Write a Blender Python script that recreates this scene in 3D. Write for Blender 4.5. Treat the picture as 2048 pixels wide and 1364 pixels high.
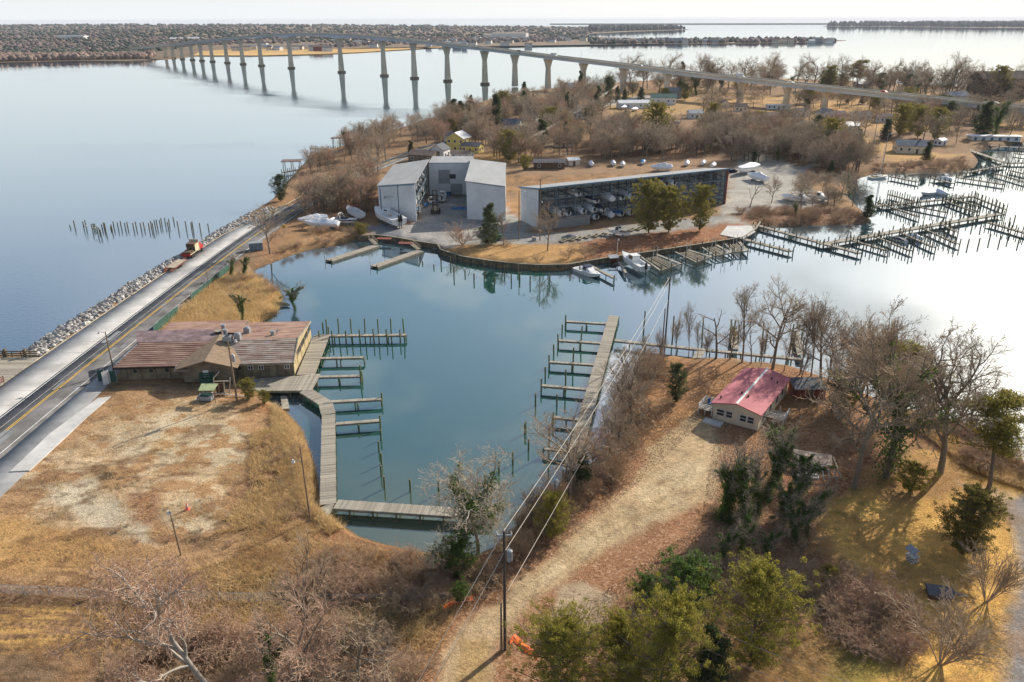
import bpy, math, random
import numpy as np
from mathutils import Vector, Matrix
for _o in list(bpy.data.objects): bpy.data.objects.remove(_o)
S = bpy.context.scene
COL = S.collection
# ------------------------------------------------------------------ camera
F = 1560.0; CAM_H = 60.0; HAZE = 4.5e-5
PITCH = math.atan((682-38.5)/F); ROLL = math.radians(-0.17)
cd = bpy.data.cameras.new('camera'); cam = bpy.data.objects.new('camera', cd); COL.objects.link(cam)
cd.sensor_width = 36; cd.lens = 36*F/2048; cd.clip_end = 60000; cd.clip_start = 0.5
cam.matrix_world = Matrix.Translation((0,0,CAM_H)) @ Matrix.Rotation(math.pi/2-PITCH, 4, 'X') @ Matrix.Rotation(ROLL, 4, 'Z')
S.camera = cam
# ------------------------------------------------------------------ light
SUN_AZ = math.radians(43); SUN_EL = math.radians(28)
w = bpy.data.worlds.new('World'); S.world = w; w.use_nodes = True
nt = w.node_tree; N = nt.nodes; Lk = nt.links
for n in list(N): N.remove(n)
out = N.new('ShaderNodeOutputWorld'); bg = N.new('ShaderNodeBackground'); Lk.new(bg.outputs[0], out.inputs[0])
bg.inputs[1].default_value = 0.11
sky = N.new('ShaderNodeTexSky'); sky.sky_type = 'NISHITA'; sky.sun_disc = False
sky.sun_elevation = SUN_EL; sky.sun_rotation = SUN_AZ; sky.dust_density = 1.5; sky.air_density = 1.0
tc = N.new('ShaderNodeTexCoord'); sep = N.new('ShaderNodeSeparateXYZ'); Lk.new(tc.outputs['Generated'], sep.inputs[0])
def math_n(op, a, b=None, cl=False, tree=None):
    t = tree or nt
    m = t.nodes.new('ShaderNodeMath'); m.operation = op; m.use_clamp = cl
    for i, v in enumerate((a, b)):
        if v is None: continue
        if isinstance(v, (int, float)): m.inputs[i].default_value = v
        else: t.links.new(v, m.inputs[i])
    return m.outputs[0]
zc = math_n('MAXIMUM', sep.outputs[2], 0.0)
zz = math_n('ADD', zc, 0.14)
cx = math_n('DIVIDE', sep.outputs[0], zz); cy = math_n('DIVIDE', sep.outputs[1], zz)
cmb = N.new('ShaderNodeCombineXYZ'); Lk.new(cx, cmb.inputs[0]); Lk.new(cy, cmb.inputs[1])
ns = N.new('ShaderNodeTexNoise'); ns.inputs['Scale'].default_value = 1.7; ns.inputs['Detail'].default_value = 6; ns.inputs['Roughness'].default_value = 0.55
Lk.new(cmb.outputs[0], ns.inputs['Vector'])
cl = math_n('MULTIPLY', math_n('SUBTRACT', ns.outputs['Fac'], 0.49), 7.0, True)
hz = math_n('SUBTRACT', 1.0, math_n('DIVIDE', zc, 0.31), True)
fac = math_n('MAXIMUM', math_n('MULTIPLY', math_n('MULTIPLY', cl, 0.8), math_n('SUBTRACT', 1.15, zc, True)), math_n('POWER', hz, 0.8))
# clouds veil the sun side brighter
cloud = N.new('ShaderNodeMix'); cloud.data_type = 'RGBA'
sd = N.new('ShaderNodeVectorMath'); sd.operation = 'DOT_PRODUCT'; Lk.new(tc.outputs['Generated'], sd.inputs[0])
sd.inputs[1].default_value = (math.sin(SUN_AZ)*math.cos(SUN_EL), math.cos(SUN_AZ)*math.cos(SUN_EL), math.sin(SUN_EL))
sg = math_n('POWER', math_n('MAXIMUM', sd.outputs['Value'], 0.0), 3.0)
Lk.new(sg, cloud.inputs[0]); cloud.inputs[6].default_value = (6.2,6.45,6.65,1); cloud.inputs[7].default_value = (7.9,7.6,7.15,1)
mx = N.new('ShaderNodeMix'); mx.data_type = 'RGBA'; Lk.new(fac, mx.inputs[0]); Lk.new(sky.outputs[0], mx.inputs[6]); Lk.new(cloud.outputs[2], mx.inputs[7])
Lk.new(mx.outputs[2], bg.inputs[0])
sl = bpy.data.lights.new('sun', 'SUN'); sl.energy = 5.0; sl.angle = math.radians(.7); sl.color = (1.0, 0.92, 0.80)
so = bpy.data.objects.new('sun', sl); COL.objects.link(so)
sdir = Vector((math.sin(SUN_AZ)*math.cos(SUN_EL), math.cos(SUN_AZ)*math.cos(SUN_EL), math.sin(SUN_EL)))
so.rotation_euler = sdir.to_track_quat('Z', 'Y').to_euler()
vs = S.view_settings; vs.view_transform = 'Standard'; vs.look = 'None'; vs.exposure = 0.4; vs.gamma = 1; vs.use_curve_mapping = False
S.cycles.max_bounces = 4; S.cycles.diffuse_bounces = 2; S.cycles.glossy_bounces = 2; S.cycles.transmission_bounces = 2
S.cycles.transparent_max_bounces = 8; S.cycles.caustics_reflective = False; S.cycles.caustics_refractive = False
# ------------------------------------------------------------------ where a thing stands
_c, _s = math.cos(ROLL), math.sin(ROLL)
def G(px, py, z=0.0):
    a = (px-1024)/F; b = -(py-682)/F
    x = a*_c-b*_s; y = a*_s+b*_c
    dx, dy, dz = x, y*math.sin(PITCH)+math.cos(PITCH), y*math.cos(PITCH)-math.sin(PITCH)
    t = (z-CAM_H)/dz
    return (dx*t, dy*t)
def proj(x, y, z):
    z = z-CAM_H
    f = y*math.cos(PITCH)-z*math.sin(PITCH); u = y*math.sin(PITCH)+z*math.cos(PITCH)
    X, Y = x/f, u/f
    return 1024+(X*_c+Y*_s)*F, 682-(-X*_s+Y*_c)*F
def zat(x, y, py):
    lo, hi = -5.0, 90.0
    for _ in range(40):
        m = (lo+hi)/2
        if proj(x, y, m)[1] > py: lo = m
        else: hi = m
    return lo
def G3(px, py, z): x, y = G(px, py, z); return Vector((x, y, z))
# ------------------------------------------------------------------ noise
_rs = np.random.RandomState(7); _T = _rs.rand(256, 256)
def vn(x, y, s=1.0):
    x = np.asarray(x, float)/s+1000.3; y = np.asarray(y, float)/s+1000.7
    xi = np.floor(x).astype(int); yi = np.floor(y).astype(int); fx = x-xi; fy = y-yi
    fx = fx*fx*(3-2*fx); fy = fy*fy*(3-2*fy)
    g = lambda a, b: _T[a & 255, b & 255]
    return (g(xi,yi)*(1-fx)+g(xi+1,yi)*fx)*(1-fy)+(g(xi,yi+1)*(1-fx)+g(xi+1,yi+1)*fx)*fy
def fbm(x, y, s=1.0, o=4):
    r = 0; a = .5; t = 0
    for i in range(o): r = r+a*vn(np.asarray(x)+i*37.1, np.asarray(y)-i*19.7, s); t += a; s *= .5; a *= .55
    return r/t
def lin(v): return tuple(((c/255)/12.92 if c/255 <= .04045 else ((c/255+.055)/1.055)**2.4) for c in v)
# ------------------------------------------------------------------ meshes
def np_mesh(name, V, Fc, mats=None, smooth=False, idx=None):
    """V (n,3); Fc (m,k) array or list of arrays with k = 3 or 4"""
    me = bpy.data.meshes.new(name); V = np.ascontiguousarray(V, np.float32)
    Fs = Fc if isinstance(Fc, list) else [Fc]
    Fs = [np.asarray(f) for f in Fs if len(f)]
    me.vertices.add(len(V)); me.vertices.foreach_set('co', V.ravel())
    loops = np.concatenate([f.ravel() for f in Fs]).astype(np.int32)
    tot = np.concatenate([np.full(len(f), f.shape[1]) for f in Fs]).astype(np.int32)
    st = np.concatenate([[0], np.cumsum(tot)[:-1]]).astype(np.int32)
    me.loops.add(len(loops)); me.loops.foreach_set('vertex_index', loops)
    me.polygons.add(len(tot)); me.polygons.foreach_set('loop_start', st); me.polygons.foreach_set('loop_total', tot)
    if smooth: me.polygons.foreach_set('use_smooth', np.ones(len(tot), bool))
    if idx is not None: me.polygons.foreach_set('material_index', np.asarray(idx, np.int32))
    me.update(calc_edges=True)
    for m in (mats or []): me.materials.append(m)
    return me
class MB:
    def __init__(s): s.v = []; s.f = []
    def add(s, v, f):
        b = len(s.v); s.v += [tuple(p) for p in v]; s.f += [tuple(i+b for i in q) for q in f]; return s
    def box(s, c, d, rz=0.0, rot=None):
        hx, hy, hz = d[0]/2, d[1]/2, d[2]/2
        R = rot if rot is not None else Matrix.Rotation(rz, 3, 'Z')
        vs_ = [R @ Vector((x*hx, y*hy, z*hz))+Vector(c) for z in (-1,1) for y in (-1,1) for x in (-1,1)]
        return s.add(vs_, [(0,2,3,1),(4,5,7,6),(0,1,5,4),(2,6,7,3),(0,4,6,2),(1,3,7,5)])
    def bar(s, a, b, wd, h, up=(0,0,1)):
        a = Vector(a); b = Vector(b); d = b-a; L = d.length
        if L < 1e-6: return s
        x = d/L; u = Vector(up)
        if abs(x.dot(u)) > .98: u = Vector((0,1,0))
        y = u.cross(x).normalized(); z = x.cross(y)
        R = Matrix((x, y, z)).transposed()
        return s.box((a+b)/2, (L, wd, h), rot=R)
    def tube(s, a, b, r0, r1=None, n=8, cap=True):
        a = Vector(a); b = Vector(b); r1 = r0 if r1 is None else r1
        d = (b-a).normalized(); u = Vector((0,0,1)) if abs(d.z) < .9 else Vector((1,0,0))
        x = u.cross(d).normalized(); y = d.cross(x)
        vs_ = [p+(x*math.cos(2*math.pi*i/n)+y*math.sin(2*math.pi*i/n))*r for p, r in ((a,r0),(b,r1)) for i in range(n)]
        fs = [(i, (i+1)%n, n+(i+1)%n, n+i) for i in range(n)]
        if cap: fs += [tuple(reversed(range(n))), tuple(range(n, 2*n))]
        return s.add(vs_, fs)
    def path(s, pts, r, n=6):
        for a, b in zip(pts[:-1], pts[1:]): s.tube(a, b, r, r, n)
        return s
    def prism(s, poly, z0, z1):
        n = len(poly); z0 = z0 if isinstance(z0, (list, tuple)) else [z0]*n; z1 = z1 if isinstance(z1, (list, tuple)) else [z1]*n
        ar = sum(poly[i][0]*poly[(i+1)%n][1]-poly[(i+1)%n][0]*poly[i][1] for i in range(n))
        if ar < 0: poly = list(reversed(poly)); z0 = list(reversed(z0)); z1 = list(reversed(z1))
        vs_ = [(p[0],p[1],z) for p, z in zip(poly, z0)]+[(p[0],p[1],z) for p, z in zip(poly, z1)]
        return s.add(vs_, [tuple(reversed(range(n))), tuple(range(n,2*n))]+[(i,(i+1)%n,n+(i+1)%n,n+i) for i in range(n)])
    def solid(s, quad, t):
        """thick sheet from a polygon of 3-D points, t downwards along the normal"""
        q = [Vector(p) for p in quad]; nn = (q[1]-q[0]).cross(q[2]-q[0]).normalized(); n = len(q)
        vs_ = q+[p-nn*t for p in q]
        return s.add(vs_, [tuple(range(n)), tuple(reversed(range(n,2*n)))]+[(i,n+i,n+(i+1)%n,(i+1)%n) for i in range(n)])
    def loft(s, rings, closed=False, cap=False):
        n = len(rings[0]); b = len(s.v)
        for r in rings: s.v += [tuple(p) for p in r]
        for k in range(len(rings)-1):
            for i in range(n if closed else n-1):
                j = (i+1) % n; s.f.append((b+k*n+i, b+k*n+j, b+(k+1)*n+j, b+(k+1)*n+i))
        if cap: s.f.append(tuple(b+i for i in reversed(range(n)))); s.f.append(tuple(b+(len(rings)-1)*n+i for i in range(n)))
        return s
    def mesh(s, name, mat, off=None, smooth=False):
        me = bpy.data.meshes.new(name)
        v = s.v if off is None else [(p[0]-off[0], p[1]-off[1], p[2]-off[2]) for p in s.v]
        me.from_pydata(v, [], s.f)
        if smooth:
            me.polygons.foreach_set('use_smooth', [True]*len(me.polygons))
        me.materials.append(mat); me.update(); return me
    def build(s, name, mat, parent=None, world=False, smooth=False, kind=None):
        off = None
        if world and parent is not None:
            off = Vector(parent.location)
            if parent.parent is not None: off = off+Vector(parent.parent.location)
        return obj(name, s.mesh(name, mat, off, smooth), parent, kind)
def obj(name, me, parent=None, kind=None):
    o = bpy.data.objects.new(name, me); COL.objects.link(o)
    if parent is not None: o.parent = parent
    if kind: o['kind'] = kind
    return o
def thing(name, label, cat, loc=(0,0,0), rz=0.0, group=None, sc=1.0):
    o = bpy.data.objects.new(name, None); COL.objects.link(o); o.empty_display_size = .1
    o.location = loc; o.rotation_euler = (0,0,rz); o.scale = (sc,sc,sc) if not isinstance(sc, tuple) else sc
    tag(o, label, cat, group); return o
def tag(o, label, cat, group=None):
    o['label'] = label; o['category'] = cat
    if group: o['group'] = group
    elif 'group' in o: del o['group']
    return o
KIDS = {}
def kids(o):
    k = KIDS.get(o.name)
    if k is None: k = KIDS[o.name] = list(o.children)
    return k
def dup(root, loc, rz=0.0, label=None, group=None, sc=None, cat=None):
    r = root.copy(); COL.objects.link(r); r.location = loc; r.rotation_euler = (0,0,rz)
    if sc is not None: r.scale = (sc,sc,sc) if not isinstance(sc, tuple) else sc
    tag(r, label or root['label'], cat or root['category'], group)
    def rec(src, dst):
        for ch in kids(src):
            c = ch.copy(); COL.objects.link(c); c.parent = dst; rec(ch, c)
    rec(root, r); return r
class Proto:
    """first use moves the original, later uses copy it"""
    def __init__(s, fn): s.fn = fn; s.root = None; s.used = False
    def put(s, loc, rz=0.0, label=None, group=None, sc=1.0, cat=None):
        if s.root is None: s.root = s.fn(); kids(s.root); [kids(c) for c in s.root.children]
        if not s.used:
            s.used = True; r = s.root; r.location = loc; r.rotation_euler = (0,0,rz); r.scale = (sc,sc,sc) if not isinstance(sc, tuple) else sc
            tag(r, label or r['label'], cat or r['category'], group); return r
        return dup(s.root, loc, rz, label, group, sc, cat)
# ------------------------------------------------------------------ materials
def mat(name, rgb, rough=.85, var=.25, scale=3.0, bump=0.0, metal=0.0, rgb2=None, stretch=None, detail=5, island=0.0, coord='Object', spec=.3, bscale=None):
    m = bpy.data.materials.new(name); m.use_nodes = True; t = m.node_tree; n = t.nodes; b = n['Principled BSDF']
    b.inputs['Roughness'].default_value = rough; b.inputs['Metallic'].default_value = metal; b.inputs['Specular IOR Level'].default_value = spec
    c = n.new('ShaderNodeTexCoord'); src = c.outputs[coord]
    if stretch:
        mp = n.new('ShaderNodeMapping'); mp.inputs['Scale'].default_value = stretch; t.links.new(src, mp.inputs[0]); src = mp.outputs[0]
    no = n.new('ShaderNodeTexNoise'); no.inputs['Scale'].default_value = scale; no.inputs['Detail'].default_value = detail; no.inputs['Roughness'].default_value = .6
    t.links.new(src, no.inputs['Vector'])
    r = n.new('ShaderNodeValToRGB'); a = rgb; d = rgb2 or tuple(x*(1-var*1.6) for x in rgb)
    r.color_ramp.elements[0].position = .32; r.color_ramp.elements[1].position = .68
    r.color_ramp.elements[0].color = (*d, 1); r.color_ramp.elements[1].color = (*(a if rgb2 else tuple(min(1,x*(1+var*.5)) for x in a)), 1)
    t.links.new(no.outputs['Fac'], r.inputs[0]); colo = r.outputs[0]
    if island:
        g = n.new('ShaderNodeNewGeometry'); mr = n.new('ShaderNodeMapRange'); mr.inputs[3].default_value = 1-island; mr.inputs[4].default_value = 1+island
        t.links.new(g.outputs['Random Per Island'], mr.inputs[0])
        mm = n.new('ShaderNodeMix'); mm.data_type = 'RGBA'; mm.blend_type = 'MULTIPLY'; mm.inputs[0].default_value = 1
        t.links.new(colo, mm.inputs[6]); t.links.new(mr.outputs[0], mm.inputs[7]); colo = mm.outputs[2]
    t.links.new(colo, b.inputs['Base Color'])
    if bump:
        n2 = n.new('ShaderNodeTexNoise'); n2.inputs['Scale'].default_value = bscale or scale*4; n2.inputs['Detail'].default_value = 4; t.links.new(src, n2.inputs['Vector'])
        bp = n.new('ShaderNodeBump'); bp.inputs['Strength'].default_value = bump; bp.inputs['Distance'].default_value = .1; t.links.new(n2.outputs['Fac'], bp.inputs['Height']); t.links.new(bp.outputs[0], b.inputs['Normal'])
    return m
def objvar(m, amt=.25):
    """per-object brightness (each plank or rock of its own tone)"""
    t = m.node_tree; n = t.nodes; b = n['Principled BSDF']; l = b.inputs['Base Color'].links[0]; s0 = l.from_socket
    g = n.new('ShaderNodeObjectInfo'); mr = n.new('ShaderNodeMapRange'); mr.inputs[3].default_value = 1-amt; mr.inputs[4].default_value = 1+amt
    t.links.new(g.outputs['Random'], mr.inputs[0])
    mm = n.new('ShaderNodeMix'); mm.data_type = 'RGBA'; mm.blend_type = 'MULTIPLY'; mm.inputs[0].default_value = 1
    t.links.new(s0, mm.inputs[6]); t.links.new(mr.outputs[0], mm.inputs[7]); t.links.new(mm.outputs[2], b.inputs['Base Color']); return m
M = {}
M['plank'] = objvar(mat('weathered_plank', (.40,.36,.29), .9, .3, 2.5, .3, stretch=(1,6,1)), .22)
M['deck'] = mat('weathered_deck', (.38,.34,.27), .9, .35, 1.2, .3, island=.22)
M['pile'] = mat('piling_wood', (.20,.17,.11), .9, .4, 3, .4, rgb2=(.09,.10,.05), stretch=(2,2,.6))
M['pilegreen'] = mat('treated_piling', (.21,.24,.12), .9, .3, 2, .4, rgb2=(.10,.12,.06), stretch=(2,2,.5))
M['bulk'] = mat('bulkhead_timber', (.26,.20,.13), .9, .4, 1.2, .5, rgb2=(.10,.08,.05), stretch=(1,1,.4), island=.2)
M['beam'] = mat('dock_beam', (.36,.32,.24), .9, .3, 2)
M['white'] = mat('white_gelcoat', (.80,.80,.78), .35, .06, 1, spec=.5)
M['cover'] = mat('shrink_wrap', (.78,.80,.83), .5, .12, 2.5, .5, bscale=5, island=0)
M['tarp'] = mat('blue_tarp', (.02,.18,.48), .5, .2, 2, .4)
M['navy'] = mat('navy_canvas', (.025,.04,.09), .7, .2, 2)
M['black'] = mat('black_plastic', (.02,.02,.022), .4, .1, 2)
M['tan'] = mat('boat_tan', (.50,.42,.33), .7, .15, 2)
M['teal'] = mat('hull_blue', (.03,.12,.20), .35, .1, 1)
M['glass'] = mat('dark_glass', (.03,.04,.05), .08, .1, 1, spec=.6)
M['steel'] = mat('galvanised_steel', (.34,.36,.38), .5, .15, 2, metal=.3)
M['bluesteel'] = mat('blue_painted_steel', (.16,.21,.26), .6, .2, 1)
M['siding'] = mat('ribbed_metal_siding', (.76,.77,.77), .55, .08, .3)
M['mroof'] = mat('metal_roof', (.34,.345,.34), .6, .12, .25, stretch=(1,.3,1))
M['trim'] = mat('blue_trim', (.12,.24,.34), .6, .1, 1)
M['rust'] = mat('red_primer_steel', (.24,.075,.05), .7, .3, 2)
M['concrete'] = mat('concrete', (.58,.57,.54), .9, .16, .35, .2, detail=8)
M['concretebr'] = mat('bridge_concrete', (.66,.58,.44), .9, .15, .08)
M['asphalt'] = mat('asphalt', (.165,.16,.158), .9, .35, .25, .25, detail=8, bscale=6)
M['asphalt2'] = mat('worn_asphalt', (.27,.275,.28), .92, .22, .3, .2, detail=8, bscale=6)
M['yellow'] = mat('yellow_marking', (.62,.38,.05), .8, .2, 2)
M['wmark'] = mat('white_marking', (.68,.68,.66), .8, .2, 2)
M['rock'] = objvar(mat('riprap_rock', (.52,.48,.43), .9, .4, 1.2, .6, rgb2=(.22,.21,.20)), .4)
M['woodpole'] = mat('pole_wood', (.26,.19,.13), .9, .3, 2, .3, stretch=(2,2,.3))
M['darkpole'] = mat('dark_pole_wood', (.10,.08,.07), .8, .3, 2, .3, stretch=(2,2,.3))
M['wire'] = mat('aluminium_wire', (.55,.50,.42), .4, .1, 1)
M['shingle'] = mat('rusty_shingle', (.38,.25,.19), .9, .4, .35, .4, rgb2=(.21,.115,.085), stretch=(1,2.5,2.5), island=.12)
M['shinglegrey'] = mat('weathered_shingle', (.44,.38,.33), .9, .4, .38, .4, rgb2=(.23,.14,.105), stretch=(1,2.5,2.5), island=.15)
M['membrane'] = mat('membrane_roof', (.24,.17,.175), .85, .35, .7, .1)
M['asphroof'] = mat('tan_asphalt_shingle', (.30,.215,.14), .9, .2, .8, .3, stretch=(1,3,3))
M['wallbrown'] = mat('stained_plywood', (.25,.21,.14), .9, .35, .7, .2, rgb2=(.12,.10,.075))
M['wallyellow'] = mat('yellow_siding', (.46,.37,.20), .85, .2, .6)
M['greenfab'] = mat('green_screen', (.035,.105,.08), .8, .25, 1.5)
M['greencan'] = mat('pale_green_canopy', (.36,.42,.22), .8, .15, 1)
M['pinkroof'] = mat('pink_roof_coating', (.56,.19,.20), .8, .2, .5, .1, rgb2=(.42,.13,.15), detail=8)
M['cream'] = mat('cream_siding', (.72,.62,.48), .85, .12, .6)
M['whitepaint'] = mat('white_paint', (.72,.71,.68), .7, .1, 1)
M['red'] = mat('red_paint', (.45,.03,.025), .4, .1, 1)
M['beige'] = mat('beige_paint', (.62,.54,.36), .5, .15, 1)
M['orange'] = mat('orange_netting', (.85,.16,.03), .7, .2, 2)
M['rubber'] = mat('rubber', (.02,.02,.02), .8, .1, 1)
M['brown'] = mat('brown_wood', (.14,.09,.06), .9, .3, 2)
M['darkroof'] = mat('dark_shingle_roof', (.13,.135,.15), .9, .2, .8)
M['brownroof'] = mat('brown_shingle_roof', (.19,.14,.12), .9, .2, .8)
M['greenroof'] = mat('green_metal_roof', (.07,.16,.12), .6, .15, .8)
M['pinecone'] = mat('traffic_cone', (.80,.20,.16), .6, .05, 1)
M['sand'] = mat('sandy_board', (.45,.38,.28), .9, .2, 1)
M['bark'] = mat('bark', (.30,.25,.19), .9, .35, 3, .4, stretch=(2,2,.4))
M['barkdark'] = mat('dark_bark', (.19,.155,.12), .9, .35, 3, .4, stretch=(2,2,.4))
M['barkpale'] = mat('pale_sycamore_bark', (.50,.45,.38), .85, .4, 1.4, .2, rgb2=(.24,.20,.16))
M['twig'] = mat('twig', (.50,.37,.25), .9, .2, 1.2)
M['twiggrey'] = mat('grey_twig', (.48,.39,.29), .9, .2, 1.2)
M['twigred'] = mat('reddish_twig', (.56,.36,.25), .9, .2, 1.2)
M['twigpale'] = mat('pale_twig', (.60,.49,.36), .9, .2, 1.2)
M['needle'] = mat('pine_needles', (.36,.30,.065), .8, .4, .9, island=.5, rgb2=(.17,.165,.04))
M['needleyel'] = mat('yellowish_cedar_foliage', (.43,.37,.06), .8, .4, .8, island=.5, rgb2=(.19,.18,.04))
M['needledark'] = mat('dark_cedar_foliage', (.10,.13,.05), .8, .4, .5, island=.4, rgb2=(.055,.075,.032))
M['cedar'] = mat('bronze_cedar_foliage', (.26,.21,.05), .8, .4, .6, island=.4, rgb2=(.14,.125,.035))
M['ivy'] = mat('ivy_leaves', (.15,.23,.045), .6, .4, .8, island=.5, rgb2=(.07,.12,.028))
M['deadleaf'] = mat('dead_leaves', (.58,.40,.25), .9, .4, 1, island=.4)
M['reed'] = mat('dry_reed', (.74,.56,.30), .9, .3, .3, island=.35, rgb2=(.58,.40,.19))
M['grassblade'] = mat('dry_grass_blades', (.70,.52,.27), .9, .3, .2, island=.4, rgb2=(.50,.32,.16))
M['scrub'] = mat('scrub_twigs', (.66,.46,.28), .9, .3, .2, island=.3)

def leafy(m, amt=.45):
    """thin leaves let light through: part of the light is transmitted"""
    t = m.node_tree; n = t.nodes; b = n['Principled BSDF']; l0 = b.inputs['Base Color'].links[0].from_socket
    tl = n.new('ShaderNodeBsdfTranslucent'); t.links.new(l0, tl.inputs[0]); mx_ = n.new('ShaderNodeMixShader'); mx_.inputs[0].default_value = amt
    o = [x for x in n if x.type == 'OUTPUT_MATERIAL'][0]; t.links.new(b.outputs[0], mx_.inputs[1]); t.links.new(tl.outputs[0], mx_.inputs[2]); t.links.new(mx_.outputs[0], o.inputs[0])
for k_ in ('needle','needleyel','needledark','cedar','ivy','reed','grassblade'): leafy(M[k_])
M['girder'] = mat('painted_girder', (.62,.66,.70), .6, .08, .05)

M['spruce'] = mat('blue_green_needles', (.17,.20,.09), .8, .4, .8, island=.45, rgb2=(.09,.11,.05)); leafy(M['spruce'])
M['apron'] = mat('apron_concrete', (.43,.425,.41), .92, .2, .25, .2, detail=8)
# ------------------------------------------------------------------ shoreline (z = 0), each with the width of its bank
SHORE = [(-700,715,2),(-60,716,2),(53,706,3),(127,655,3),(200,611,3),(264,568,3),(330,529,3),(390,497,3),(422,473,3),(475,442,3),(512,419,3),(545,398,3),
 (575,362,3),(600,335,3),(622,312,3),(660,300,4),(700,290,4),(740,275,4),(790,262,4),(830,247,4),(880,235,4),(915,222,4),(960,206,5),(1010,194,5),(1060,186,5),(1120,179,6),(1200,172,6),
 (1300,164,8),(1420,160,8),(1540,160,8),(1680,164,8),(1790,172,8),(1900,176,8),(2040,182,8),(2400,196,8),(2900,230,8),
 (2500,290,4),(2150,272,3),(2060,283,3),(1985,296,2),(1945,305,2),(1957,322,3),(1950,336,3),(1915,345,3),(1850,345,3),(1790,347,3),(1745,349,3),(1722,356,3),(1700,368,3),(1694,392,3),(1716,414,3),
 (1735,430,3),(1745,445,3),(1700,449,3),(1640,451,3),(1568,453,3),(1520,450,1.5),(1511,463,1),(1487,482,.5),(1416,494,.5),(1370,501,.5),(1299,512,.5),(1248,519,.5),(1198,527,.5),(1134,538,.5),(1080,539,.5),
 (1038,537,.5),(977,530,.5),(926,522,.5),(882,508,.5),(875,497,.5),(835,491,.5),(799,484,.5),(756,478,.5),(713,481,1),(672,491,3),(621,499,3),(583,511,3),(550,524,3),(528,531,2),(508,540,2),
 (516,556,3),(545,572,3),(566,590,3),(560,612,3),(552,630,3),(520,648,2),(500,700,1),(505,762,1),(543,804,2),(576,826,2),(601,854,2),(612,879,2),(629,926,2),(634,966,2),(640,1013,2),(685,1048,2),
 (719,1072,2),(764,1086,2),(832,1102,2),(900,1108,2),(950,1112,2),(985,1095,2),(1012,1070,3),(1045,1040,3),(1085,1005,3),(1125,975,3),(1165,945,3),(1195,915,3),(1214,880,3),(1235,830,3),(1252,785,3),(1268,742,3),
 (1295,718,3),(1340,714,2),(1377,717,2),(1427,716,2),(1480,722,2),(1519,728,2),(1579,736,2),(1640,752,3),(1715,780,3),(1790,812,3),(1860,828,3),(1920,842,3),(1977,866,3),(2015,905,3),(2060,932,3),(2150,965,3),(2400,1010,3),
 (3000,1700,3),(1024,2600,3),(-1400,1700,3)]
def catmull(P, step=2.0):
    P = [np.array(p, float) for p in P]; o = []
    for i in range(len(P)-1):
        a = P[max(i-1,0)]; b = P[i]; c = P[i+1]; d = P[min(i+2,len(P)-1)]; n = max(2, int(np.linalg.norm(c-b)/step))
        for j in range(n):
            t = j/n; o.append(.5*((2*b)+(-a+c)*t+(2*a-5*b+4*c-d)*t*t+(-a+3*b-3*c+d)*t**3))
    o.append(P[-1]); return np.array(o)
SH = np.array([G(a,b) for a,b,c in SHORE]); SW = np.array([c for a,b,c in SHORE], float)
def inside(x, y, P):
    r = np.zeros(x.shape, bool); n = len(P)
    for i in range(n):
        x0,y0 = P[i]; x1,y1 = P[(i+1)%n]
        if y0 == y1: continue
        c = (y0 > y) != (y1 > y); r ^= c & (x < (x1-x0)*(y-y0)/(y1-y0)+x0)
    return r
def edist(x, y, P, W=None):
    d = np.full(x.shape, 1e9); n = len(P)
    for i in range(n):
        x0,y0 = P[i]; x1,y1 = P[(i+1)%n]; dx=x1-x0; dy=y1-y0; L = dx*dx+dy*dy+1e-9
        t = np.clip(((x-x0)*dx+(y-y0)*dy)/L, 0, 1); q = np.hypot(x-x0-t*dx, y-y0-t*dy)
        if W is not None: q = q/(W[i]*(1-t)+W[(i+1)%n]*t)
        d = np.minimum(d, q)
    return d
LANDZ = 1.3
def land_h(x, y):
    x = np.asarray(x, float); y = np.asarray(y, float)
    ins = inside(x, y, SH); d = edist(x, y, SH, SW)
    s = np.clip(d, 0, 1); up = LANDZ*s*s*(3-2*s)*.97+.04; dn = -1.2*np.clip(d, 0, 1)-.04
    h = np.where(ins, up, dn)
    far = np.clip((y-330)/400, 0, 1)
    h = np.where(ins, h+s*(fbm(x,y,14,3)-.5)*.5*(1-.6*(s<1))*(y<330)*(x>-68)+s*far*1.6, h)
    return h
_zc = {}
def gz(x, y):
    y_ = min(max(y, 44.0), 1499.0); u = float(np.interp(y_, yy, IDX)); v = (min(max(x/y_, -1.049), 1.049)+1.05)/2.1*(nc-1)
    i = int(u); j = int(v); i = min(i, nr-2); j = min(j, nc-2); a = u-i; b = v-j
    return float((ZG[i,j]*(1-b)+ZG[i,j+1]*b)*(1-a)+(ZG[i+1,j]*(1-b)+ZG[i+1,j+1]*b)*a)
def on_land(x, y): return gz(x, y) > .12
def PG(px, py, z=LANDZ):
    """point of the land seen at a pixel of the photograph"""
    for _ in range(3):
        x, y = G(px, py, z); z = max(0.0, gz(x, y))
    return (x, y, z)
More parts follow.
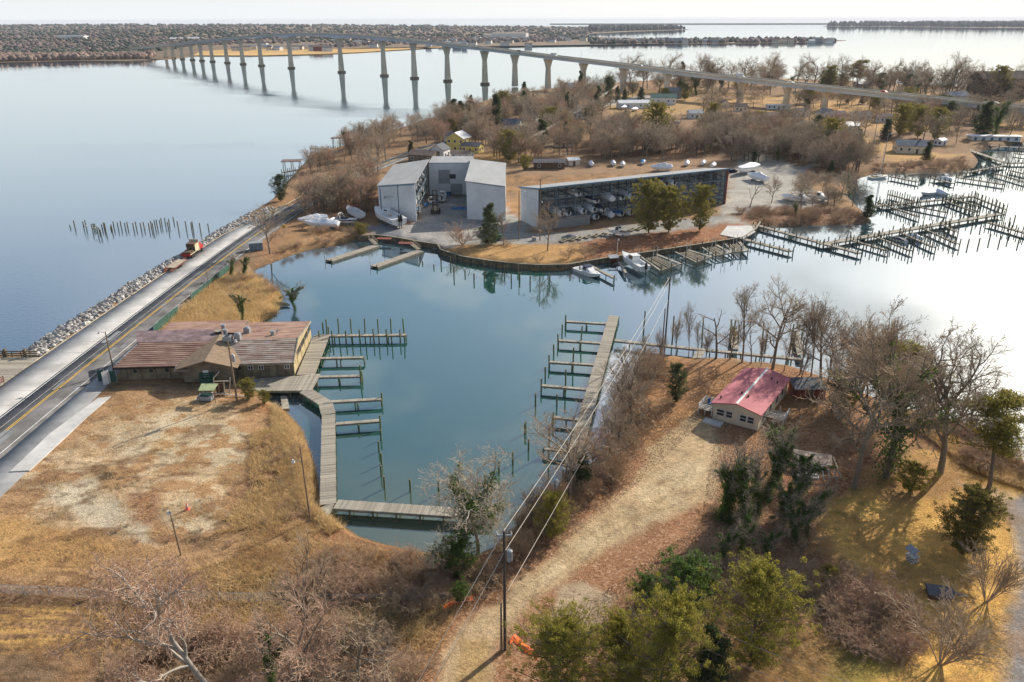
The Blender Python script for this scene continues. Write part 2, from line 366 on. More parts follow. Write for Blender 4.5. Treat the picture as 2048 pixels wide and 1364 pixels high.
# ------------------------------------------------------------------ ground sheet
yy = np.concatenate([44*np.exp(np.linspace(0, math.log(132/44), 330))[:-1], 132*np.exp(np.linspace(0, math.log(1500/132), 170))]); nr, nc = len(yy), 500; tt = np.linspace(-1.05, 1.05, nc)
Y, T_ = np.meshgrid(yy, tt, indexing='ij'); X = T_*Y*np.clip(1.0, 0, 1)
X = X.ravel(); Y = Y.ravel()
Z = land_h(X, Y)
ZG = Z.reshape(nr, nc); IDX = np.arange(nr, dtype=float)
base = np.empty((len(X), 3)); lit = np.zeros(len(X))
n1 = fbm(X, Y, 9, 4); n2 = fbm(X+50, Y+90, 2.2, 4); n3 = fbm(X-77, Y+13, 28, 3)
def srgb(*v): return np.array(lin(v))
def blend(a, b, f): return a*(1-f[:,None])+b*f[:,None]
def sm(v, a, b):
    t = np.clip((v-a)/(b-a), 0, 1); return t*t*(3-2*t)
brown = srgb(150,120,88); gold = srgb(206,164,98); sandc = srgb(208,184,142); litter = srgb(170,122,84); dark = srgb(98,78,56); grass = srgb(140,130,52)
base[:] = brown; base = blend(base, srgb(172,130,86)[None], sm(n1,.4,.6)); base = blend(base, dark[None], sm(n2,.58,.75)*.6)
warpx = (n2-.5)*2.2+(n1-.5)*3; warpy = (fbm(X+9, Y-31, 2.4, 3)-.5)*2.2
def zone(poly, colr, soft=1.5, li=None, warp=1.0, z=LANDZ, amt=1.0, nz=None):
    global base, lit
    P = np.array([G(a,b,z) for a,b in poly]); k = warp*np.clip(Y/90, .5, 3)
    x = X+warpx*k; y = Y+warpy*k
    bb = (x > P[:,0].min()-soft*3) & (x < P[:,0].max()+soft*3) & (y > P[:,1].min()-soft*3) & (y < P[:,1].max()+soft*3)
    idx = np.where(bb)[0]
    if not len(idx): return
    ins = inside(x[idx], y[idx], P); d = edist(x[idx], y[idx], P)*np.where(ins, 1, -1)
    f = sm(d, -soft, soft)*amt
    if nz is not None: f = f*nz[idx]
    base[idx] = base[idx]*(1-f[:,None])+np.asarray(colr)*f[:,None]
    if li is not None: lit[idx] = lit[idx]*(1-f)+li*f
# peninsula lawns and woods floor
zone([(600,330),(900,215),(1150,175),(2400,190),(2400,300),(1960,330),(1700,360),(1450,330),(1000,330),(760,340)], srgb(142,114,82), 6, .5)
zone([(1400,190),(2300,190),(2300,290),(1950,310),(1750,330),(1640,290),(1500,250),(1380,240)], srgb(204,160,92), 5, .2, amt=.9, nz=sm(n3,.4,.6))
zone([(900,250),(1180,200),(1180,260),(1050,320),(900,330)], srgb(190,148,80), 4, .2, amt=.8, nz=sm(n3,.45,.6))
zone([(1180,190),(1420,180),(1400,230),(1240,240)], srgb(188,150,92), 4, .2, amt=.8)
zone([(1040,250),(1200,205),(1330,190),(1330,196),(1210,216),(1080,262)], srgb(176,168,156), 2, 0)
zone([(1130,300),(1450,250),(1700,300),(1690,350),(1480,330),(1250,335)], srgb(124,96,68), 5, .8)
# boatyard hard standing
zone([(775,452),(840,440),(930,395),(1010,400),(1060,470),(1450,430),(1500,395),(1560,330),(1640,330),(1560,395),(1480,455),(1300,470),(1130,483),(1010,492),(885,494),(800,480),(750,470)], srgb(160,158,152), 1.2, .05)
zone([(855,395),(932,392),(940,450),(1000,470),(905,492),(830,486),(785,478),(835,440)], srgb(172,168,160), .8, .05)
zone([(1010,330),(1470,300),(1500,345),(1010,350)], srgb(160,130,98), 3, .4)
zone([(700,455),(790,445),(800,470),(740,478),(690,470)], srgb(132,134,138), 1.2, .05)
zone([(1440,420),(1470,330),(1500,300),(1580,320),(1640,400),(1560,440),(1500,460),(1430,452)], srgb(178,172,160), 2.0, .05)
zone([(1400,455),(1460,445),(1500,456),(1480,476),(1330,498),(1180,520),(1130,500),(1200,478),(1320,470)], srgb(158,98,60), 2, .9)
zone([(1180,480),(1300,468),(1420,462),(1440,476),(1300,500),(1190,508)], srgb(150,84,46), 2, 1)
zone([(890,500),(1000,490),(1120,488),(1190,500),(1150,530),(1020,530),(930,516)], srgb(198,152,88), 1.5, .3)
zone([(1560,410),(1720,430),(1740,448),(1500,450),(1460,432),(1520,424)], srgb(120,84,62), 1.5, .9)
# causeway verges, marsh
zone([(530,440),(640,380),(740,330),(760,440),(720,470),(600,500),(540,522),(500,540)], srgb(150,112,76), 2, .7)
zone([(600,440),(700,440),(740,470),(640,494),(560,500)], srgb(176,136,90), 2, .4)
zone([(528,531),(583,511),(672,491),(680,497),(600,520),(540,545)], srgb(196,172,130), .8, .1, z=.4)
zone([(420,560),(520,540),(575,590),(560,640),(480,665),(330,665),(360,620)], srgb(214,170,98), 1.2, .35)
zone([(330,640),(480,650),(560,632),(520,668),(300,670)], srgb(190,150,84), 1, .4)
# the vacant lot
zone([(-60,940),(240,780),(480,780),(560,810),(620,880),(640,1010),(660,1050),(560,1160),(-60,1180)], srgb(190,148,100), 1.0, .35)
zone([(-60,990),(60,940),(230,830),(330,790),(460,800),(500,860),(520,900),(480,960),(430,1010),(330,1040),(250,1060),(140,1050),(-60,1100)], srgb(212,182,140), 1.0, .05, nz=sm(n2+(n1-.5)*.9,.34,.46))
zone([(240,850),(360,820),(470,850),(520,890),(470,930),(330,930),(240,900)], srgb(214,192,154), .8, .02, nz=sm(n2,.42,.48))
zone([(60,970),(180,960),(300,1050),(320,1090),(240,1070),(120,1010)], srgb(208,190,158), .8, .02)
zone([(200,940),(240,935),(270,955),(230,972),(190,962)], srgb(96,84,62), .8, .2, nz=sm(n2,.45,.55))
zone([(-60,1010),(120,1050),(240,1090),(160,1140),(-60,1150)], srgb(202,154,84), 1.4, .2, amt=.8)
zone([(480,880),(560,850),(600,900),(600,960),(520,1000),(460,980),(500,930)], srgb(116,84,54), 1.4, .8, nz=sm(n2,.36,.56))
zone([(560,800),(610,860),(632,960),(645,1040),(610,1050),(590,940),(560,860),(520,810)], srgb(176,118,62), 1.0, .7)
zone([(330,1010),(400,990),(450,1020),(430,1060),(360,1070),(320,1040)], srgb(206,182,144), .5, .02, nz=sm(fbm(X,Y,1.4,2),.42,.5))
zone([(260,990),(320,985),(330,1050),(270,1050)], srgb(146,92,60), 1, .9, amt=.7)
zone([(340,1070),(520,1010),(540,1050),(400,1100)], srgb(112,92,62), 1, .5, nz=sm(n2,.4,.55))
zone([(-60,1165),(560,1180),(560,1225),(-60,1240)], srgb(104,80,50), 1.2, .8, amt=.85)
zone([(-60,1215),(200,1210),(330,1250),(200,1300),(-60,1300)], srgb(206,158,84), 1.5, .1, nz=sm(fbm(X*.35,Y*2.2,1.6,3),.4,.58))
zone([(480,1180),(800,1190),(900,1230),(860,1290),(560,1240)], srgb(136,124,62), 1.5, .4, amt=.75)
zone([(520,1205),(760,1206),(800,1240),(660,1232),(520,1222)], srgb(160,150,108), .8, .05, amt=.85)
zone([(470,1165),(540,1150),(640,1170),(600,1190),(500,1188)], srgb(120,132,54), 1, .1, amt=.7)
# right land: litter, driveway, lawn
zone([(1000,1090),(1120,990),(1230,850),(1290,720),(1600,735),(1700,780),(1800,830),(1760,960),(1640,1050),(1500,1130),(1300,1170),(1220,1300),(1150,1400),(800,1400),(860,1250),(960,1190)], litter, 1.2, 1)
zone([(1290,715),(1560,735),(1470,800),(1400,850),(1300,900),(1250,860)], srgb(184,134,80), 1.5, .8)
zone([(1330,900),(1400,850),(1440,880),(1430,990),(1340,1010),(1270,960)], sandc, 1.4, .03)
zone([(1470,790),(1700,800),(1700,860),(1560,900),(1480,870)], srgb(172,126,78), 1.5, .8)
DRIVE = [(1385,822),(1345,860),(1300,905),(1253,971),(1179,1033),(1120,1100),(1039,1158),(985,1207),(915,1251),(880,1313),(860,1400),(985,1400),(989,1313),(1026,1251),(1067,1207),(1138,1158),(1213,1100),(1337,1033),(1400,1010),(1432,990),(1425,850)]
zone(DRIVE, srgb(206,176,132), .9, .06, warp=.9)
zone([(1280,975),(1400,900),(1425,950),(1340,1020),(1240,1070),(1150,1130),(1080,1180),(1060,1170),(1180,1060)], srgb(222,196,152), 1.0, .02, nz=sm(n2,.35,.6))
zone([(1120,1170),(1170,1160),(1240,1190),(1200,1260),(1130,1290),(1100,1260)], srgb(196,170,136), .6, .05, warp=.5)
zone([(920,1270),(985,1280),(975,1400),(900,1400)], srgb(190,156,102), .7, .1, warp=.6)
zone([(1640,1010),(1760,950),(1850,900),(1960,920),(2100,960),(2100,1400),(1560,1400),(1720,1330),(1790,1210),(1700,1130),(1620,1100)], srgb(242,188,88), 1.3, .10)
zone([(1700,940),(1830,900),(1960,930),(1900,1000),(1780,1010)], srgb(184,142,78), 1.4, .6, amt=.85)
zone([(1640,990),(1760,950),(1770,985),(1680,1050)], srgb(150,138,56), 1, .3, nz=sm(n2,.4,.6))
zone([(1560,1270),(1740,1270),(1800,1330),(1720,1400),(1560,1400)], grass, 1.3, .1, amt=.8)
zone([(1440,1210),(1580,1200),(1680,1290),(1640,1400),(1400,1400)], srgb(172,128,66), 1.6, .6, amt=.8)
zone([(1990,1010),(2100,960),(2300,1000),(2300,1420),(2000,1420),(2005,1340),(2020,1240),(2040,1150),(2020,1050)], srgb(158,154,150), .9, .25, warp=.8)
zone([(1900,960),(2020,980),(2040,1020),(1960,1000)], srgb(186,164,138), .9, .4, amt=.7)
zone([(1500,960),(1660,900),(1700,960),(1600,1020)], srgb(156,104,68), 1, .9)
zone([(1470,960),(1640,1020),(1700,1130),(1560,1230),(1420,1150),(1440,1020)], srgb(150,112,76), 1.4, .8, amt=.6)
zone([(880,1110),(1000,1110),(1010,1200),(900,1220),(860,1180)], srgb(112,80,52), 1, .9)
zone([(640,1030),(830,1100),(960,1120),(900,1170),(600,1160),(560,1100)], srgb(164,118,74), 1.2, .6)
def stripe(pts, w_, colr, amt=.8, soft=.15, gauge=None):
    global base
    P = [np.array(G(a,b,LANDZ)) for a,b in pts]; P = catmull(P, .8)
    for off in ((0,) if gauge is None else (-gauge/2, gauge/2)):
        t_ = np.gradient(P, axis=0); t_ /= np.linalg.norm(t_, axis=1)[:,None]; Q = P+np.stack([t_[:,1], -t_[:,0]], 1)*off
        idx = np.where((X > Q[:,0].min()-1) & (X < Q[:,0].max()+1) & (Y > Q[:,1].min()-1) & (Y < Q[:,1].max()+1))[0]
        if not len(idx): continue
        d = np.full(len(idx), 9.)
        for q in Q: d = np.minimum(d, np.hypot(X[idx]-q[0], Y[idx]-q[1]))
        f = sm(d, w_+soft, w_-soft)*amt*np.clip(.4+1.2*n2[idx], 0, 1); base[idx] = base[idx]*(1-f[:,None])+np.asarray(colr)*f[:,None]
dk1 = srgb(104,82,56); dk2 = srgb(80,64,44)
for pts in ([(-20,1040),(60,1030),(150,1000),(260,960),(360,900),(470,850)],[(-20,1090),(90,1085),(200,1110),(300,1140)],[(-20,1120),(120,1112),(260,1150)],[(330,1060),(430,1080),(520,1050),(600,1062)],[(470,980),(540,930),(560,880),(520,840),(450,830)],[(430,1010),(520,960),(590,900),(580,860)]): stripe(pts, .16, dk1, .75, .12, 1.8)
for pts in ([(185,940),(205,960),(235,968),(268,955)],[(190,932),(215,948),(262,944)],[(200,975),(235,978),(275,962)]): stripe(pts, .28, dk2, .95)
for pts in ([(455,985),(520,1000),(600,985)],[(330,1020),(345,1010),(375,1012),(400,1000)],[(345,1040),(380,1030),(420,1034)],[(500,905),(530,930),(560,985),(540,1020)],[(400,1075),(470,1085),(540,1060)],[(480,870),(560,905),(600,950)]): stripe(pts, .3, dk2, .8)
for pts in ([(1400,860),(1370,930),(1300,1000),(1200,1070),(1110,1140),(1020,1220),(960,1300),(940,1390)],[(1330,900),(1360,960),(1400,1000),(1440,1010)],[(1410,880),(1405,940),(1370,990),(1290,1020)],[(1300,930),(1340,950),(1360,985),(1330,1010)]): stripe(pts, .17, srgb(150,118,80), .6, .14, 1.9)
for pts in ([(1150,1180),(1190,1200),(1230,1190)],[(1120,1220),(1170,1225),(1215,1235)],[(1150,1250),(1180,1240),(1200,1262)]): stripe(pts, .14, dk2, .9)
stripe([(-60,1200),(100,1204),(300,1212),(500,1214)], .7, dk2, .8, .4)  # fence line: dark weeds and their shadow painted into the ground colour
for pts in ([(-20,1240),(120,1236),(260,1260)],[(-20,1270),(150,1262),(280,1290)],[(-20,1290),(100,1284),(220,1300)]): stripe(pts, .2, dk1, .8, .12, 1.6)
# darker streaks, wheel ruts and weeds in the lot
lotm = (X > -80) & (X < -20) & (Y > 50) & (Y < 126)
rut = np.abs(fbm(X*.45+11, Y*1.6-4, 7, 4)-.5); f_ = np.where(lotm, sm(rut, .035, .0)*.55, 0); base = blend(base, srgb(96,74,50)[None], f_)
f_ = np.where(lotm, sm(fbm(X+71, Y*1.5+33, 3.2, 5), .56, .68)*.6, 0); base = blend(base, srgb(118,84,54)[None], f_)
drv = (X > -20) & (X < 45) & (Y > 50) & (Y < 122); rut = np.abs(fbm(X*1.1+5, Y*.5-9, 6, 4)-.5); f_ = np.where(drv & (lit < .3), sm(rut, .03, .0)*.35, 0); base = blend(base, srgb(140,112,78)[None], f_)
lawnm = (X > 35) & (Y < 118); f_ = np.where(lawnm, sm(fbm(X-20, Y+60, 5, 4), .52, .66)*.45, 0); base = blend(base, srgb(168,122,68)[None], f_)
# shore fringe
fr = sm(Z, .75, .15)*(Z > -.2); base = blend(base, srgb(96,86,60)[None], fr*.75*(X > -80))
under = sm(Z, .1, -.3); base = blend(base, srgb(60,60,44)[None], under)
gr_ = base.mean(1)[:,None]; base = (gr_+(base-gr_)*.88)/1.0*np.array([.99,1.0,1.0])
k = (np.arange(nr-1)[:,None]*nc+np.arange(nc-1)[None]).ravel()
fq = np.stack([k, k+1, k+nc+1, k+nc], 1)
gm = bpy.data.materials.new('ground_cover'); gm.use_nodes = True
def build_ground_mat(m):
    t = m.node_tree; n = t.nodes; l = t.links; b = n['Principled BSDF']; b.inputs['Roughness'].default_value = .95; b.inputs['Specular IOR Level'].default_value = .1
    a = n.new('ShaderNodeAttribute'); a.attribute_name = 'zone'; q = n.new('ShaderNodeTexCoord')
    def noise(sc, det=4, rough=.65, vec=None):
        x = n.new('ShaderNodeTexNoise'); x.inputs['Scale'].default_value = sc; x.inputs['Detail'].default_value = det; x.inputs['Roughness'].default_value = rough
        l.new(vec or q.outputs['Object'], x.inputs['Vector']); return x.outputs['Fac']
    def mrange(v, a0, a1, b0, b1):
        x = n.new('ShaderNodeMapRange'); x.inputs[1].default_value = a0; x.inputs[2].default_value = a1; x.inputs[3].default_value = b0; x.inputs[4].default_value = b1
        l.new(v, x.inputs[0]); return x.outputs[0]
    def mul(c, f):
        x = n.new('ShaderNodeMix'); x.data_type = 'RGBA'; x.blend_type = 'MULTIPLY'; x.inputs[0].default_value = 1; l.new(c, x.inputs[6]); l.new(f, x.inputs[7]); return x.outputs[2]
    big = mrange(noise(.16, 5), .3, .7, .78, 1.18); mid = mrange(noise(1.1, 8, .8), .3, .7, .60, 1.32)
    fine = mrange(noise(6, 4, .8), .3, .7, .74, 1.22)
    c = mul(mul(mul(a.outputs['Color'], big), mid), fine)
    # leaf litter speckle
    vo = n.new('ShaderNodeTexVoronoi'); vo.inputs['Scale'].default_value = 4.2; l.new(q.outputs['Object'], vo.inputs['Vector'])
    sp = n.new('ShaderNodeSeparateColor'); l.new(vo.outputs['Color'], sp.inputs[0])
    li = n.new('ShaderNodeAttribute'); li.attribute_name = 'litter'
    cr = n.new('ShaderNodeValToRGB'); e = cr.color_ramp; e.elements[0].position = 0; e.elements[0].color = (.17,.08,.04,1); e.elements[1].position = 1; e.elements[1].color = (.66,.46,.30,1)
    for p_, c_ in ((.35,(.31,.155,.08,1)), (.7,(.44,.25,.135,1))):
        z_ = e.elements.new(p_); z_.color = c_
    l.new(sp.outputs[0], cr.inputs[0])
    f = mrange(noise(.5, 5), .35, .6, .15, .75)
    fm = n.new('ShaderNodeMath'); fm.operation = 'MULTIPLY'; l.new(f, fm.inputs[0]); l.new(li.outputs['Fac'], fm.inputs[1])
    mx = n.new('ShaderNodeMix'); mx.data_type = 'RGBA'; l.new(fm.outputs[0], mx.inputs[0]); l.new(c, mx.inputs[6]); l.new(cr.outputs[0], mx.inputs[7])
    l.new(mx.outputs[2], b.inputs['Base Color'])
    bp = n.new('ShaderNodeBump'); bp.inputs['Strength'].default_value = .9; bp.inputs['Distance'].default_value = .4
    l.new(noise(2.6, 7, .75), bp.inputs['Height']); l.new(bp.outputs[0], b.inputs['Normal'])
build_ground_mat(gm)
gme = np_mesh('ground', np.stack([X, Y, Z], 1), fq, [gm], smooth=True)
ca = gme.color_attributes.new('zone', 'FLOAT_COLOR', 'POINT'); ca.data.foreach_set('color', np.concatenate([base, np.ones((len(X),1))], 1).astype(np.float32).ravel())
la = gme.attributes.new('litter', 'FLOAT', 'POINT'); la.data.foreach_set('value', lit.astype(np.float32))
ground = obj('ground', gme, None, 'structure')
# ------------------------------------------------------------------ water
wm = bpy.data.materials.new('bay_water'); wm.use_nodes = True
def build_water(m):
    t = m.node_tree; n = t.nodes; l = t.links
    for x in list(n): n.remove(x)
    o = n.new('ShaderNodeOutputMaterial'); q = n.new('ShaderNodeTexCoord'); d = n.new('ShaderNodeBsdfDiffuse'); g = n.new('ShaderNodeBsdfGlossy'); mx = n.new('ShaderNodeMixShader')
    lw = n.new('ShaderNodeLayerWeight'); lw.inputs[0].default_value = .5
    def M_(op, a, b=None, cl=False): return math_n(op, a, b, cl, t)
    fac = M_('ADD', M_('MULTIPLY', M_('POWER', lw.outputs['Facing'], 2.35), .92), .08, True)
    at = n.new('ShaderNodeAttribute'); at.attribute_name = 'body'; l.new(at.outputs['Color'], d.inputs[0])
    mp = n.new('ShaderNodeMapping'); mp.inputs['Scale'].default_value = (.5, 1.0, 1); mp.inputs['Rotation'].default_value = (0,0,.5); l.new(q.outputs['Object'], mp.inputs[0])
    n1_ = n.new('ShaderNodeTexNoise'); n1_.inputs['Scale'].default_value = 1.6; n1_.inputs['Detail'].default_value = 4; l.new(mp.outputs[0], n1_.inputs['Vector'])
    n2_ = n.new('ShaderNodeTexNoise'); n2_.inputs['Scale'].default_value = .02; n2_.inputs['Detail'].default_value = 4; l.new(mp.outputs[0], n2_.inputs['Vector'])
    rp = n.new('ShaderNodeAttribute'); rp.attribute_name = 'ripple'
    st = M_('MULTIPLY', M_('MULTIPLY', M_('SUBTRACT', n2_.outputs['Fac'], .30, True), 3.0), rp.outputs['Fac'])
    bp = n.new('ShaderNodeBump'); bp.inputs['Distance'].default_value = .05; l.new(st, bp.inputs['Strength']); l.new(n1_.outputs['Fac'], bp.inputs['Height'])
    l.new(bp.outputs[0], g.inputs['Normal']); g.inputs['Roughness'].default_value = .025; g.inputs['Color'].default_value = (.93,.985,1,1)
    l.new(fac, mx.inputs[0]); l.new(d.outputs[0], mx.inputs[1]); l.new(g.outputs[0], mx.inputs[2]); l.new(mx.outputs[0], o.inputs[0])
build_water(wm)
rr = np.concatenate([[0], np.exp(np.linspace(math.log(30), math.log(13900), 170))]); aa = np.radians(np.concatenate([np.linspace(-50, 50, 300), np.linspace(51, 309, 70)]))
R_, A_ = np.meshgrid(rr[1:], aa, indexing='ij'); wx = np.concatenate([[0], (R_*np.sin(A_)).ravel()]); wy = np.concatenate([[0], (R_*np.cos(A_)).ravel()])
na = len(aa); k = np.arange(len(rr)-2)[:,None]*na; j = np.arange(na)[None]; j2 = (j+1) % na
wf = np.stack([(1+k+j).ravel(), (1+k+na+j).ravel(), (1+k+na+j2).ravel(), (1+k+j2).ravel()], 1)
tri = np.stack([np.zeros(na, int), 1+np.arange(na), 1+(np.arange(na)+1) % na], 1)
wme = np_mesh('water', np.stack([wx, wy, wx*0], 1), [wf, tri], [wm])
deep = srgb(56,80,90); teal = srgb(34,78,72); mud = srgb(88,96,74)
body = np.empty((len(wx),3)); body[:] = deep
LG = np.array([G(a,b) for a,b in [(560,560),(900,520),(1200,560),(1260,700),(1240,900),(1010,1080),(640,1090),(600,800),(640,650)]])
li_ = inside(wx, wy, LG); body[li_] = teal
bay = wx < -80; body[bay] = srgb(74,92,112)
shal = sm(wy, 118, 72)*(np.abs(wx) < 60); shal = shal*sm(fbm(wx, wy, 14, 3)+shal*.3, .3, .6); body = blend(body, mud[None], np.clip(shal, 0, 1)*.9)
PALE_WATER = np.array([G(a,b) for a,b in [(1224,700),(1262,695),(1275,735),(1245,830),(1212,900),(1185,945),(1148,945),(1180,860),(1208,760)]]); pale_in = inside(wx, wy, PALE_WATER); body[pale_in] = srgb(176,180,182)  # paler patch of water body colour beside the long pier
ca = wme.color_attributes.new('body', 'FLOAT_COLOR', 'POINT'); ca.data.foreach_set('color', np.concatenate([body, np.ones((len(wx),1))], 1).astype(np.float32).ravel())
ra = wme.attributes.new('ripple', 'FLOAT', 'POINT'); ra.data.foreach_set('value', np.where(bay & (wy < 420), 1.3, np.where(li_, .06, np.where(wy > 420, .40, .16))).astype(np.float32))
water = obj('water', wme, None, 'structure')
# ------------------------------------------------------------------ road along the causeway
CL = [(-78.6,30),(-78.4,105),(-78.0,145),(-77.7,165),(-77.1,190),(-75.6,225),(-72.0,264),(-66,305),(-55,350),(-38,400),(-15,450),(15,510),(45,570),(80,640)]
RC = catmull(CL); tg = np.gradient(RC, axis=0); tg /= np.linalg.norm(tg, axis=1)[:,None]; NR = np.stack([tg[:,1], -tg[:,0]], 1)
def strip(name, a, b, z, m, y0=0, y1=9999, kind='structure', top=.0, parent=None):
    s = (RC[:,1] >= y0) & (RC[:,1] <= y1); c = RC[s]; n_ = NR[s]
    aa_ = np.interp(c[:,1], *zip(*a)) if isinstance(a, list) else np.full(len(c), a); bb_ = np.interp(c[:,1], *zip(*b)) if isinstance(b, list) else np.full(len(c), b)
    zz_ = LANDZ+z+np.clip((c[:,1]-330)/400, 0, 1)*1.6
    V = []; Fq = []
    for off, dz in ((aa_,0),(bb_,0),(bb_,-.25),(aa_,-.25)):
        V.append(np.stack([c[:,0]+n_[:,0]*off, c[:,1]+n_[:,1]*off, zz_+dz], 1))
    V = np.concatenate(V); L = len(c); i = np.arange(L-1)
    for u in range(4):
        v = (u+1) % 4; Fq.append(np.stack([u*L+i, v*L+i, v*L+i+1, u*L+i+1], 1)[:, ::-1])
    return obj(name, np_mesh(name, V, np.concatenate(Fq), [m]), parent, kind)
strip('road', -3.75, 4.2, .06, M['asphalt'])
strip('concrete_apron', [(30,-60),(100,-60),(100.5,-60),(101,-18),(108,-10.8),(225,-9.6),(262,-5),(300,-4)], -3.77, .075, M['apron'], y1=262)
strip('shoulder', 4.22, [(30,11.5),(100,10),(112,8.6),(124,7.8),(134,6.5),(136,5.2),(190,5.0)], .03, M['asphalt2'], y1=190)
for nm, off, w_, m_ in (('yellow_line',-.16,.13,'yellow'),('yellow_line',.16,.13,'yellow'),('edge_line',-3.4,.14,'wmark'),('edge_line',3.35,.14,'wmark')):
    mo = strip(nm, off-w_/2, off+w_/2, .085, M[m_], y1=400)
jm = strip('asphalt_seam', -1.45, -1.37, .066, M['concrete'], y1=300)
jm2 = strip('apron_edge', [(30,-18),(101,-18),(108,-10.95),(225,-9.75),(262,-5.1)], [(30,-17.7),(101,-17.7),(108,-10.8),(225,-9.6),(262,-5.0)], .2, M['sand'], y0=106, y1=255)
# concrete walk in the lot
cw = MB(); cw.prism([G(20,944,1.35),G(59,942,1.35),G(174,835,1.35),G(222,794,1.35),G(196,797,1.35),G(100,868,1.35)], 1.2, 1.46)
cw.build('concrete_walk', M['concrete'], kind='structure')
cr_ = MB(); cr_.prism([G(1455,452,1.3),G(1502,452,1.3),G(1510,466,1.0),G(1486,480,1.0),G(1440,470,1.3)], 1.1, 1.42); cr_.build('boat_ramp', M['concrete'], kind='structure')

jt = MB()
for k_ in range(0, 30):
    yj = 104+k_*5.5
    if yj > 255: break
    xj = float(np.interp(yj, RC[:,1], RC[:,0])); wl = float(np.interp(yj, [108,225,262],[10.7,9.5,5])); jt.box((xj-(wl+3.8)/2, yj, LANDZ+.0785), (wl-3.9, .07, .004))
jt.build('apron_joint', M['asphalt2'], None, kind='structure')
pt_ = MB(); _pr = random.Random(8)
for k_ in range(26):
    yj = _pr.uniform(90,230); xj = float(np.interp(yj, RC[:,1], RC[:,0]))+_pr.uniform(-3.2,3.2); L_ = _pr.uniform(1,7); pt_.box((xj, yj, LANDZ+.0815+.0004*k_), (_pr.uniform(.12,.9), L_, .002))
pt_.build('tar_patch', M['asphalt2'], None, kind='structure')
# ------------------------------------------------------------------ plant builders
def tubes_np(P0, P1, R0, R1, n):
    P0 = np.array(P0); P1 = np.array(P1); R0 = np.array(R0); R1 = np.array(R1)
    D = P1-P0; L = np.linalg.norm(D, axis=1)[:,None]+1e-9; D = D/L
    U = np.where(np.abs(D[:,2:3]) < .9, np.array([[0,0,1.]]), np.array([[1.,0,0]]))
    A = np.cross(U, D); A /= np.linalg.norm(A, axis=1)[:,None]; B = np.cross(D, A)
    m = len(P0); V = np.empty((m, 2, n, 3))
    for i in range(n):
        o = A*math.cos(2*math.pi*i/n)+B*math.sin(2*math.pi*i/n)
        V[:,0,i] = P0+o*R0[:,None]; V[:,1,i] = P1+o*R1[:,None]
    b = (np.arange(m)*2*n)[:,None]; i = np.arange(n)[None]; j = (i+1) % n
    Fq = np.stack([(b+i).ravel(), (b+j).ravel(), (b+n+j).ravel(), (b+n+i).ravel()], 1)
    return V.reshape(-1,3), Fq
def join_np(parts):
    V = []; Fs = []; b = 0
    for v, f in parts: V.append(v); Fs.append(f+b); b += len(v)
    return np.concatenate(V), Fs
def leaves_np(C, s, rnd, asp=.5, tri=False, up=0.0):
    m = len(C); a = rnd.normal(size=(m,3)); a[:,2] *= (1-up); a /= np.linalg.norm(a, axis=1)[:,None]
    b = np.cross(a, rnd.normal(size=(m,3))); b /= np.linalg.norm(b, axis=1)[:,None]
    k = (s*(.6+.8*rnd.rand(m)))[:,None]
    if tri:
        V = np.stack([C-a*k-b*k*asp, C-a*k+b*k*asp, C+a*k], 1); return V.reshape(-1,3), (np.arange(m)*3)[:,None]+np.arange(3)[None]
    V = np.stack([C-a*k*.6-b*k*asp*.6, C-a*k*.2+b*k*asp, C+a*k, C+a*k*.1-b*k*asp], 1)
    return V.reshape(-1,3), (np.arange(m)*4)[:,None]+np.arange(4)[None]
class Skel:
    def __init__(s, seed): s.r = random.Random(seed); s.lv = {}
    def seg(s, l, a, b, r0, r1): s.lv.setdefault(l, []).append((a, b, r0, r1))
    def grow(s, p, d, L, r, l, mx, cfg):
        R = s.r; n = cfg['n'][l]; wob = cfg['wob'][l]; p = p.copy(); d = d.normalized(); st = L/n; pts = []
        r1e = max(cfg['rmin'], r*cfg['taper'][l])
        for i in range(n):
            d = (d+Vector((R.gauss(0,wob), R.gauss(0,wob), R.gauss(0,wob)+cfg['up'][l]))).normalized()
            q = p+d*st; ra = r+(r1e-r)*i/n; rb = r+(r1e-r)*(i+1)/n
            s.seg(l, p.copy(), q.copy(), ra, rb); p = q; pts.append((q.copy(), d.copy(), rb, (i+1)/n))
        if l >= mx: return
        m = cfg['kids'][l]; t0 = cfg['t0'][l]; ph = R.random()*6.28
        for k in range(m):
            t = t0+(1-t0)*(k+R.random()*.7)/m if m > 1 else 1; t = min(t, .999)
            i = min(n-1, int(t*n)); a = pts[i-1][0] if i > 0 else None; q, dd, rr_, _ = pts[i]
            if a is not None: q = a.lerp(q, t*n-i)
            ang = math.radians(cfg['ang'][l]*(.7+.6*R.random())); ph += 2.4+R.gauss(0,.3)
            u = dd.orthogonal().normalized(); v = dd.cross(u)
            nd = dd*math.cos(ang)+(u*math.cos(ph)+v*math.sin(ph))*math.sin(ang)
            s.grow(q, nd, L*cfg['len'][l]*(1-cfg['fall'][l]*t)*(.75+.5*R.random()), min(rr_*.95, r*cfg['rr'][l]), l+1, mx, cfg)
    def arr(s, ls):
        P = [x for l in ls for x in s.lv.get(l, [])]
        return [tuple(x[0]) for x in P], [tuple(x[1]) for x in P], [x[2] for x in P], [x[3] for x in P]
    def top(s): return max(q[1][2] for l in s.lv.values() for q in l)
def scale_np(V, k): return V*k
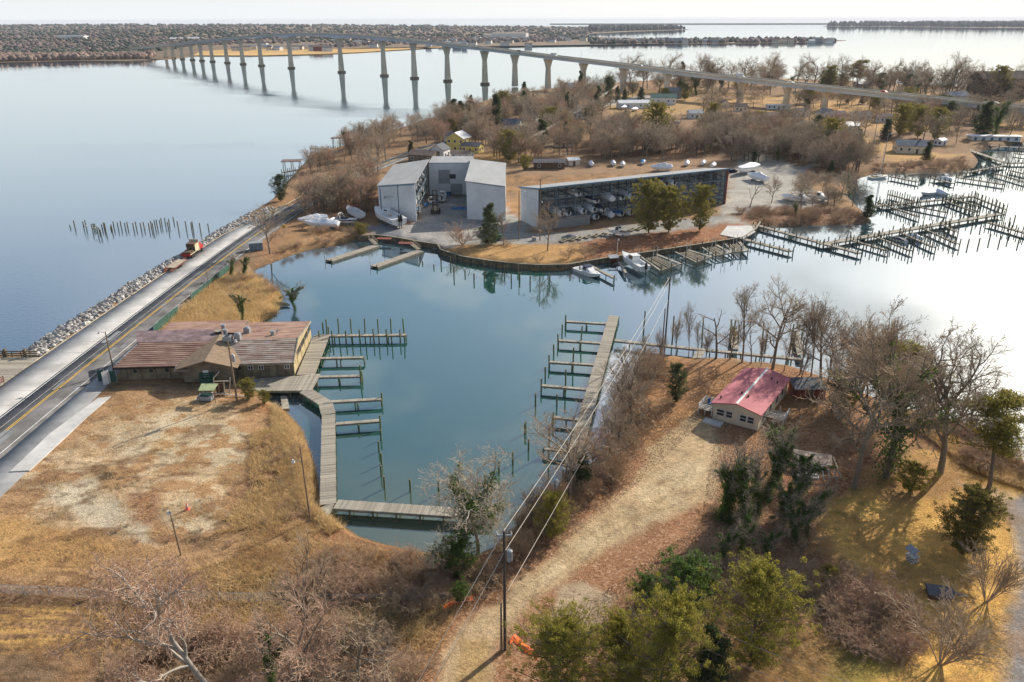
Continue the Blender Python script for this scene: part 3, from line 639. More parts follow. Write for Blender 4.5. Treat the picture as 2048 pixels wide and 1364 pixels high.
def bare_tree(seed, cfg, name, label, bark, twig, mx=4, stems=1, lean=(0,0), ivy=0, trunkn=8):
    """tree of height 1; scaled where it is placed"""
    s = Skel(seed); R = s.r
    for k in range(stems):
        a = R.random()*6.28 if stems > 1 else 0; sp = cfg.get('spread', 0) if stems > 1 else 0
        d = Vector((math.cos(a)*sp+lean[0], math.sin(a)*sp+lean[1], 1))
        s.grow(Vector((math.cos(a)*.006*stems, math.sin(a)*.006*stems, -.01)), d, cfg['H']*(.8+.4*R.random() if stems > 1 else 1), cfg['R'], 0, mx, cfg)
    H = s.top(); t = thing(name, label, 'tree' if stems < 6 else 'shrub')
    lo = [l for l in s.lv if l < 3 and l < mx-1] or [0]; hi = [l for l in s.lv if l not in lo]
    parts = []
    for l in lo: parts.append(tubes_np(*s.arr([l]), trunkn if l == 0 else 5))
    V, Fq = join_np(parts); V[:,2] = V[:,2]; V = V/H; o = obj('trunk', np_mesh('trunk', V, Fq, [M[bark]], smooth=True), t)
    parts = [tubes_np(*s.arr([l]), 3) for l in hi]
    V, Fq = join_np(parts); V = V/H; obj('crown', np_mesh('crown', V, Fq, [M[twig]]), t)
    if ivy:
        rnd = np.random.RandomState(seed); C = []
        for l in (0, 1):
            for a, b, r0, r1 in s.lv.get(l, []):
                hz_ = (a.z/H)
                if l == 1 and (hz_ > .75 or rnd.rand() < .25): continue
                if l == 0 and hz_ > .85: continue
                kq = .25+1.5*rnd.rand()**2; m = int(ivy*(1.0 if l == 0 else .35)*(.3+.7*kq))
                q = np.array(a)[None]+(np.array(b)-np.array(a))[None]*rnd.rand(m,1)+rnd.normal(size=(m,3))*(r0*.9+H*.016*(1.25-hz_)*kq+H*.003)
                C.append(q)
        C = np.concatenate(C)/H; V, Fq = leaves_np(C, .0075, rnd, .8); obj('ivy', np_mesh('ivy', V, Fq, [M['ivy']]), t)
    return t
OAK = dict(H=9, R=.24, n=[7,6,5,3,2,1], wob=[.05,.14,.18,.2,.22,.2], up=[.0,.06,.07,.08,.09,.05], taper=[.45,.3,.3,.35,.5,.6], kids=[9,7,6,5,3], t0=[.32,.25,.2,.15,.1],
           ang=[48,42,40,38,36], len=[.72,.58,.55,.52,.5], fall=[.35,.35,.3,.3,.3], rr=[.5,.5,.5,.5,.6], rmin=.015)
UPR = dict(OAK, ang=[32,34,38,38,36], len=[.55,.55,.55,.52,.5], up=[.02,.12,.1,.1,.08,.05], kids=[11,6,6,5,4], t0=[.28,.25,.2,.15,.1], R=.20, H=12)
SYC = dict(OAK, wob=[.12,.3,.36,.34,.3,.2], ang=[46,50,50,48,40], kids=[9,7,6,5,3], t0=[.4,.25,.2,.15,.1], R=.22, rmin=.014, up=[.0,.05,.05,.08,.08,.05])
BUSH = dict(H=3, R=.04, spread=.6, n=[5,4,3,2], wob=[.16,.25,.28,.2], up=[.0,.05,.05,.05], taper=[.4,.4,.5,.6], kids=[7,5,3], t0=[.2,.15,.1], ang=[34,38,38], len=[.55,.5,.5], fall=[.3,.3,.3], rr=[.55,.6,.6], rmin=.015)
VASE = dict(BUSH, spread=.38, H=4, R=.045, rmin=.012, kids=[7,5,3], ang=[22,26,30], wob=[.06,.12,.18,.2], t0=[.3,.2,.1])
TANG = dict(BUSH, spread=1.1, rmin=.018, H=3.2, wob=[.28,.4,.45,.3], up=[-.06,-.06,0,0], kids=[7,5,3], ang=[50,55,50])
FAR = dict(OAK, rmin=.02, ang=[56,48,42,38,36], up=[.0,.02,.03,.04,.05,.05], len=[.80,.6,.55,.52,.5])
P_ = {}
P_['oak0'] = Proto(lambda: bare_tree(11, OAK, 'bare_tree', 'bare broad tree', 'bark', 'twig'))
P_['oak1'] = Proto(lambda: bare_tree(12, dict(OAK, R=.3), 'bare_tree', 'bare broad tree', 'bark', 'twiggrey', mx=5))
P_['oak2'] = Proto(lambda: bare_tree(23, OAK, 'bare_tree', 'bare broad tree', 'barkdark', 'twiggrey', lean=(.12,0)))
P_['upr0'] = Proto(lambda: bare_tree(31, UPR, 'bare_tree', 'bare upright tree', 'bark', 'twiggrey'))
P_['upr1'] = Proto(lambda: bare_tree(32, UPR, 'bare_tree', 'bare upright tree', 'barkdark', 'twig', stems=2))
P_['red0'] = Proto(lambda: bare_tree(41, dict(OAK, kids=[10,8,7,6,4]), 'bare_tree', 'bare reddish tree', 'bark', 'twigred'))
P_['syc0'] = Proto(lambda: bare_tree(51, SYC, 'sycamore_tree', 'pale sycamore', 'barkpale', 'twigpale', mx=4))
P_['syc1'] = Proto(lambda: bare_tree(52, dict(SYC, ang=[38,44,44,40,34]), 'sycamore_tree', 'pale sycamore', 'barkpale', 'twigred', mx=5, lean=(-.45,.1)))
P_['sycivy'] = Proto(lambda: bare_tree(53, SYC, 'sycamore_tree', 'pale sycamore with ivy', 'barkpale', 'twigpale', mx=4, ivy=260))
P_['ivy0'] = Proto(lambda: bare_tree(61, dict(UPR, kids=[8,6,5,4,3], wob=[.12,.22,.22,.2,.2,.2]), 'ivy_clad_tree', 'ivy tree', 'barkdark', 'twiggrey', mx=4, ivy=800))
P_['ivy1'] = Proto(lambda: bare_tree(62, dict(SYC, kids=[7,6,5,4,3], R=.2), 'ivy_clad_tree', 'ivy tree', 'barkdark', 'twiggrey', mx=4, ivy=800, lean=(-.15,0)))
P_['oakivy'] = Proto(lambda: bare_tree(63, dict(OAK, R=.3), 'bare_tree', 'bare tree with ivy', 'bark', 'twig', mx=5, ivy=260))
P_['dead0'] = Proto(lambda: bare_tree(71, dict(OAK, kids=[5,3,2,2], n=[9,5,4,3], R=.22, ang=[50,50,50,40]), 'dead_tree', 'dead tree', 'barkdark', 'twiggrey', mx=3))
P_['far0'] = Proto(lambda: bare_tree(81, dict(FAR, kids=[9,7,6,5]), 'bare_tree', 'bare tree', 'bark', 'twig'))
P_['far1'] = Proto(lambda: bare_tree(82, dict(FAR, kids=[9,7,6,5]), 'bare_tree', 'bare tree', 'barkdark', 'twiggrey'))
P_['far2'] = Proto(lambda: bare_tree(83, dict(FAR, ang=[46,44,40,36,34]), 'bare_tree', 'bare tree', 'bark', 'twigred'))
P_['far3'] = Proto(lambda: bare_tree(84, dict(FAR, kids=[10,7,6,5], len=[.7,.6,.55,.52,.5]), 'bare_tree', 'bare tree', 'bark', 'twigpale'))
P_['bush0'] = Proto(lambda: bare_tree(91, BUSH, 'bare_shrub', 'bare shrub', 'twig', 'scrub', mx=3, stems=9, trunkn=4))
P_['bush1'] = Proto(lambda: bare_tree(92, BUSH, 'bare_shrub', 'bare shrub', 'twig', 'twigred', mx=3, stems=10, trunkn=4))
P_['vase0'] = Proto(lambda: bare_tree(93, VASE, 'bare_shrub', 'vase shrub', 'twig', 'twig', mx=3, stems=13, trunkn=4))
P_['tang0'] = Proto(lambda: bare_tree(94, TANG, 'bramble_thicket', 'thicket', 'twig', 'scrub', mx=3, stems=10, trunkn=4))
P_['tang1'] = Proto(lambda: bare_tree(95, TANG, 'bramble_thicket', 'thicket', 'twig', 'twigred', mx=3, stems=12, trunkn=4))
def evergreen(seed, name, kind, matn, nb=60, nl=26000, ls=.012, wid=.32):
    """height-1 conifer: trunk, whorled limbs and needle tufts set along them"""
    R = random.Random(seed); rnd = np.random.RandomState(seed); P0=[];P1=[];R0=[];R1=[]; C=[]
    def add(a,b,r0,r1): P0.append(tuple(a));P1.append(tuple(b));R0.append(r0);R1.append(r1)
    tr = [Vector((R.gauss(0,.006)*k, R.gauss(0,.006)*k, k/8*.95-.01)) for k in range(9)]
    for k in range(8): add(tr[k], tr[k+1], .018*(1-k/9), .018*(1-(k+1)/9))
    tips = []
    for i in range(nb):
        u = (i+R.random())/nb
        if kind == 'cone': z = .06+.92*u; w_ = wid*(1-u)**.75*min(1, (u+.03)*9)+.02
        elif kind == 'round': z = .14+.82*u; w_ = wid*math.sqrt(max(.03, 1-(2*abs(u-.42)/1.2)**2))
        elif kind == 'mound': z = .05+.93*u; w_ = wid*(min(1,(u+.12)*3.2))*math.sqrt(max(.015,1-u**2.2))
        elif kind == 'flat': z = .42+.55*u; w_ = wid*(1-u*.6)*(.6+.6*R.random())
        else: z = .05+.85*u; w_ = wid*math.sqrt(max(.05, 1-(2*u-1)**2))
        w_ *= (.42+.78*R.random()**.8) if kind == 'mound' else (.62+.5*R.random()); a = i*2.4+R.gauss(0,.4)
        k = min(7, int(z/.95*8)); b0 = tr[k].lerp(tr[k+1], min(1, z/.95*8-k)); rise = {'cone':.12,'round':.35,'flat':.25}.get(kind,.5)*w_
        e = b0+Vector((math.cos(a)*w_, math.sin(a)*w_, rise-(.1*w_ if kind=='cone' else 0)))
        mid = b0.lerp(e, .5)+Vector((0,0,-.03*w_ if kind!='cone' else .0))
        add(b0, mid, .005, .0035); add(mid, e, .0035, .0015)
        for j in range(7):
            t = .25+.75*(j+R.random())/7; c = b0.lerp(e, t)+Vector((R.gauss(0,w_*.13),R.gauss(0,w_*.13),R.gauss(0,w_*.09)))
            add(b0.lerp(e, max(0,t-.15)), c, .002, .001); tips.append((c, (.022+.034*R.random()) if kind == 'mound' else (.04+.035*R.random())))
    m = nl//len(tips)
    for c, s_ in tips:
        q = rnd.normal(size=(m,3)); q /= np.linalg.norm(q, axis=1)[:,None]; q *= (rnd.rand(m,1)**.45)
        C.append(np.array(c)[None]+q*np.array([1,1,.62])[None]*s_*(1.1 if kind!='flat' else .9))
    C = np.concatenate(C); C = C[C[:,2] > .02]
    t = thing(name, name, 'tree'); V, Fq = tubes_np(P0,P1,R0,R1,5); obj('trunk', np_mesh('trunk', V, Fq, [M['barkdark']]), t)
    V, Fq = leaves_np(C, ls, rnd, .35); obj('crown', np_mesh('crown', V, Fq, [M[matn]]), t); return t
P_['pineA'] = Proto(lambda: evergreen(1, 'pine_tree', 'mound', 'needle', 90, 42000, .0115, .54))
P_['pineB'] = Proto(lambda: evergreen(2, 'pine_tree', 'flat', 'needle', 40, 14000, .011, .30))
P_['pineY'] = Proto(lambda: evergreen(3, 'cedar_tree', 'mound', 'needleyel', 120, 64000, .0085, .56))
P_['pineY2'] = Proto(lambda: evergreen(8, 'cedar_tree', 'mound', 'needleyel', 95, 46000, .0095, .50))
P_['cedar'] = Proto(lambda: evergreen(4, 'cedar_tree', 'mound', 'cedar', 110, 40000, .012, .40))
P_['cedard'] = Proto(lambda: evergreen(5, 'cedar_tree', 'cone', 'needledark', 70, 16000, .015, .30))
P_['spruce'] = Proto(lambda: evergreen(14, 'conifer', 'cone', 'spruce', 70, 26000, .013, .42))
P_['holly'] = Proto(lambda: evergreen(6, 'holly_tree', 'ball', 'needledark', 60, 16000, .014, .36))
P_['gbush'] = Proto(lambda: evergreen(7, 'evergreen_shrub', 'ball', 'needle', 50, 12000, .022, .55))
P_['ivyb'] = Proto(lambda: evergreen(9, 'ivy_mound', 'ball', 'ivy', 50, 15000, .02, .60))
def T(kind, px, py, top=None, label='', h=None, group=None, rz=None, wid=1.0, cat=None, dz=0):
    x, y, z = PG(px, py)
    if h is None: h = zat(x, y, top)-z
    R = random.Random(int(px*7+py*13)); rz = R.random()*6.28 if rz is None else rz
    return P_[kind].put((x, y, z-.05+dz), rz, label, group, (h*wid, h*wid, h), cat)
# ------------------------------------------------------------------ near trees and shrubs, each where the photograph has it
T('oak1', 1880, 945, 655, 'tall bare tree with a thick dark trunk and long shadow on the golden lawn', wid=1.0, rz=1)
T('pineB', 1973, 988, 775, 'tall thin pine with a long bare trunk at the right edge of the golden lawn', wid=1.25)
T('oakivy', 1772, 955, 612, 'biggest bare tree behind the lawn, its lower trunk wrapped in dark ivy', wid=.95)
T('oak0', 1708, 975, 650, 'bare tree with ivy-free grey trunk left of the ivy-wrapped one by the broken shed', wid=.9)
T('oak2', 1800, 900, 700, 'smaller bare tree between the ivy-wrapped trunk and the tree on the lawn', wid=.8)
T('pineB', 1800, 870, 690, 'thin pine with a few yellowish-green tufts among the bare trees by the right shore', wid=1.2)
T('upr1', 1832, 880, 720, 'twin-stemmed bare tree leaning toward the water beside the thin pine')
T('oak0', 1545, 738, 552, 'broad bare tree with a fan of branches behind the house with the pink roof', wid=1.0)
T('upr0', 1484, 724, 565, 'slim bare tree standing left of the broad fan-shaped one behind the pink roof', wid=1.0)
T('dead0', 1432, 717, 588, 'dead tree with a few broken limbs on the bank beside the plank ramp')
T('upr0', 1377, 715, 600, 'thin bare tree beside the ramp of the narrow dock', wid=.6)
T('upr1', 1352, 706, 615, 'thin double-stemmed bare tree beside the tall utility pole at the dock', wid=.6)
T('upr0', 1395, 716, 640, 'small bare tree between the dead tree and the dock ramp', wid=.7)
T('dead0', 1502, 727, 640, 'short leaning tree with rusty leftover leaves right of the slim tree behind the pink roof', wid=.8)
T('upr1', 1522, 732, 650, 'low forked tree just left of the fan-shaped tree behind the pink roof', wid=.7)
T('upr0', 1622, 752, 585, 'bare tree with an upright crown at the right corner of the pink-roofed house', wid=.75)
T('oak0', 1655, 770, 620, 'bare tree behind the small dark shed at the shore', wid=.7)
T('upr1', 1700, 790, 650, 'bare tree close to the water right of the dark shed', wid=.7)
T('oak2', 1735, 800, 640, 'bare grey-twigged tree at the water, second right of the dark shed', wid=.7)
T('upr0', 1760, 830, 680, 'small bare tree in front of the sandy strip of shore', wid=.7)
T('holly', 1350, 805, 722, 'round dark holly standing alone on the leaf-covered bank left of the pink-roofed house', wid=.75)
T('oak2', 1215, 935, 780, 'bare tree on the bank beside the foot of the long pier', wid=.8)
T('oak0', 1138, 1005, 800, 'bare tree spreading over the water and the long pier at the lagoon corner', wid=1.0)
T('oak2', 1262, 860, 700, 'crooked bare tree on the bank where the narrow dock meets the shore', wid=.9)
T('oak0', 1295, 780, 690, 'low bare tree left of the holly', wid=.9)
T('upr1', 1235, 900, 790, 'thin bare tree rising from the scrub on the bank below the holly', wid=.7)
T('sycivy', 912, 1128, 882, 'pale crooked sycamore with a green ivy foot on the near shore of the lagoon', wid=1.15, rz=2)
T('syc0', 955, 1112, 905, 'slimmer pale sycamore right of the one with the ivy foot', wid=1.1, rz=4)
T('syc1', 458, 1420, 1082, 'large white-limbed sycamore leaning left at the bottom of the vacant lot', wid=1.0, rz=.3)
T('upr1', 622, 1290, 1058, 'forked bare tree standing where the wire fence passes the curved concrete kerb', wid=1.1)
T('red0', 600, 1420, 1190, 'twiggy low bare tree in the foreground scrub below the forked tree', wid=1.3)
T('oak0', 720, 1400, 1230, 'pale low bare tree at the bottom edge, left of the sandy drive', wid=1.3)
T('ivy1', 545, 1390, 1230, 'ivy-covered stub tree behind the white-limbed sycamore', wid=.8)
T('ivy0', 1442, 1040, 868, 'leaning dead trunk wrapped in ivy at the end of the sandy turning area', wid=1.0, rz=2.2)
T('ivy0', 1492, 1055, 880, 'second ivy-wrapped trunk, right of the leaning one', wid=.9, rz=.3)
T('ivy1', 1552, 975, 812, 'ivy-clad tree with a tangle of twigs in front of the pink-roofed house', wid=1.0)
T('ivy0', 1530, 1000, 850, 'narrow ivy column just left of the tangled ivy-clad tree in front of the house', wid=.9)
T('ivy1', 1590, 1010, 880, 'ivy-draped tree with outstretched green arms by the fallen shed', wid=1.3)
T('ivy1', 1590, 1085, 985, 'bright ivy mound below the fallen shed', wid=1.2)
T('ivy1', 1480, 1110, 1000, 'dark shaded ivy heap at the foot of the wrapped trunks', wid=.9)
T('ivyb', 1370, 1230, 1120, 'dark green ivy heap over dead branches between the two big cedars at the bottom', wid=.9)
T('ivyb', 1290, 1205, 1150, 'small glossy ivy bush beside the broken concrete slab', wid=.9)
T('gbush', 1655, 1170, 1130, 'small round bright green shrub alone on the golden lawn', wid=.8)
T('gbush', 1818, 985, 925, 'pair of rounded evergreen shrubs under the ivy-wrapped tree', wid=1.1)
T('gbush', 1680, 830, 745, 'dark evergreen shrub beside the dark shed near the shore', wid=.7)
T('cedar', 1925, 1108, 975, 'bronze-green cone-shaped cedar on the golden lawn near the grey drive', wid=.98)
T('pineY', 1120, 1420, 1235, 'wide rounded yellow-green cedar at the bottom beside the drive', wid=.85)
T('pineY', 1320, 1440, 1200, 'broad yellow-green cedar right of the orange netting, largest of those at the bottom', wid=.66, rz=2)
T('pineY2', 1500, 1330, 1130, 'yellow-green cedar behind the bramble thicket at the bottom', wid=.85)
T('pineY2', 1240, 1400, 1240, 'low olive cedar squeezed between two wider cedars at the bottom', wid=.8, rz=3)
T('cedard', 1410, 1420, 1250, 'dark green cedar in the shade at the bottom edge', wid=.9)
T('pineY2', 1105, 1075, 985, 'bright yellow-green cedar on the bank beside the end of the boardwalk', wid=.8)
T('cedard', 1165, 985, 905, 'dark bushy cedar behind the lamp post on the lagoon bank', wid=.9)
T('ivyb', 915, 1150, 1085, 'ivy mound around the foot of the pale sycamore', wid=1.0)
T('ivyb', 922, 1205, 1165, 'small dark ivy clump at the end of the wire fence', wid=.8)
T('vase0', 1972, 1205, 1098, 'vase-shaped bare shrub with yellowish stems at the edge of the golden lawn', wid=1.15)
T('vase0', 1880, 1330, 1200, 'larger vase-shaped bare shrub at the bottom right corner of the lawn', wid=1.3)
T('bush1', 1755, 1215, 1140, 'low twiggy shrub right of the small round green one on the lawn')
T('gbush', 500, 797, 758, 'green juniper bush at the corner of the wooden deck', wid=.95)
T('gbush', 530, 806, 780, 'lower juniper bush at the water side of the deck corner', wid=.95)
T('ivy1', 485, 648, 570, 'small ivy-covered tree alone in the yellow marsh grass behind the restaurant', wid=.75)
T('ivy1', 590, 618, 560, 'ivy-covered tree hanging out over the lagoon from the marsh', wid=1.3)
T('ivy0', 462, 552, 505, 'green ivy stub behind the dark roadside hedge', wid=1.3)
T('ivy0', 487, 552, 503, 'green ivy stub nearer the lagoon, beside the roadside', wid=1.3)
T('oak0', 540, 508, 402, 'bare tree on the road bank at the narrow neck of the causeway', wid=.95)
T('dead0', 418, 580, 525, 'thin reddish dead tree at the end of the green screen fence', wid=.8)
# lawns and yard of the boatyard
T('pineA', 1297, 466, 363, 'widest golden-green pine in front of the boat rack, leftmost of the three', wid=.85)
T('pineA', 1337, 464, 372, 'middle pine of the three in front of the boat rack', wid=.85, rz=2)
T('pineA', 1399, 462, 370, 'rightmost pine of the three in front of the boat rack', wid=.66, rz=4)
T('spruce', 978, 488, 403, 'blue-green conifer in front of the right metal boat shed', wid=.85)
T('bush1', 926, 490, 438, 'round reddish bare shrub in front of the open boatyard', wid=1.2)
T('upr0', 1007, 490, 420, 'small bare tree beside the blue-green conifer at the right boat shed')
T('oak0', 1095, 502, 395, 'bare tree on the golden lawn in front of the rack shed', wid=.8)
T('bush0', 1172, 515, 485, 'leafless bush on the brown lawn above the boat at the dock')
T('bush0', 1137, 517, 488, 'smaller leafless bush left of the other on the brown lawn')
T('bush0', 1075, 524, 505, 'heap of brush on the golden lawn by the bulkhead')
T('bush0', 1015, 490, 474, 'low dark shrub by the lawn edge beside the right boat shed', wid=1.5)
T('gbush', 722, 470, 445, 'dark green shrub beside the left launching pit', wid=1.2)
T('holly', 562, 402, 345, 'dark evergreen at the guard rail where the road meets the peninsula', wid=.9)
T('gbush', 1050, 340, 308, 'yellowish magnolia-like evergreen beside the small brown shed', wid=.9)

for px, py, top, kd, wd, lb in ((1462,1050,905,'ivy0',.8,'thin ivy-wrapped trunk between the leaning one and its right neighbour'),(1515,1030,900,'ivy0',.9,'ivy-wrapped trunk in the middle of the row before the house'),(1568,1050,930,'ivy1',1.0,'low ivy-draped tree left of the outstretched green arms'),(1612,1075,960,'ivy1',1.1,'ivy-draped tree rightmost in the row below the fallen shed'),(1450,1130,1040,'ivy1',1.0,'low ivy tangle at the left foot of the wrapped trunks'),(1535,1120,1040,'ivy1',1.1,'low ivy tangle between the wrapped trunks and the bright cedar'),(1400,1190,1100,'ivy1',1.1,'ivy-covered dead tree over the dark ivy heap')):
    T(kd, px, py, top, lb, wid=wd)
_nb = random.Random(4)
for k_, (px, py, top) in enumerate(((1600,748,612),(1642,760,600),(1676,778,640),(1690,800,630),(1722,792,612),(1748,812,650),(1782,818,640),(1600,770,690),(1660,830,690),(1460,718,640),(1412,716,650),(1568,742,650),(1990,890,810),(1240,800,690),(1275,800,690),(1250,870,760),(1228,860,740),(1290,748,668),(1318,722,650),(1200,950,850),(1180,968,880),(1100,1040,950),(1065,1055,960),(1308,760,690))):
    T(_nb.choice(['oak0','upr0','upr1','oak2','red0','oak2']), px, py, top, ('bare tree in the screen along the shore right of the pink-roofed house' if px > 1400 else 'bare tree in the screen on the bank beside the long pier'), wid=_nb.uniform(.8,1.2), group=('bare trees along the right shore' if px > 1400 else 'bare trees on the pier bank'))
# ------------------------------------------------------------------ timber docks
def V2(p): return Vector((p[0], p[1]))
_pm = {}
def plank_mesh(w_, L, t=.05):
    k = (round(w_,2), round(L,2))
    if k not in _pm: _pm[k] = MB().box((0,0,-t/2), (w_, L, t)).mesh('plank', M['plank'])
    return _pm[k]
_rp = random.Random(5)
def planks(parent, a, b, width, z, pitch=.3, budget=None):
    """planks laid across the line a-b, every one an object under parent"""
    a = V2(a); b = V2(b); d = b-a; L = d.length; u = d/L; ang = math.atan2(u.y, u.x); n = int(L/pitch); pl = Vector(parent.location)
    me = plank_mesh(pitch-.03, width)
    for i in range(n):
        c = a+u*(i+.5)*pitch; o = bpy.data.objects.new('plank', me); COL.objects.link(o); o.parent = parent
        o.location = (c.x-pl.x, c.y-pl.y, z-pl.z+_rp.uniform(-.012,.012)); o.rotation_euler = (_rp.uniform(-.01,.01), _rp.uniform(-.02,.02), ang+_rp.uniform(-.012,.012))
        o.scale = (1, 1+_rp.uniform(-.02,.03), 1)
def stringers(parent, a, b, width, z, m='beam'):
    a = V2(a); b = V2(b); d = (b-a).normalized(); p = Vector((-d.y, d.x)); mb = MB()
    for s in ((-.5, 0, .5) if width > 1.4 else (-.5, .5)):
        o = p*(width-.16)*s; mb.bar((a.x+o.x, a.y+o.y, z-.19), (b.x+o.x, b.y+o.y, z-.19), .09, .24)
    mb.build('stringer', M[m], parent, world=True)
def joined_deck(parent, a, b, width, z, pitch=.35):
    a = V2(a); b = V2(b); d = b-a; L = d.length; u = d/L; n = max(1, int(L/pitch)); mb = MB(); ang = math.atan2(u.y, u.x)
    for i in range(n):
        c = a+u*(i+.5)*L/n; mb.box((c.x, c.y, z-.03+_rp.uniform(-.01,.01)), (L/n-.03, width, .06), rz=ang)
    mb.build('deck_boards', M['deck'], parent, world=True, kind='stuff')
def pile(mb, x, y, z1, r=.15, z0=-1.0, lean=None):
    lx, ly = lean or (_rp.gauss(0,.018), _rp.gauss(0,.018))
    mb.tube((x, y, z0), (x+lx*(z1-z0), y+ly*(z1-z0), z1), r*1.05, r*.92, 7); return mb
def pile_part(parent, x, y, z1, r=.15, m='pilegreen', cap=False):
    mb = pile(MB(), x, y, z1, r); o = mb.build('piling', M[m], parent, world=True)
    return o
def along(a, b, step, off=0):
    a = V2(a); b = V2(b); d = b-a; n = max(1, int(round(d.length/step))); p = Vector((-d.y, d.x)).normalized()*off
    return [a+d*(i/n)+p for i in range(n+1)]
DZ = 1.25
# --- boardwalk round the left side of the lagoon
bwk = thing('boardwalk', 'long weathered plank boardwalk that bends round the left side of the lagoon', 'dock', (*G(656,1007,DZ), 0))
C1 = G(656,1008,DZ); C2 = G(657,828,DZ); C3 = G(651,806,DZ); C4 = G(610,780,DZ); C5 = G(985,1029,DZ); C0 = G(608,781,DZ)
for a, b, w_ in ((C1, C2, 2.1), (C2, C3, 2.3), (C3, C4, 2.2)): planks(bwk, a, b, w_, DZ, .32); stringers(bwk, a, b, w_, DZ-.05)
E0 = (C1[0]+1.0, C1[1]); planks(bwk, (E0[0], E0[1]), C5, 2.0, DZ+.01, .32); stringers(bwk, C1, C5, 2.0, DZ-.05)
mb = MB().prism([G(641,1015,DZ),G(671,999,DZ),(G(671,999,DZ)[0], C5[1]-.9),(C1[0]-1.05,C5[1]-1.0)], DZ-.09, DZ-.035); mb.build('corner_board', M['deck'], bwk, world=True)
for a, b, st in ((C1, C2, 3.2), (C3, C4, 3.0), (C1, C5, 3.0)):
    for q in along(a, b, st, .95)+along(a, b, st, -.95): pile_part(bwk, q.x, q.y, DZ-.1, .13, 'pile')
# --- wooden deck beside the restaurant
dk = thing('wooden_deck', 'broad weathered wooden deck between the restaurant wall and the boardwalk', 'deck', (*G(560,775,DZ), 0))
P = [G(482,779,DZ),G(523,783,DZ),G(624,781,DZ),G(631,748,DZ),G(592,752,DZ),G(495,757,DZ)]
xs0, xs1 = P[0][0], P[2][0]; n = int((xs1-xs0)/.28)
for i in range(n):
    x = xs0+(i+.5)*.28
    ylo = np.interp(x, [P[0][0], P[1][0], P[2][0]], [P[0][1], P[1][1]+.2, P[2][1]]); yhi = np.interp(x, [P[0][0], P[5][0], P[4][0], P[3][0]], [P[0][1]+.3, P[5][1]-.3, P[4][1], P[3][1]])
    if yhi-ylo < .3: continue
    me = MB().box((0,0,-.025), (.25, 1, .05)).mesh('plank', M['plank']) if i == 0 else _dm; _dm = me
    o = bpy.data.objects.new('plank', me); COL.objects.link(o); o.parent = dk; o.location = (x-dk.location.x, (ylo+yhi)/2-dk.location.y, DZ+.02+_rp.uniform(-.008,.008)); o.scale = (1, yhi-ylo, 1); o.rotation_euler = (0,0,_rp.uniform(-.006,.006))
mb = MB(); mb.bar((P[0][0],P[1][1]+.1,DZ-.2), (P[2][0],P[2][1]+.1,DZ-.2), .12, .3); mb.bar((P[0][0],P[1][1]+3,DZ-.2), (P[2][0],P[2][1]+3,DZ-.2), .12, .3); mb.build('beam', M['beam'], dk, world=True)
for q in along((P[1][0]+1,P[1][1]+.3), P[2], 3.3)+along((P[1][0],P[1][1]+3.5), (P[2][0],P[2][1]+3.5), 4): pile_part(dk, q.x, q.y, DZ-.1, .16, 'pile')
# --- walk along the restaurant's lagoon side
sw = thing('side_walkway', 'plank walkway running along the yellow end wall of the restaurant', 'dock', (*G(613,749,DZ), 0))
a = G(611,749,DZ); b = G(643,670,DZ); planks(sw, a, b, 3.2, DZ, .3); stringers(sw, a, b, 3.2, DZ-.05)
for q in along(a, b, 3.5, -1.5): pile_part(sw, q.x, q.y, DZ-.1, .15)
# --- finger piers of the left basin
def finger(p0, p1, label, width=.85, n_p=3, z=DZ, grp=None, name='finger_pier', planked=True, tall=(), pit=.3, mt='pilegreen'):
    a = G(*p0, z); b = G(*p1, z); f = thing(name, label, 'dock', (a[0], a[1], 0), group=grp)
    if planked: planks(f, a, b, width, z, pit); stringers(f, a, b, width, z-.05)
    else: joined_deck(f, a, b, width, z)
    for q in along(a, b, (V2(b)-V2(a)).length/n_p)[1:]:
        pile_part(f, q.x, q.y, z-.08, .13, mt)
    for px, top, off in tall:   # taller pilings fixed to the pier's side
        t = (px-p0[0])/(p1[0]-p0[0]); q = V2(a).lerp(V2(b), t); q = (q.x, q.y+off)
        pile_part(f, q[0], q[1], zat(q[0], q[1], top), .15, mt)
    return f
finger((632,671),(812,669),'longest finger pier of the left basin, beyond the others, lined with tall green pilings', .95, 5,
       tall=[(x,637,.75) for x in (676,701,728,756,781,808)]+[(x,t,-1.0) for x,t in ((666,661),(693,661),(721,659),(749,658),(775,658),(801,659))]+[(645,645,.9),(651,639,1.3),(640,661,-.9),(655,653,.8)])
finger((633,716),(728,714),'second finger pier from the far end of the left basin, below the longest one', .8, 2, tall=[(727,712,.6),(674,719,-.5)])
finger((631,753),(722,751),'third finger pier of the left basin, joined at the corner of the wooden deck', .8, 2, tall=[(721,730,-.6),(723,742,.6),(681,756,-.9)])
finger((656,803),(763,797),'finger pier in the middle of the left basin, at the bend of the boardwalk', .85, 2, tall=[(762,785,.6),(717,806,-1.1)])
finger((671,847),(760,840),'nearest finger pier of the left basin', .85, 2, tall=[(761,831,-.6),(718,849,-.8)])
def free_piles(rows, label, group, m='pilegreen', r=.15):
    for px, py, top in rows:
        x, y = G(px, py); z1 = zat(x, y, top); o = thing('mooring_piling', label, 'piling', (x, y, 0), group=group)
        pile(MB(), 0, 0, z1, r).build('post', M[m], o); c = MB().tube((0,0,z1-.03),(0,0,z1+.02), r*1.0, r*.8, 7); c.build('top', M['bulk'], o)
free_piles([(762,880,860),(758,903,883),(763,928,906),(763,953,931),(769,977,953)], 'leaning green piling in the line running off the nearest finger pier', 'leaning pilings off the nearest finger pier')
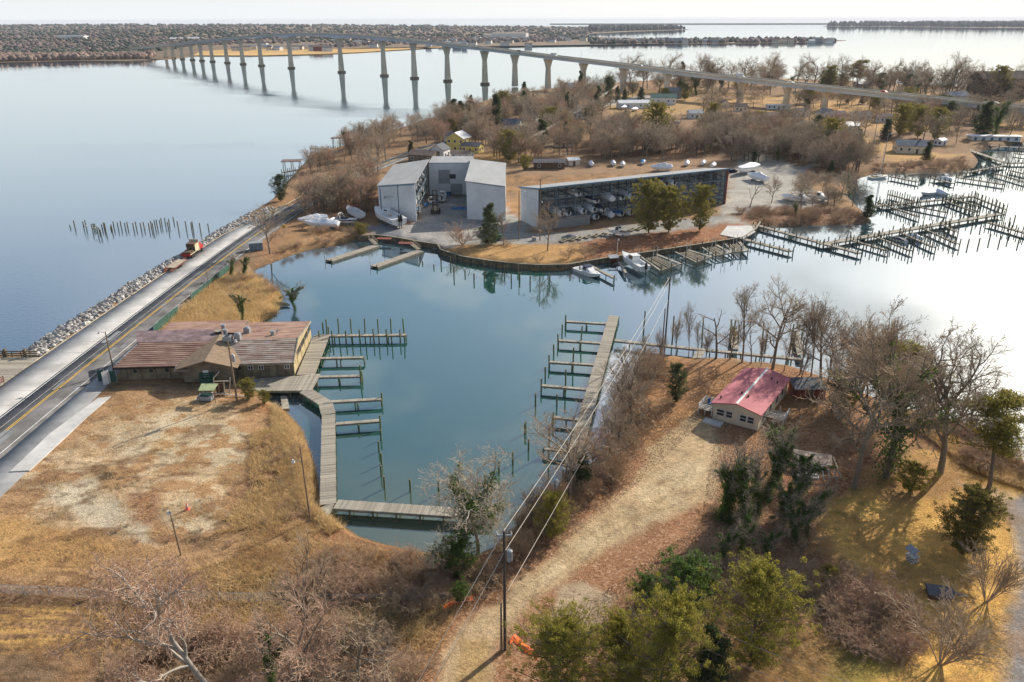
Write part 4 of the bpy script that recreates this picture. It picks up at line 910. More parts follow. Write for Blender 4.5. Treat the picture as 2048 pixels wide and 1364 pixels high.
free_piles([(821,983,959),(877,987,963),(928,996,973),(970,973,948),(998,947,923),(1026,929,904),(1052,866,843),(1057,900,878),(1071,810,786)], 'lone green piling standing in open water near the lagoon bank', 'pilings along the near and right banks of the lagoon')
# low railing-like floating ramp below the deck and small dock scraps
fl = thing('float', 'short worn float of boards moored under the wooden deck', 'raft', (*G(570,803,.3), 0))
MB().prism([G(561,792,.3),G(574,791,.3),G(579,817,.3),G(564,818,.3)], .02, .3).build('top_boards', M['deck'], fl, world=True)
# --- long pier on the right of the lagoon
A0 = G(1228,631,DZ); A1 = G(1140,940,DZ)
rp = thing('long_pier', 'long straight plank pier on the right side of the lagoon', 'dock', (*A1, 0))
planks(rp, A1, A0, 2.2, DZ, .3); stringers(rp, A1, A0, 2.2, DZ-.05)
for q in along(A1, A0, 3.4, 1.0)+along(A1, A0, 3.4, -1.0): pile_part(rp, q.x, q.y, DZ-.1, .14)
for (p0, p1, lb, tl) in (((1214,647),(1132,642),'finger pier at the far tip of the long pier', [(1131,630,.3),(1174,652,-.4)]),
    ((1203,686),(1117,680),'second finger pier from the tip of the long pier', [(1117,668,.3),(1162,652,.7),(1160,690,-.3)]),
    ((1190,729),(1099,723),'third finger pier from the tip of the long pier', [(1099,710,.4),(1147,694,.7),(1146,733,-.4)]),
    ((1174,778),(1083,770),'fourth finger pier from the tip of the long pier, seen clear of the branches', [(1083,757,.4),(1132,739,.8),(1128,782,-.5)]),
    ((1160,839),(1105,833),'short finger pier behind the branches of the spreading tree', [(1105,824,-.3)]),
    ((1145,901),(1087,896),'nearest stub of a finger pier on the long pier', [(1098,850,.9)])):
    finger(p0, p1, lb, .75, 2, tall=tl, planked=True)
free_piles([(1124,668,649),(1108,709,689),(1091,756,734),(1071,812,788),(1114,811,789),(1050,868,848),(1098,874,850)], 'lone piling off the finger piers of the long pier', 'pilings off the finger piers of the long pier')
finger((1229,680),(1420,700), 'narrow plank dock running from the long pier to the tree-lined bank, nearer half', .95, 6, planked=True, pit=.34)
finger((1422,700),(1606,718), 'narrow plank dock continuing along the bank behind the pink-roofed house', .95, 6, planked=True, pit=.34)
finger((1470,698),(1468,655), 'short dock standing out from the narrow dock behind the dead tree', 1.3, 2, tall=[(1469.5,640,1.0)], planked=True)
finger((1602,710),(1591,661), 'short dock between paired pilings at the end of the narrow dock', 1.3, 2, planked=True)
free_piles([(1404,690,634),(1476,690,650),(1458,692,639),(1461,690,652),(1524,695,646),(1530,700,668),(1580,700,648),(1585,704,662),(1596,672,650),(1603,680,663),(1607,690,674),(1611,700,685),(1286,676,622),(1344,690,632)], 'tall piling beside the narrow dock behind the pink-roofed house', 'pilings along the narrow dock')
rm = thing('plank_ramp', 'tilted plank ramp leading down from the narrow dock to the bank', 'ramp', (*G(1392,712,1.2), 0))
a = G3(1384,716,1.25); b = G3(1402,716,1.25); c = G3(1412,702,1.3); d = G3(1394,701,1.3)
for i in range(9):
    t0, t1 = i/9, (i+.85)/9; MB().solid([a.lerp(d,t0), b.lerp(c,t0), b.lerp(c,t1), a.lerp(d,t1)], .06).build('plank', M['plank'], rm, world=True)
# --- timber bulkheads
def bulkhead(pts, label, z1=1.42, grp=None):
    P = [G(a,b,0) for a,b in pts]; t = thing('timber_bulkhead', label, 'bulkhead', (*P[0], 0), group=grp); w_ = MB(); cap = MB(); pl = MB()
    for a, b in zip(P[:-1], P[1:]):
        a = V2(a); b = V2(b); d = b-a; n = max(1, int(d.length/.35)); u = d/n
        for i in range(n):
            c = a+u*(i+.5); w_.box((c.x, c.y, z1/2-.45), (u.length-.03, .12+.05*_rp.random(), z1+.8), rz=math.atan2(d.y,d.x))
        cap.bar((a.x,a.y,z1+.05), (b.x,b.y,z1+.05), .5, .1)
        out_ = Vector((d.y,-d.x)).normalized()
        for q in along(a, b, 2.4):
            sgn = 1 if not on_land(q.x+out_.x*1.2, q.y+out_.y*1.2) else -1
            pile(pl, q.x+out_.x*.25*sgn, q.y+out_.y*.25*sgn, z1+.1, .13)
    w_.build('wall_boards', M['bulk'], t, world=True, kind='stuff'); cap.build('cap', M['beam'], t, world=True); pl.build('pilings', M['pile'], t, world=True, kind='stuff')
bulkhead([(712,481),(756,479),(799,485),(835,492),(876,498)], 'dark timber bulkhead with launching pits in front of the open boatyard')
bulkhead([(876,498),(882,509),(926,523),(977,531),(1038,538),(1080,540),(1136,539)], 'curved timber bulkhead below the golden lawn')
bulkhead([(1136,539),(1198,528),(1248,520),(1299,513),(1370,502),(1416,495),(1487,483)], 'straight timber bulkhead below the red pine-needle bank')
bulkhead([(1487,483),(1511,466),(1520,452)], 'short corner bulkhead at the concrete boat ramp')
free_piles([(x,y,t) for x,y,t in ((845,528,522),(868,536,529),(882,530,516),(908,552,533),(901,530,514),(930,550,540),(948,562,547),(968,560,543),(989,570,555),(1009,548,532),(1023,563,548),(1036,545,530),(1060,568,552),(1099,566,549),(1040,560,545),(1140,555,548),(1159,545,526))], 'low dark piling in front of the curved bulkhead', 'pilings in front of the curved bulkhead', 'pile', .17)
# pits, gangways and floats
for (p, lb) in (((768,477),'rusty steel plate over the left launching pit'),((812,486),'rusty steel plate over the right launching pit')):
    x, y = G(*p, 1.5); t = thing('steel_plate', lb, 'plate', (x, y, 1.5)); MB().box((0,0,0), (4.2,2.0,.12), rz=-.12).build('cover_plate', M['rust'], t)
for (a, b, lb, g) in (((658,521),(752,491),'left floating dock of the boatyard',((752,489),(741,478))), ((749,533),(840,501),'right floating dock of the boatyard, nearer the curved bulkhead',((838,499),(824,489)))):
    p0 = V2(G(*a,.5)); p1 = V2(G(*b,.5)); t = thing('floating_dock', lb, 'dock', (p0.x, p0.y, 0)); planks(t, p0, p1, 2.4, .55, .33)
    d = (p1-p0).normalized(); pp = Vector((-d.y,d.x)); mb = MB()
    for s in (-1.25, 1.25): mb.bar((p0.x+pp.x*s, p0.y+pp.y*s, .3), (p1.x+pp.x*s, p1.y+pp.y*s, .3), .12, .5)
    mb.build('float_frame', M['beam'], t, world=True); q = p0-d*.3+pp*1.1; pile_part(t, q.x, q.y, 2.0, .12, 'whitepaint'); q = p0-d*.3-pp*1.1; pile_part(t, q.x, q.y, 1.2, .15, 'pile')
    gq = thing('gangway', 'sloping wooden gangway with rails at the inner end of the '+lb.split(' of')[0], 'gangway', (*G(*g[0],.6), 0))
    ga = G3(*g[0], .6); gb = G3(*g[1], 1.6); MB().bar(ga, gb, 1.3, .1).build('ramp_deck', M['beam'], gq, world=True)
    pv = (gb-ga).cross(Vector((0,0,1))).normalized()
    for s in (-.6, .6):
        mb = MB().bar(ga+pv*s+Vector((0,0,1)), gb+pv*s+Vector((0,0,1)), .08, .08).bar(ga+pv*s+Vector((0,0,.5)), gb+pv*s+Vector((0,0,.5)), .06, .06)
        for t_ in (0, .33, .66, 1): q = ga.lerp(gb, t_)+pv*s; mb.bar(q, q+Vector((0,0,1.05)), .08, .08, (1,0,0))
        mb.build('handrail', M['sand'], gq, world=True)
# boat lifts below the pine bank
def lift(pts, label, z=1.1):
    P = [G3(*p, z) for p in pts]; t = thing('boat_lift', label, 'boat lift', (P[0].x, P[0].y, 0)); a, b, c, d = P   # a,b shore side, c,d water side
    for k, (u, v) in enumerate(((a,d),(b,c))): joined_deck(t, u, v, .9 if k == 0 else .5, z)
    MB().bar(d, c, .25, .3).build('cross_beam', M['beam'], t, world=True)
    for f in (.22,.32,.44,.55,.7,.8):
        u = a.lerp(b, f)+Vector((0,0,-.2)); v = d.lerp(c, f)+Vector((0,0,-.2)); MB().bar(u.lerp(v,.12), v, .16, .22).build('bunk_beam', M['sand'], t, world=True)
    for q in (a,b,c,d,a.lerp(d,.5),b.lerp(c,.5),c.lerp(d,.5)): pile_part(t, q.x, q.y, z+1.1+_rp.random()*.6, .15, 'pile')
    for f in (.38,.62):
        q = d.lerp(c, f); MB().tube((q.x,q.y,z),(q.x,q.y,z+3.2),.06,.06,6).build('guide_pole', M['whitepaint'], t, world=True); q = a.lerp(b,f).lerp(d.lerp(c,f),.3); MB().tube((q.x,q.y,z),(q.x,q.y,z+3.2),.06,.06,6).build('guide_pole', M['whitepaint'], t, world=True)
lift([(1312,508),(1282,513),(1322,541),(1364,528)], 'empty boat lift right of the moored white fishing boat')
lift([(1375,499),(1350,503),(1394,524),(1425,514)], 'empty boat lift, second right of the moored white fishing boat')
lift([(1432,489),(1404,494),(1432,512),(1464,506)], 'empty boat lift, third right of the moored white fishing boat')
lift([(1478,483),(1450,487),(1468,504),(1496,503)], 'empty boat lift nearest the concrete ramp')
finger((1182,531),(1228,555), 'small plank pier beside the moored blue-bottomed motorboat', .9, 3, tall=[(1228,550,-.5),(1200,536,.8)])
finger((1238,523),(1252,545), 'short pier left of the boat on the lift', .7, 2)
# --- marina docks on the right, far
def mdock(p0, p1, label, width=1.5, step=2.6, h=1.3, z=1.1, sides=(1,-1), grp=None):
    a = G(*p0, z); b = G(*p1, z); t = thing('marina_dock', label, 'dock', (*a, 0), group=grp); joined_deck(t, a, b, width, z, .4); stringers(t, a, b, width, z-.05)
    for s in sides:
        for q in along(a, b, step, s*(width/2+.12)): pile_part(t, q.x, q.y, z+h*(.8+.4*_rp.random()), .16, 'pile')
    return t
mdock((1511,449),(1720,506),'long marina dock that starts at the boat ramp and meets the diagonal main dock', 1.7, 4.2, 1.0)
mdock((1489,478),(1582,502),'marina dock with a small flagpole at its end, beside the boat ramp', 1.7, 3.2, 1.0)
mdock((1640,488),(2000,427),'diagonal main dock of the marina, reaching far out to the right', 2.2, 4.5, 1.3)
for i, (a, b) in enumerate((((1704,480),(1774,500)),((1752,473),(1823,501)),((1803,465),(1868,494)),((1848,457),(1916,487)),((1886,449),(1913,463)))):
    mdock(a, b, ['first','second','third','fourth','fifth'][i]+' near-side finger dock of the diagonal main dock, from the ramp end', .9, 2.6, 1.6)
mdock((1977,444),(2110,482),'dock leading out of the frame from the tip of the diagonal main dock', 1.5, 2.4, 1.5)
mdock((1742,412),(1948,392),'upper marina dock, running nearly level behind the diagonal one', 1.8, 4.0, 1.3)
for i, (a, b) in enumerate((((1778,388),(1836,404)),((1755,404),(1836,432)),((1812,408),(1893,424)),((1888,400),(1952,424)),((1946,392),(2010,418)),((1900,396),(1960,412)))):
    mdock(a, b, ['first','second','third','fourth','fifth','sixth'][i]+' finger dock of the upper marina dock counted from the left', .9, 2.4, 1.7)
free_piles([(x,y,y-14) for x,y in ((1944,455),(1961,456),(1992,444),(2018,449),(2028,444),(2015,480),(2036,488),(1978,482),(1998,486),(1935,492),(1957,490))], 'weathered piling beyond the tip of the diagonal main dock', 'pilings beyond the diagonal main dock', 'pile', .19)
mdock((1781,352),(1835,363),'small dock below the purple shrub bank', 1.6, 3, .9)
mdock((1865,355),(1905,366),'dock with a small white boat lift off the reed bank', 1.6, 3, 1.2)
mdock((1915,354),(2008,368),'marina dock off the point of the reed bank', 1.6, 3, 1.3)
mdock((1930,345),(2010,330),'short dock at the stone point on the far right', 1.6, 3, 1.2)
mdock((1933,298),(2013,325),'curving concrete-coloured walkway along the far right basin', 2.4, 6, .4)
mdock((2013,325),(2120,325),'level outer walkway of the far right basin', 2.4, 3, 1.2)
mdock((1960,290),(2120,300),'walkway in front of the white houseboat', 1.8, 4, 1)
for i,(a,b) in enumerate((((2020,340),(2110,362)),((1990,346),(2080,372)),((2030,306),(2110,318)))):
    mdock(a, b, ['upper','lower','inner'][i]+' slip dock with rows of pilings at the right edge of the marina', 1.0, 2.6, 1.8)
# --- private docks on the west shore of the peninsula
for i,(a,b,lb) in enumerate((((812,262),(745,264),'thin private dock reaching into the bay left of the big bare tree'),((800,272),(738,276),'second private dock below the thin one on the bay side'),((705,290),(650,300),'private dock with a railed platform behind the roadside trees'),((700,300),(622,296),'pale private pier with many posts on the bay shore'),((600,338),(566,344),'small boat lift dock at the bend of the shore behind the guard rail'),((960,214),(925,220),'far private dock beside the dark conifers'),((988,205),(940,208),'second far private dock by the conifers'))):
    mdock(a, b, lb, 1.3, 3.2, 1.2, sides=(1,-1))
for p, lb in (((770,268),'flat-roofed boat shelter on the private dock'),((680,288),'brown-roofed boathouse over the water behind the roadside trees'),((585,336),'open boat lift roof at the bend of the shore')):
    x, y = G(*p, 1.2); t = thing('boat_shelter', lb, 'boathouse', (x, y, 0), .1); mb = MB()
    for i in (-1,0,1):
        for j in (-1,1): mb.tube((i*3.4,j*2.2,-1),(i*3.4,j*2.2,4.2),.16,.16,6)
    mb.build('post_frame', M['pile'], t); MB().box((0,0,4.35),(8.4,6,.25)).build('roof', M['brownroof'], t)
# --- remains of a pier in the bay: single pilings
rows = [(150,461,441),(141,454,450),(168,463,443),(173,462,440),(186,471,448),(188,461,447),(191,460,447),(196,478,453),(199,466,455),(203,478,459),(205,462,449),(209,465,445),(212,474,446),(222,458,453),(225,469,449),(228,462,443),(237,463,445),(243,462,442),(251,464,446),(256,461,444),(268,465,446),(273,462,443),(283,466,446),(289,463,444),(299,467,446),(303,466,442),(307,470,446),(311,464,440),(315,462,439),(321,458,440),(324,457,436),(331,457,436),(338,469,444),(339,456,438),(348,448,434),(357,468,442),(373,468,442),(384,470,445),(387,470,443),(401,471,446),(418,471,447)]
free_piles([(a, (b+c)/2+4, c) for a,b,c in rows], 'dark broken piling left from an old pier in the open bay', 'broken pilings in the bay', 'pile', .17)
for (p0,p1,t_) in (((168,452),(173,452),'weathered plank across the broken pilings, left of the other'),((186,456),(191,456),'weathered plank across the broken pilings, right of the other')):
    a = G3(*p0, 1.9); b = G3(*p1, 1.9); o = MB().bar(a, b, .35, .3).build('cross_timber', M['sand']); tag(o, t_, 'timber')
# --- riprap
rr_t = thing('rock_revetment', 'bank of pale broken rocks between the bay and the concrete strip', 'rock bank', (-90,170,0))
_rock = []
for k in range(7):
    R = random.Random(100+k); mb = MB(); bm_v = []
    import bmesh
    bm = bmesh.new(); bmesh.ops.create_icosphere(bm, subdivisions=1, radius=.5)
    for v in bm.verts: v.co *= .7+.55*R.random(); v.co.z *= .75; v.co.x *= 1.25
    me = bpy.data.meshes.new('rock'); bm.to_mesh(me); bm.free(); me.materials.append(M['rock']); _rock.append(me)
wedge = [G(a,b,0) for a,b,c in SHORE[2:12]]; wy_ = [p[1] for p in wedge]; wx_ = [p[0] for p in wedge]
R = random.Random(3); rest = []; nrk = 0
for i in range(2100):
    y = 135*math.exp(R.random()*math.log(262/135)); xw = np.interp(y, wy_, wx_)-.8; cx_ = np.interp(y, RC[:,1], RC[:,0])-np.interp(y, [101,108,225,262],[12,10.9,9.7,5.0])
    u = R.random(); x = xw+(cx_-.4-xw)*u; z = -.1+min(1, u*1.7)*1.45; s = (.55+.8*R.random()**1.6)
    q = (x, y, z, s, R.random()*6.28, R.random()*6.28, R.randrange(7))
    if nrk < 300 and y < 175 and u > .05:
        nrk += 1; o = bpy.data.objects.new('rock', _rock[q[6]]); COL.objects.link(o); o.parent = rr_t; o.location = (x+90, y-170, z); o.scale = (s,s,s*.9); o.rotation_euler = (q[4],q[5],0)
    else: rest.append(q)
bm = bmesh.new()
mv, mf = [], []; b_ = 0
arrs = [np.array([v.co for v in me.vertices]) for me in _rock]; farr = [np.array([list(p.vertices) for p in me.polygons]) for me in _rock]
for (x,y,z,s,a,c,k) in rest:
    Rm = np.array(Matrix.Rotation(a,3,'X') @ Matrix.Rotation(c,3,'Z')); v = arrs[k]@Rm.T*s+np.array([x+90,y-170,z]); mv.append(v); mf.append(farr[k]+b_); b_ += len(v)
m2 = mat('riprap_rock_mass', (.50,.47,.43), .9, .4, 1.2, .6, rgb2=(.22,.21,.20), island=.4)
obj('rocks', np_mesh('rocks', np.concatenate(mv), np.concatenate(mf), [m2]), rr_t, 'stuff')
# --- plank plaza with rails at the left edge
pz = thing('plank_plaza', 'boarded viewing platform with wooden rails at the left edge by the road', 'boardwalk', (-96,127,1.3))
for i in range(38):
    y = 118.6+i*.42; MB().box(((-88.7-112)/2, y, 1.5+.003*(i%3)), (112-88.7, .39, .14)).build('plank', M['plank'], pz, world=True)
MB().box((-100.4, 126.5, .6), (23, 16, 1.4)).build('base', M['bulk'], pz, world=True)
rail = MB(); ry = 134.7
for x in np.arange(-111,-89.5,1.7): rail.box((x, ry, 2.05), (.16,.16,1.3))
for z in (1.8,2.2,2.62): rail.box((-100.2, ry, z), (22,.07,.22))
rail.box((-95.2, ry, 2.3), (.5,.5,1.6)).box((-91.5, ry, 2.3), (.5,.5,1.6))
rail.build('railing', M['bulk'], pz, world=True)
r2 = MB()
for y in np.arange(128.5,133,1.4): r2.box((-95.3+(133-y)*.1, y, 2.05), (.12,.12,1.2))
for z in (1.85,2.2,2.58): r2.bar((-95.2,133,z),(-94.8,128.4,z),.07,.18)
r2.build('inner_railing', M['sand'], pz, world=True)
r3 = MB()
for y in np.arange(119.5,124,1.4): r3.box((-89.0, y, 2.05), (.14,.14,1.2))
for z in (1.85,2.2,2.58): r3.bar((-89.0,119.3,z),(-89.0,123.4,z),.07,.18)
r3.build('roadside_railing', M['rust'], pz, world=True)
# ------------------------------------------------------------------ bridge
br = thing('highway_bridge', 'long high concrete bridge with tapered piers crossing the whole bay', 'bridge', (0,0,0))
BA = Vector((-402,1222)); BD = (Vector((305,460))-BA).normalized(); BN = Vector((-BD.y, BD.x))
def bhit(px):
    gx, gy = G(px, 300); d = Vector((gx, gy)).normalized(); det = d.x*(-BD.y)+BD.x*d.y
    t = (BA.x*(-BD.y)+BD.x*BA.y)/det; return d*t
DP = [(300,96),(340,92),(400,86),(460,79),(520,73),(570,69),(620,66.5),(700,68),(770,73),(836,80),(900,87),(1000,99),(1100,112),(1200,124),(1280,134),(1400,149),(1500,159),(1600,170),(1700,181),(1850,196),(2048,217),(2300,246)]
dl = []
for px, py in DP:
    q = bhit(px); z = zat(q.x, q.y, py); dl.append(((q-BA).dot(BD), z))
ds = np.array(dl); sx = np.linspace(ds[0,0], ds[-1,0], 240); sz = np.interp(sx, ds[:,0], ds[:,1])
ker = np.ones(9)/9; szp = np.pad(sz, 4, mode='edge'); sz = np.convolve(szp, ker, 'valid')
PX = [362,376,393,412,430,450,478,508,543,600,696,778,836,900,972,1030,1094,1162,1240,1325,1470,1560,1636,1825,2033]
ps = [(bhit(p)-BA).dot(BD) for p in PX]; HA = 5.5
def dep(s):
    g = 2.6
    for k, p in enumerate(ps[8:12]): g += 2.6*max(0, 1-abs(s-p)/38)**1.6*(1 if k in (1,2) else .5)
    return g
def bsec(offs):  # list of (offset, dz) -> loft along bridge
    return [[(BA.x+BD.x*s+BN.x*o, BA.y+BD.y*s+BN.y*o, z+(dz(s) if callable(dz) else dz)) for o, dz in offs] for s, z in zip(sx, sz)]
MB().loft(bsec([(-HA,0),(-HA,-.35),(HA,-.35),(HA,0)]), closed=True).build('deck', M['asphalt2'], br)
for s_ in (-1,1):
    MB().loft(bsec([(s_*HA,-.5),(s_*(HA+.3),-.5),(s_*(HA+.3),.85),(s_*(HA+.05),.85)]), closed=True).build('barrier', M['concretebr'], br)
for o in (-3.8,-1.3,1.3,3.8):
    MB().loft(bsec([(o-.35,-.36),(o-.35,lambda s:-dep(s)),(o+.35,lambda s:-dep(s)),(o+.35,-.36)]), closed=True).build('girder', M['girder'], br)
ga = math.atan2(BD.y, BD.x)
for k, (p, s) in enumerate(zip(PX, ps)):
    zt = float(np.interp(s, sx, sz))-dep(s)-.1; c = BA+BD*s; g0 = -1 if p < 1000 else 0.5
    if zt < 3: continue
    fl_ = min(9, (zt-g0)*.3); rg = []
    w0 = 4.6+.0*zt; nk = 4.0; bw = nk+(zt-g0)*.055
    for z, wx_, wy__ in ((g0, bw*.62, bw), (zt-fl_, 2.5, nk), (zt-fl_*.35, 2.9, nk+3.2), (zt-.9, 3.2, 9.6), (zt, 3.2, 9.8)):
        rg.append([(c.x+BD.x*a*wx_/2+BN.x*b*wy__/2, c.y+BD.y*a*wx_/2+BN.y*b*wy__/2, z) for a, b in ((-1,-1),(1,-1),(1,1),(-1,1))])
    pr = MB().loft(rg, closed=True, cap=True).build('pier', M['concretebr'], br)
    if p < 1000: MB().box((c.x, c.y, .6), (bw*.9, bw*1.35, 2.4), rz=ga).build('footing', M['bulk'], pr)
M['markline'] = M['wmark']
MB().loft(bsec([(-.12,.012),(.12,.012),(.12,.03),(-.12,.03)]), closed=True).build('centre_line', M['yellow'], br)
for i in range(22):
    s = ds[0,0]+40+i*72
    if s > ds[-1,0]: break
    z = float(np.interp(s, sx, sz)); c = BA+BD*s+BN*(HA+.2); MB().tube((c.x,c.y,z),(c.x,c.y,z+7),.12,.07,5).tube((c.x,c.y,z+7),(c.x-BN.x*2,c.y-BN.y*2,z+7.2),.06,.06,4).build('lamp_mast', M['steel'], br)
# ------------------------------------------------------------------ vehicles
def make_car(col='whitepaint', L=4.6, W=1.85, H=1.5, van=False):
    t = thing('car', 'car', 'car'); m = MB()
    prof = [(-L/2,.45),(-L/2,.9),(-L/2+.25,1.0),(-L*.36,H-.08),(-L*.1,H),(L*.1,H-.03),(L*.27,.98),(L/2-.1,.85),(L/2,.5)] if not van else [(-L/2,.45),(-L/2,H-.2),(-L/2+.2,H),(L*.22,H),(L*.36,1.15),(L/2,.95),(L/2,.5)]
    rg = []
    for s in (-1,-.93,.93,1):
        rg.append([(x, s*W/2, (z if abs(s) < 1 else .45+(z-.45)*.93)) for x, z in prof]+[(L/2-.1,s*W/2,.28),(-L/2+.1,s*W/2,.28)])
    m.loft(rg, closed=True, cap=True).build('body', M[col], t)
    MB().box((-.1 if not van else L*.25, 0, H-.32), (L*.42 if not van else .9, W+.02, .3)).build('window', M['glass'], t)
    for x in (-L*.31, L*.31):
        for y in (-1, 1): MB().tube((x, y*(W/2-.2), .33), (x, y*(W/2+.01), .33), .33, .33, 10).build('wheel', M['rubber'], t)
    return t
for px, col, lb, off, van in ((1108,'whitepaint','white box van on the bridge near its middle','a',True),(1275,'steel','grey car on the bridge above the wooded shore','a',False),(1463,'whitepaint','white lorry on the bridge above the tall pine','b',True),
        (1568,'whitepaint','white car on the low right part of the bridge','a',False),(1752,'red','dark red car on the low right part of the bridge','a',False),(1974,'whitepaint','white car on the bridge near the right edge','a',False),(878,'black','dark car on the bridge just past the crest','a',False),(1035,'black','dark car on the descending half of the bridge','b',False)):
    q = bhit(px); s = (q-BA).dot(BD); c = BA+BD*s+BN*(-2 if off == 'a' else 2); z = float(np.interp(s, sx, sz))
    t = make_car(col, 7 if van else 4.8, 2.3 if van else 1.9, 3.0 if van else 1.6, van); t.location = (c.x, c.y, z+.02); t.rotation_euler = (0, math.atan2(float(np.interp(s-5,sx,sz)-np.interp(s+5,sx,sz)),10), ga); tag(t, lb, 'van' if 'van' in lb else 'lorry' if 'lorry' in lb else 'car')
for px, py, col, lb, rz in ((1464,345,'glass','dark car parked at the open end of the boat rack',.5),(1355,247,'whitepaint','white pickup parked on the lawn among the houses',1.8),(1196,214,'black','dark car on the village street',1.0)):
    x, y, z = PG(px, py); t = make_car(col if col != 'glass' else 'navy', van=(px==1355)); t.location = (x,y,z); t.rotation_euler = (0,0,rz); tag(t, lb, 'car')
# red-cabbed truck with trailer
x0 = -86.1
tk = thing('truck', 'truck with a red cab and a beige high-sided body parked on the concrete strip', 'truck', (x0, 204, LANDZ+.08), math.pi/2-.02)
cabp = [(2.0,.9),(2.0,2.6),(2.3,2.75),(3.1,2.7),(3.5,1.9),(4.7,1.65),(4.8,.9)]
MB().loft([[(x,s,z) for x,z in cabp] for s in (-1.05,1.05)], closed=True, cap=True).build('cab', M['red'], tk)
MB().box((3.28,0,2.2),(.45,1.9,.6)).build('window', M['glass'], tk)
MB().box((0,0,.85),(8.6,.9,.25)).build('chassis', M['black'], tk)
bd = MB(); bd.box((-1.3,0,1.15),(6.0,2.4,.15)); bd.box((1.6,0,2.5),(.15,2.5,2.8)); bd.box((.4,1.15,2.1),(2.6,.1,2.0)); bd.box((.4,-1.15,2.1),(2.6,.1,2.0)); bd.build('body', M['beige'], tk)
MB().box((-.2,0,2.9),(2.2,2.1,.9)).build('load', M['brown'], tk); MB().box((-3.0,0,1.5),(2.2,2.2,.6)).build('bed', M['brown'], tk); MB().box((-4.4,0,1.1),(.2,2.3,.6)).build('tail_board', M['red'], tk)
for x in (3.6,-1.8,-3.0):
    for y in (-1,1): MB().tube((x,y*.8,.5),(x,y*1.15,.5),.5,.5,12).build('wheel', M['rubber'], tk)
tr = thing('flatbed_trailer', 'low flatbed trailer with tan boards and rusty red ramps behind the truck', 'trailer', (x0-.1, 192.5, LANDZ+.08), math.pi/2-.02)
for i in range(7): MB().box((.5, -1.05+i*.35, .82), (7.2,.32,.08)).build('plank', M['sand'], tr)
fr_ = MB(); fr_.box((.3,-1.25,.75),(8,.1,.25)); fr_.box((.3,1.25,.75),(8,.1,.25)); fr_.bar((4.3,0,.7),(6.6,0,.8),.15,.15); fr_.build('frame', M['rust'], tr)
for y in (-.8,.8): MB().bar((-3.2,y,.85),(-4.9,y,.35),.75,.12).build('ramp', M['rust'], tr)
for x in (-.6,.5):
    for y in (-1,1): MB().tube((x,y*1.0,.38),(x,y*1.3,.38),.38,.38,10).build('wheel', M['rubber'], tr)
# forklift
x, y, z = PG(871, 428); fk = thing('forklift', 'large marina forklift with a tall black mast facing the camera in the yard', 'forklift', (x, y, z), -math.pi/2+.05)
MB().box((-1.6,0,1.3),(3.2,2.4,1.4)).box((-3.0,0,1.5),(.8,2.5,1.9)).build('body', M['tan'], fk)
cb = MB();
for a in (-2.2,-.6):
    for b in (-.9,.9): cb.box((a,b,2.8),(.12,.12,1.8))
cb.box((-1.4,0,3.7),(2.0,2.1,.12)); cb.build('cab', M['black'], fk)
ms = MB();
for b in (-.65,.65): ms.box((.5,b,4.2),(.3,.22,7.6))
for zz_ in (1,3.2,5.4,7.8): ms.box((.5,0,zz_),(.25,1.5,.28))
ms.build('mast', M['black'], fk)
for b in (-.55,.55): MB().box((2.4,b,.35),(4.2,.22,.12)).build('fork', M['steel'], fk)
for a in (-2.6,-.1):
    for b in (-1,1): MB().tube((a,b*.9,.75),(a,b*1.5,.75),.75,.75,12).build('wheel', M['rubber'], fk)
# ------------------------------------------------------------------ boats (bow +x)
def hull_rings(L, B, H):
    o = []
    for s in np.linspace(0, 1, 11):
        w_ = B/2*(.90+.1*math.sin(s*3))*(1-max(0,(s-.5)/.5)**2.3)+.02; sh = H*(.84+.26*s*s); k = H*.72*max(0,(s-.72)/.28)**1.8; x = (s-.5)*L
        o.append([(x,w_,sh),(x,w_*.97,sh-.08*H),(x,w_*.84,k+.30*(sh-k)),(x,0,k),(x,-w_*.84,k+.30*(sh-k)),(x,-w_*.97,sh-.08*H),(x,-w_,sh)])
    return o
def deck_rings(L, B, H, dep_, s0, s1):
    o = []
    for s in np.linspace(0, 1, 21):
        w_ = B/2*(.90+.1*math.sin(s*3))*(1-max(0,(s-.5)/.5)**2.3)+.02; sh = H*(.84+.26*s*s); x = (s-.5)*L; d = dep_ if s0 < s < s1 else -.04
        o.append([(x,w_,sh),(x,w_*.84,sh+.02),(x,w_*.80,sh-d),(x,0,sh-d+.01),(x,-w_*.80,sh-d),(x,-w_*.84,sh+.02),(x,-w_,sh)])
    return o
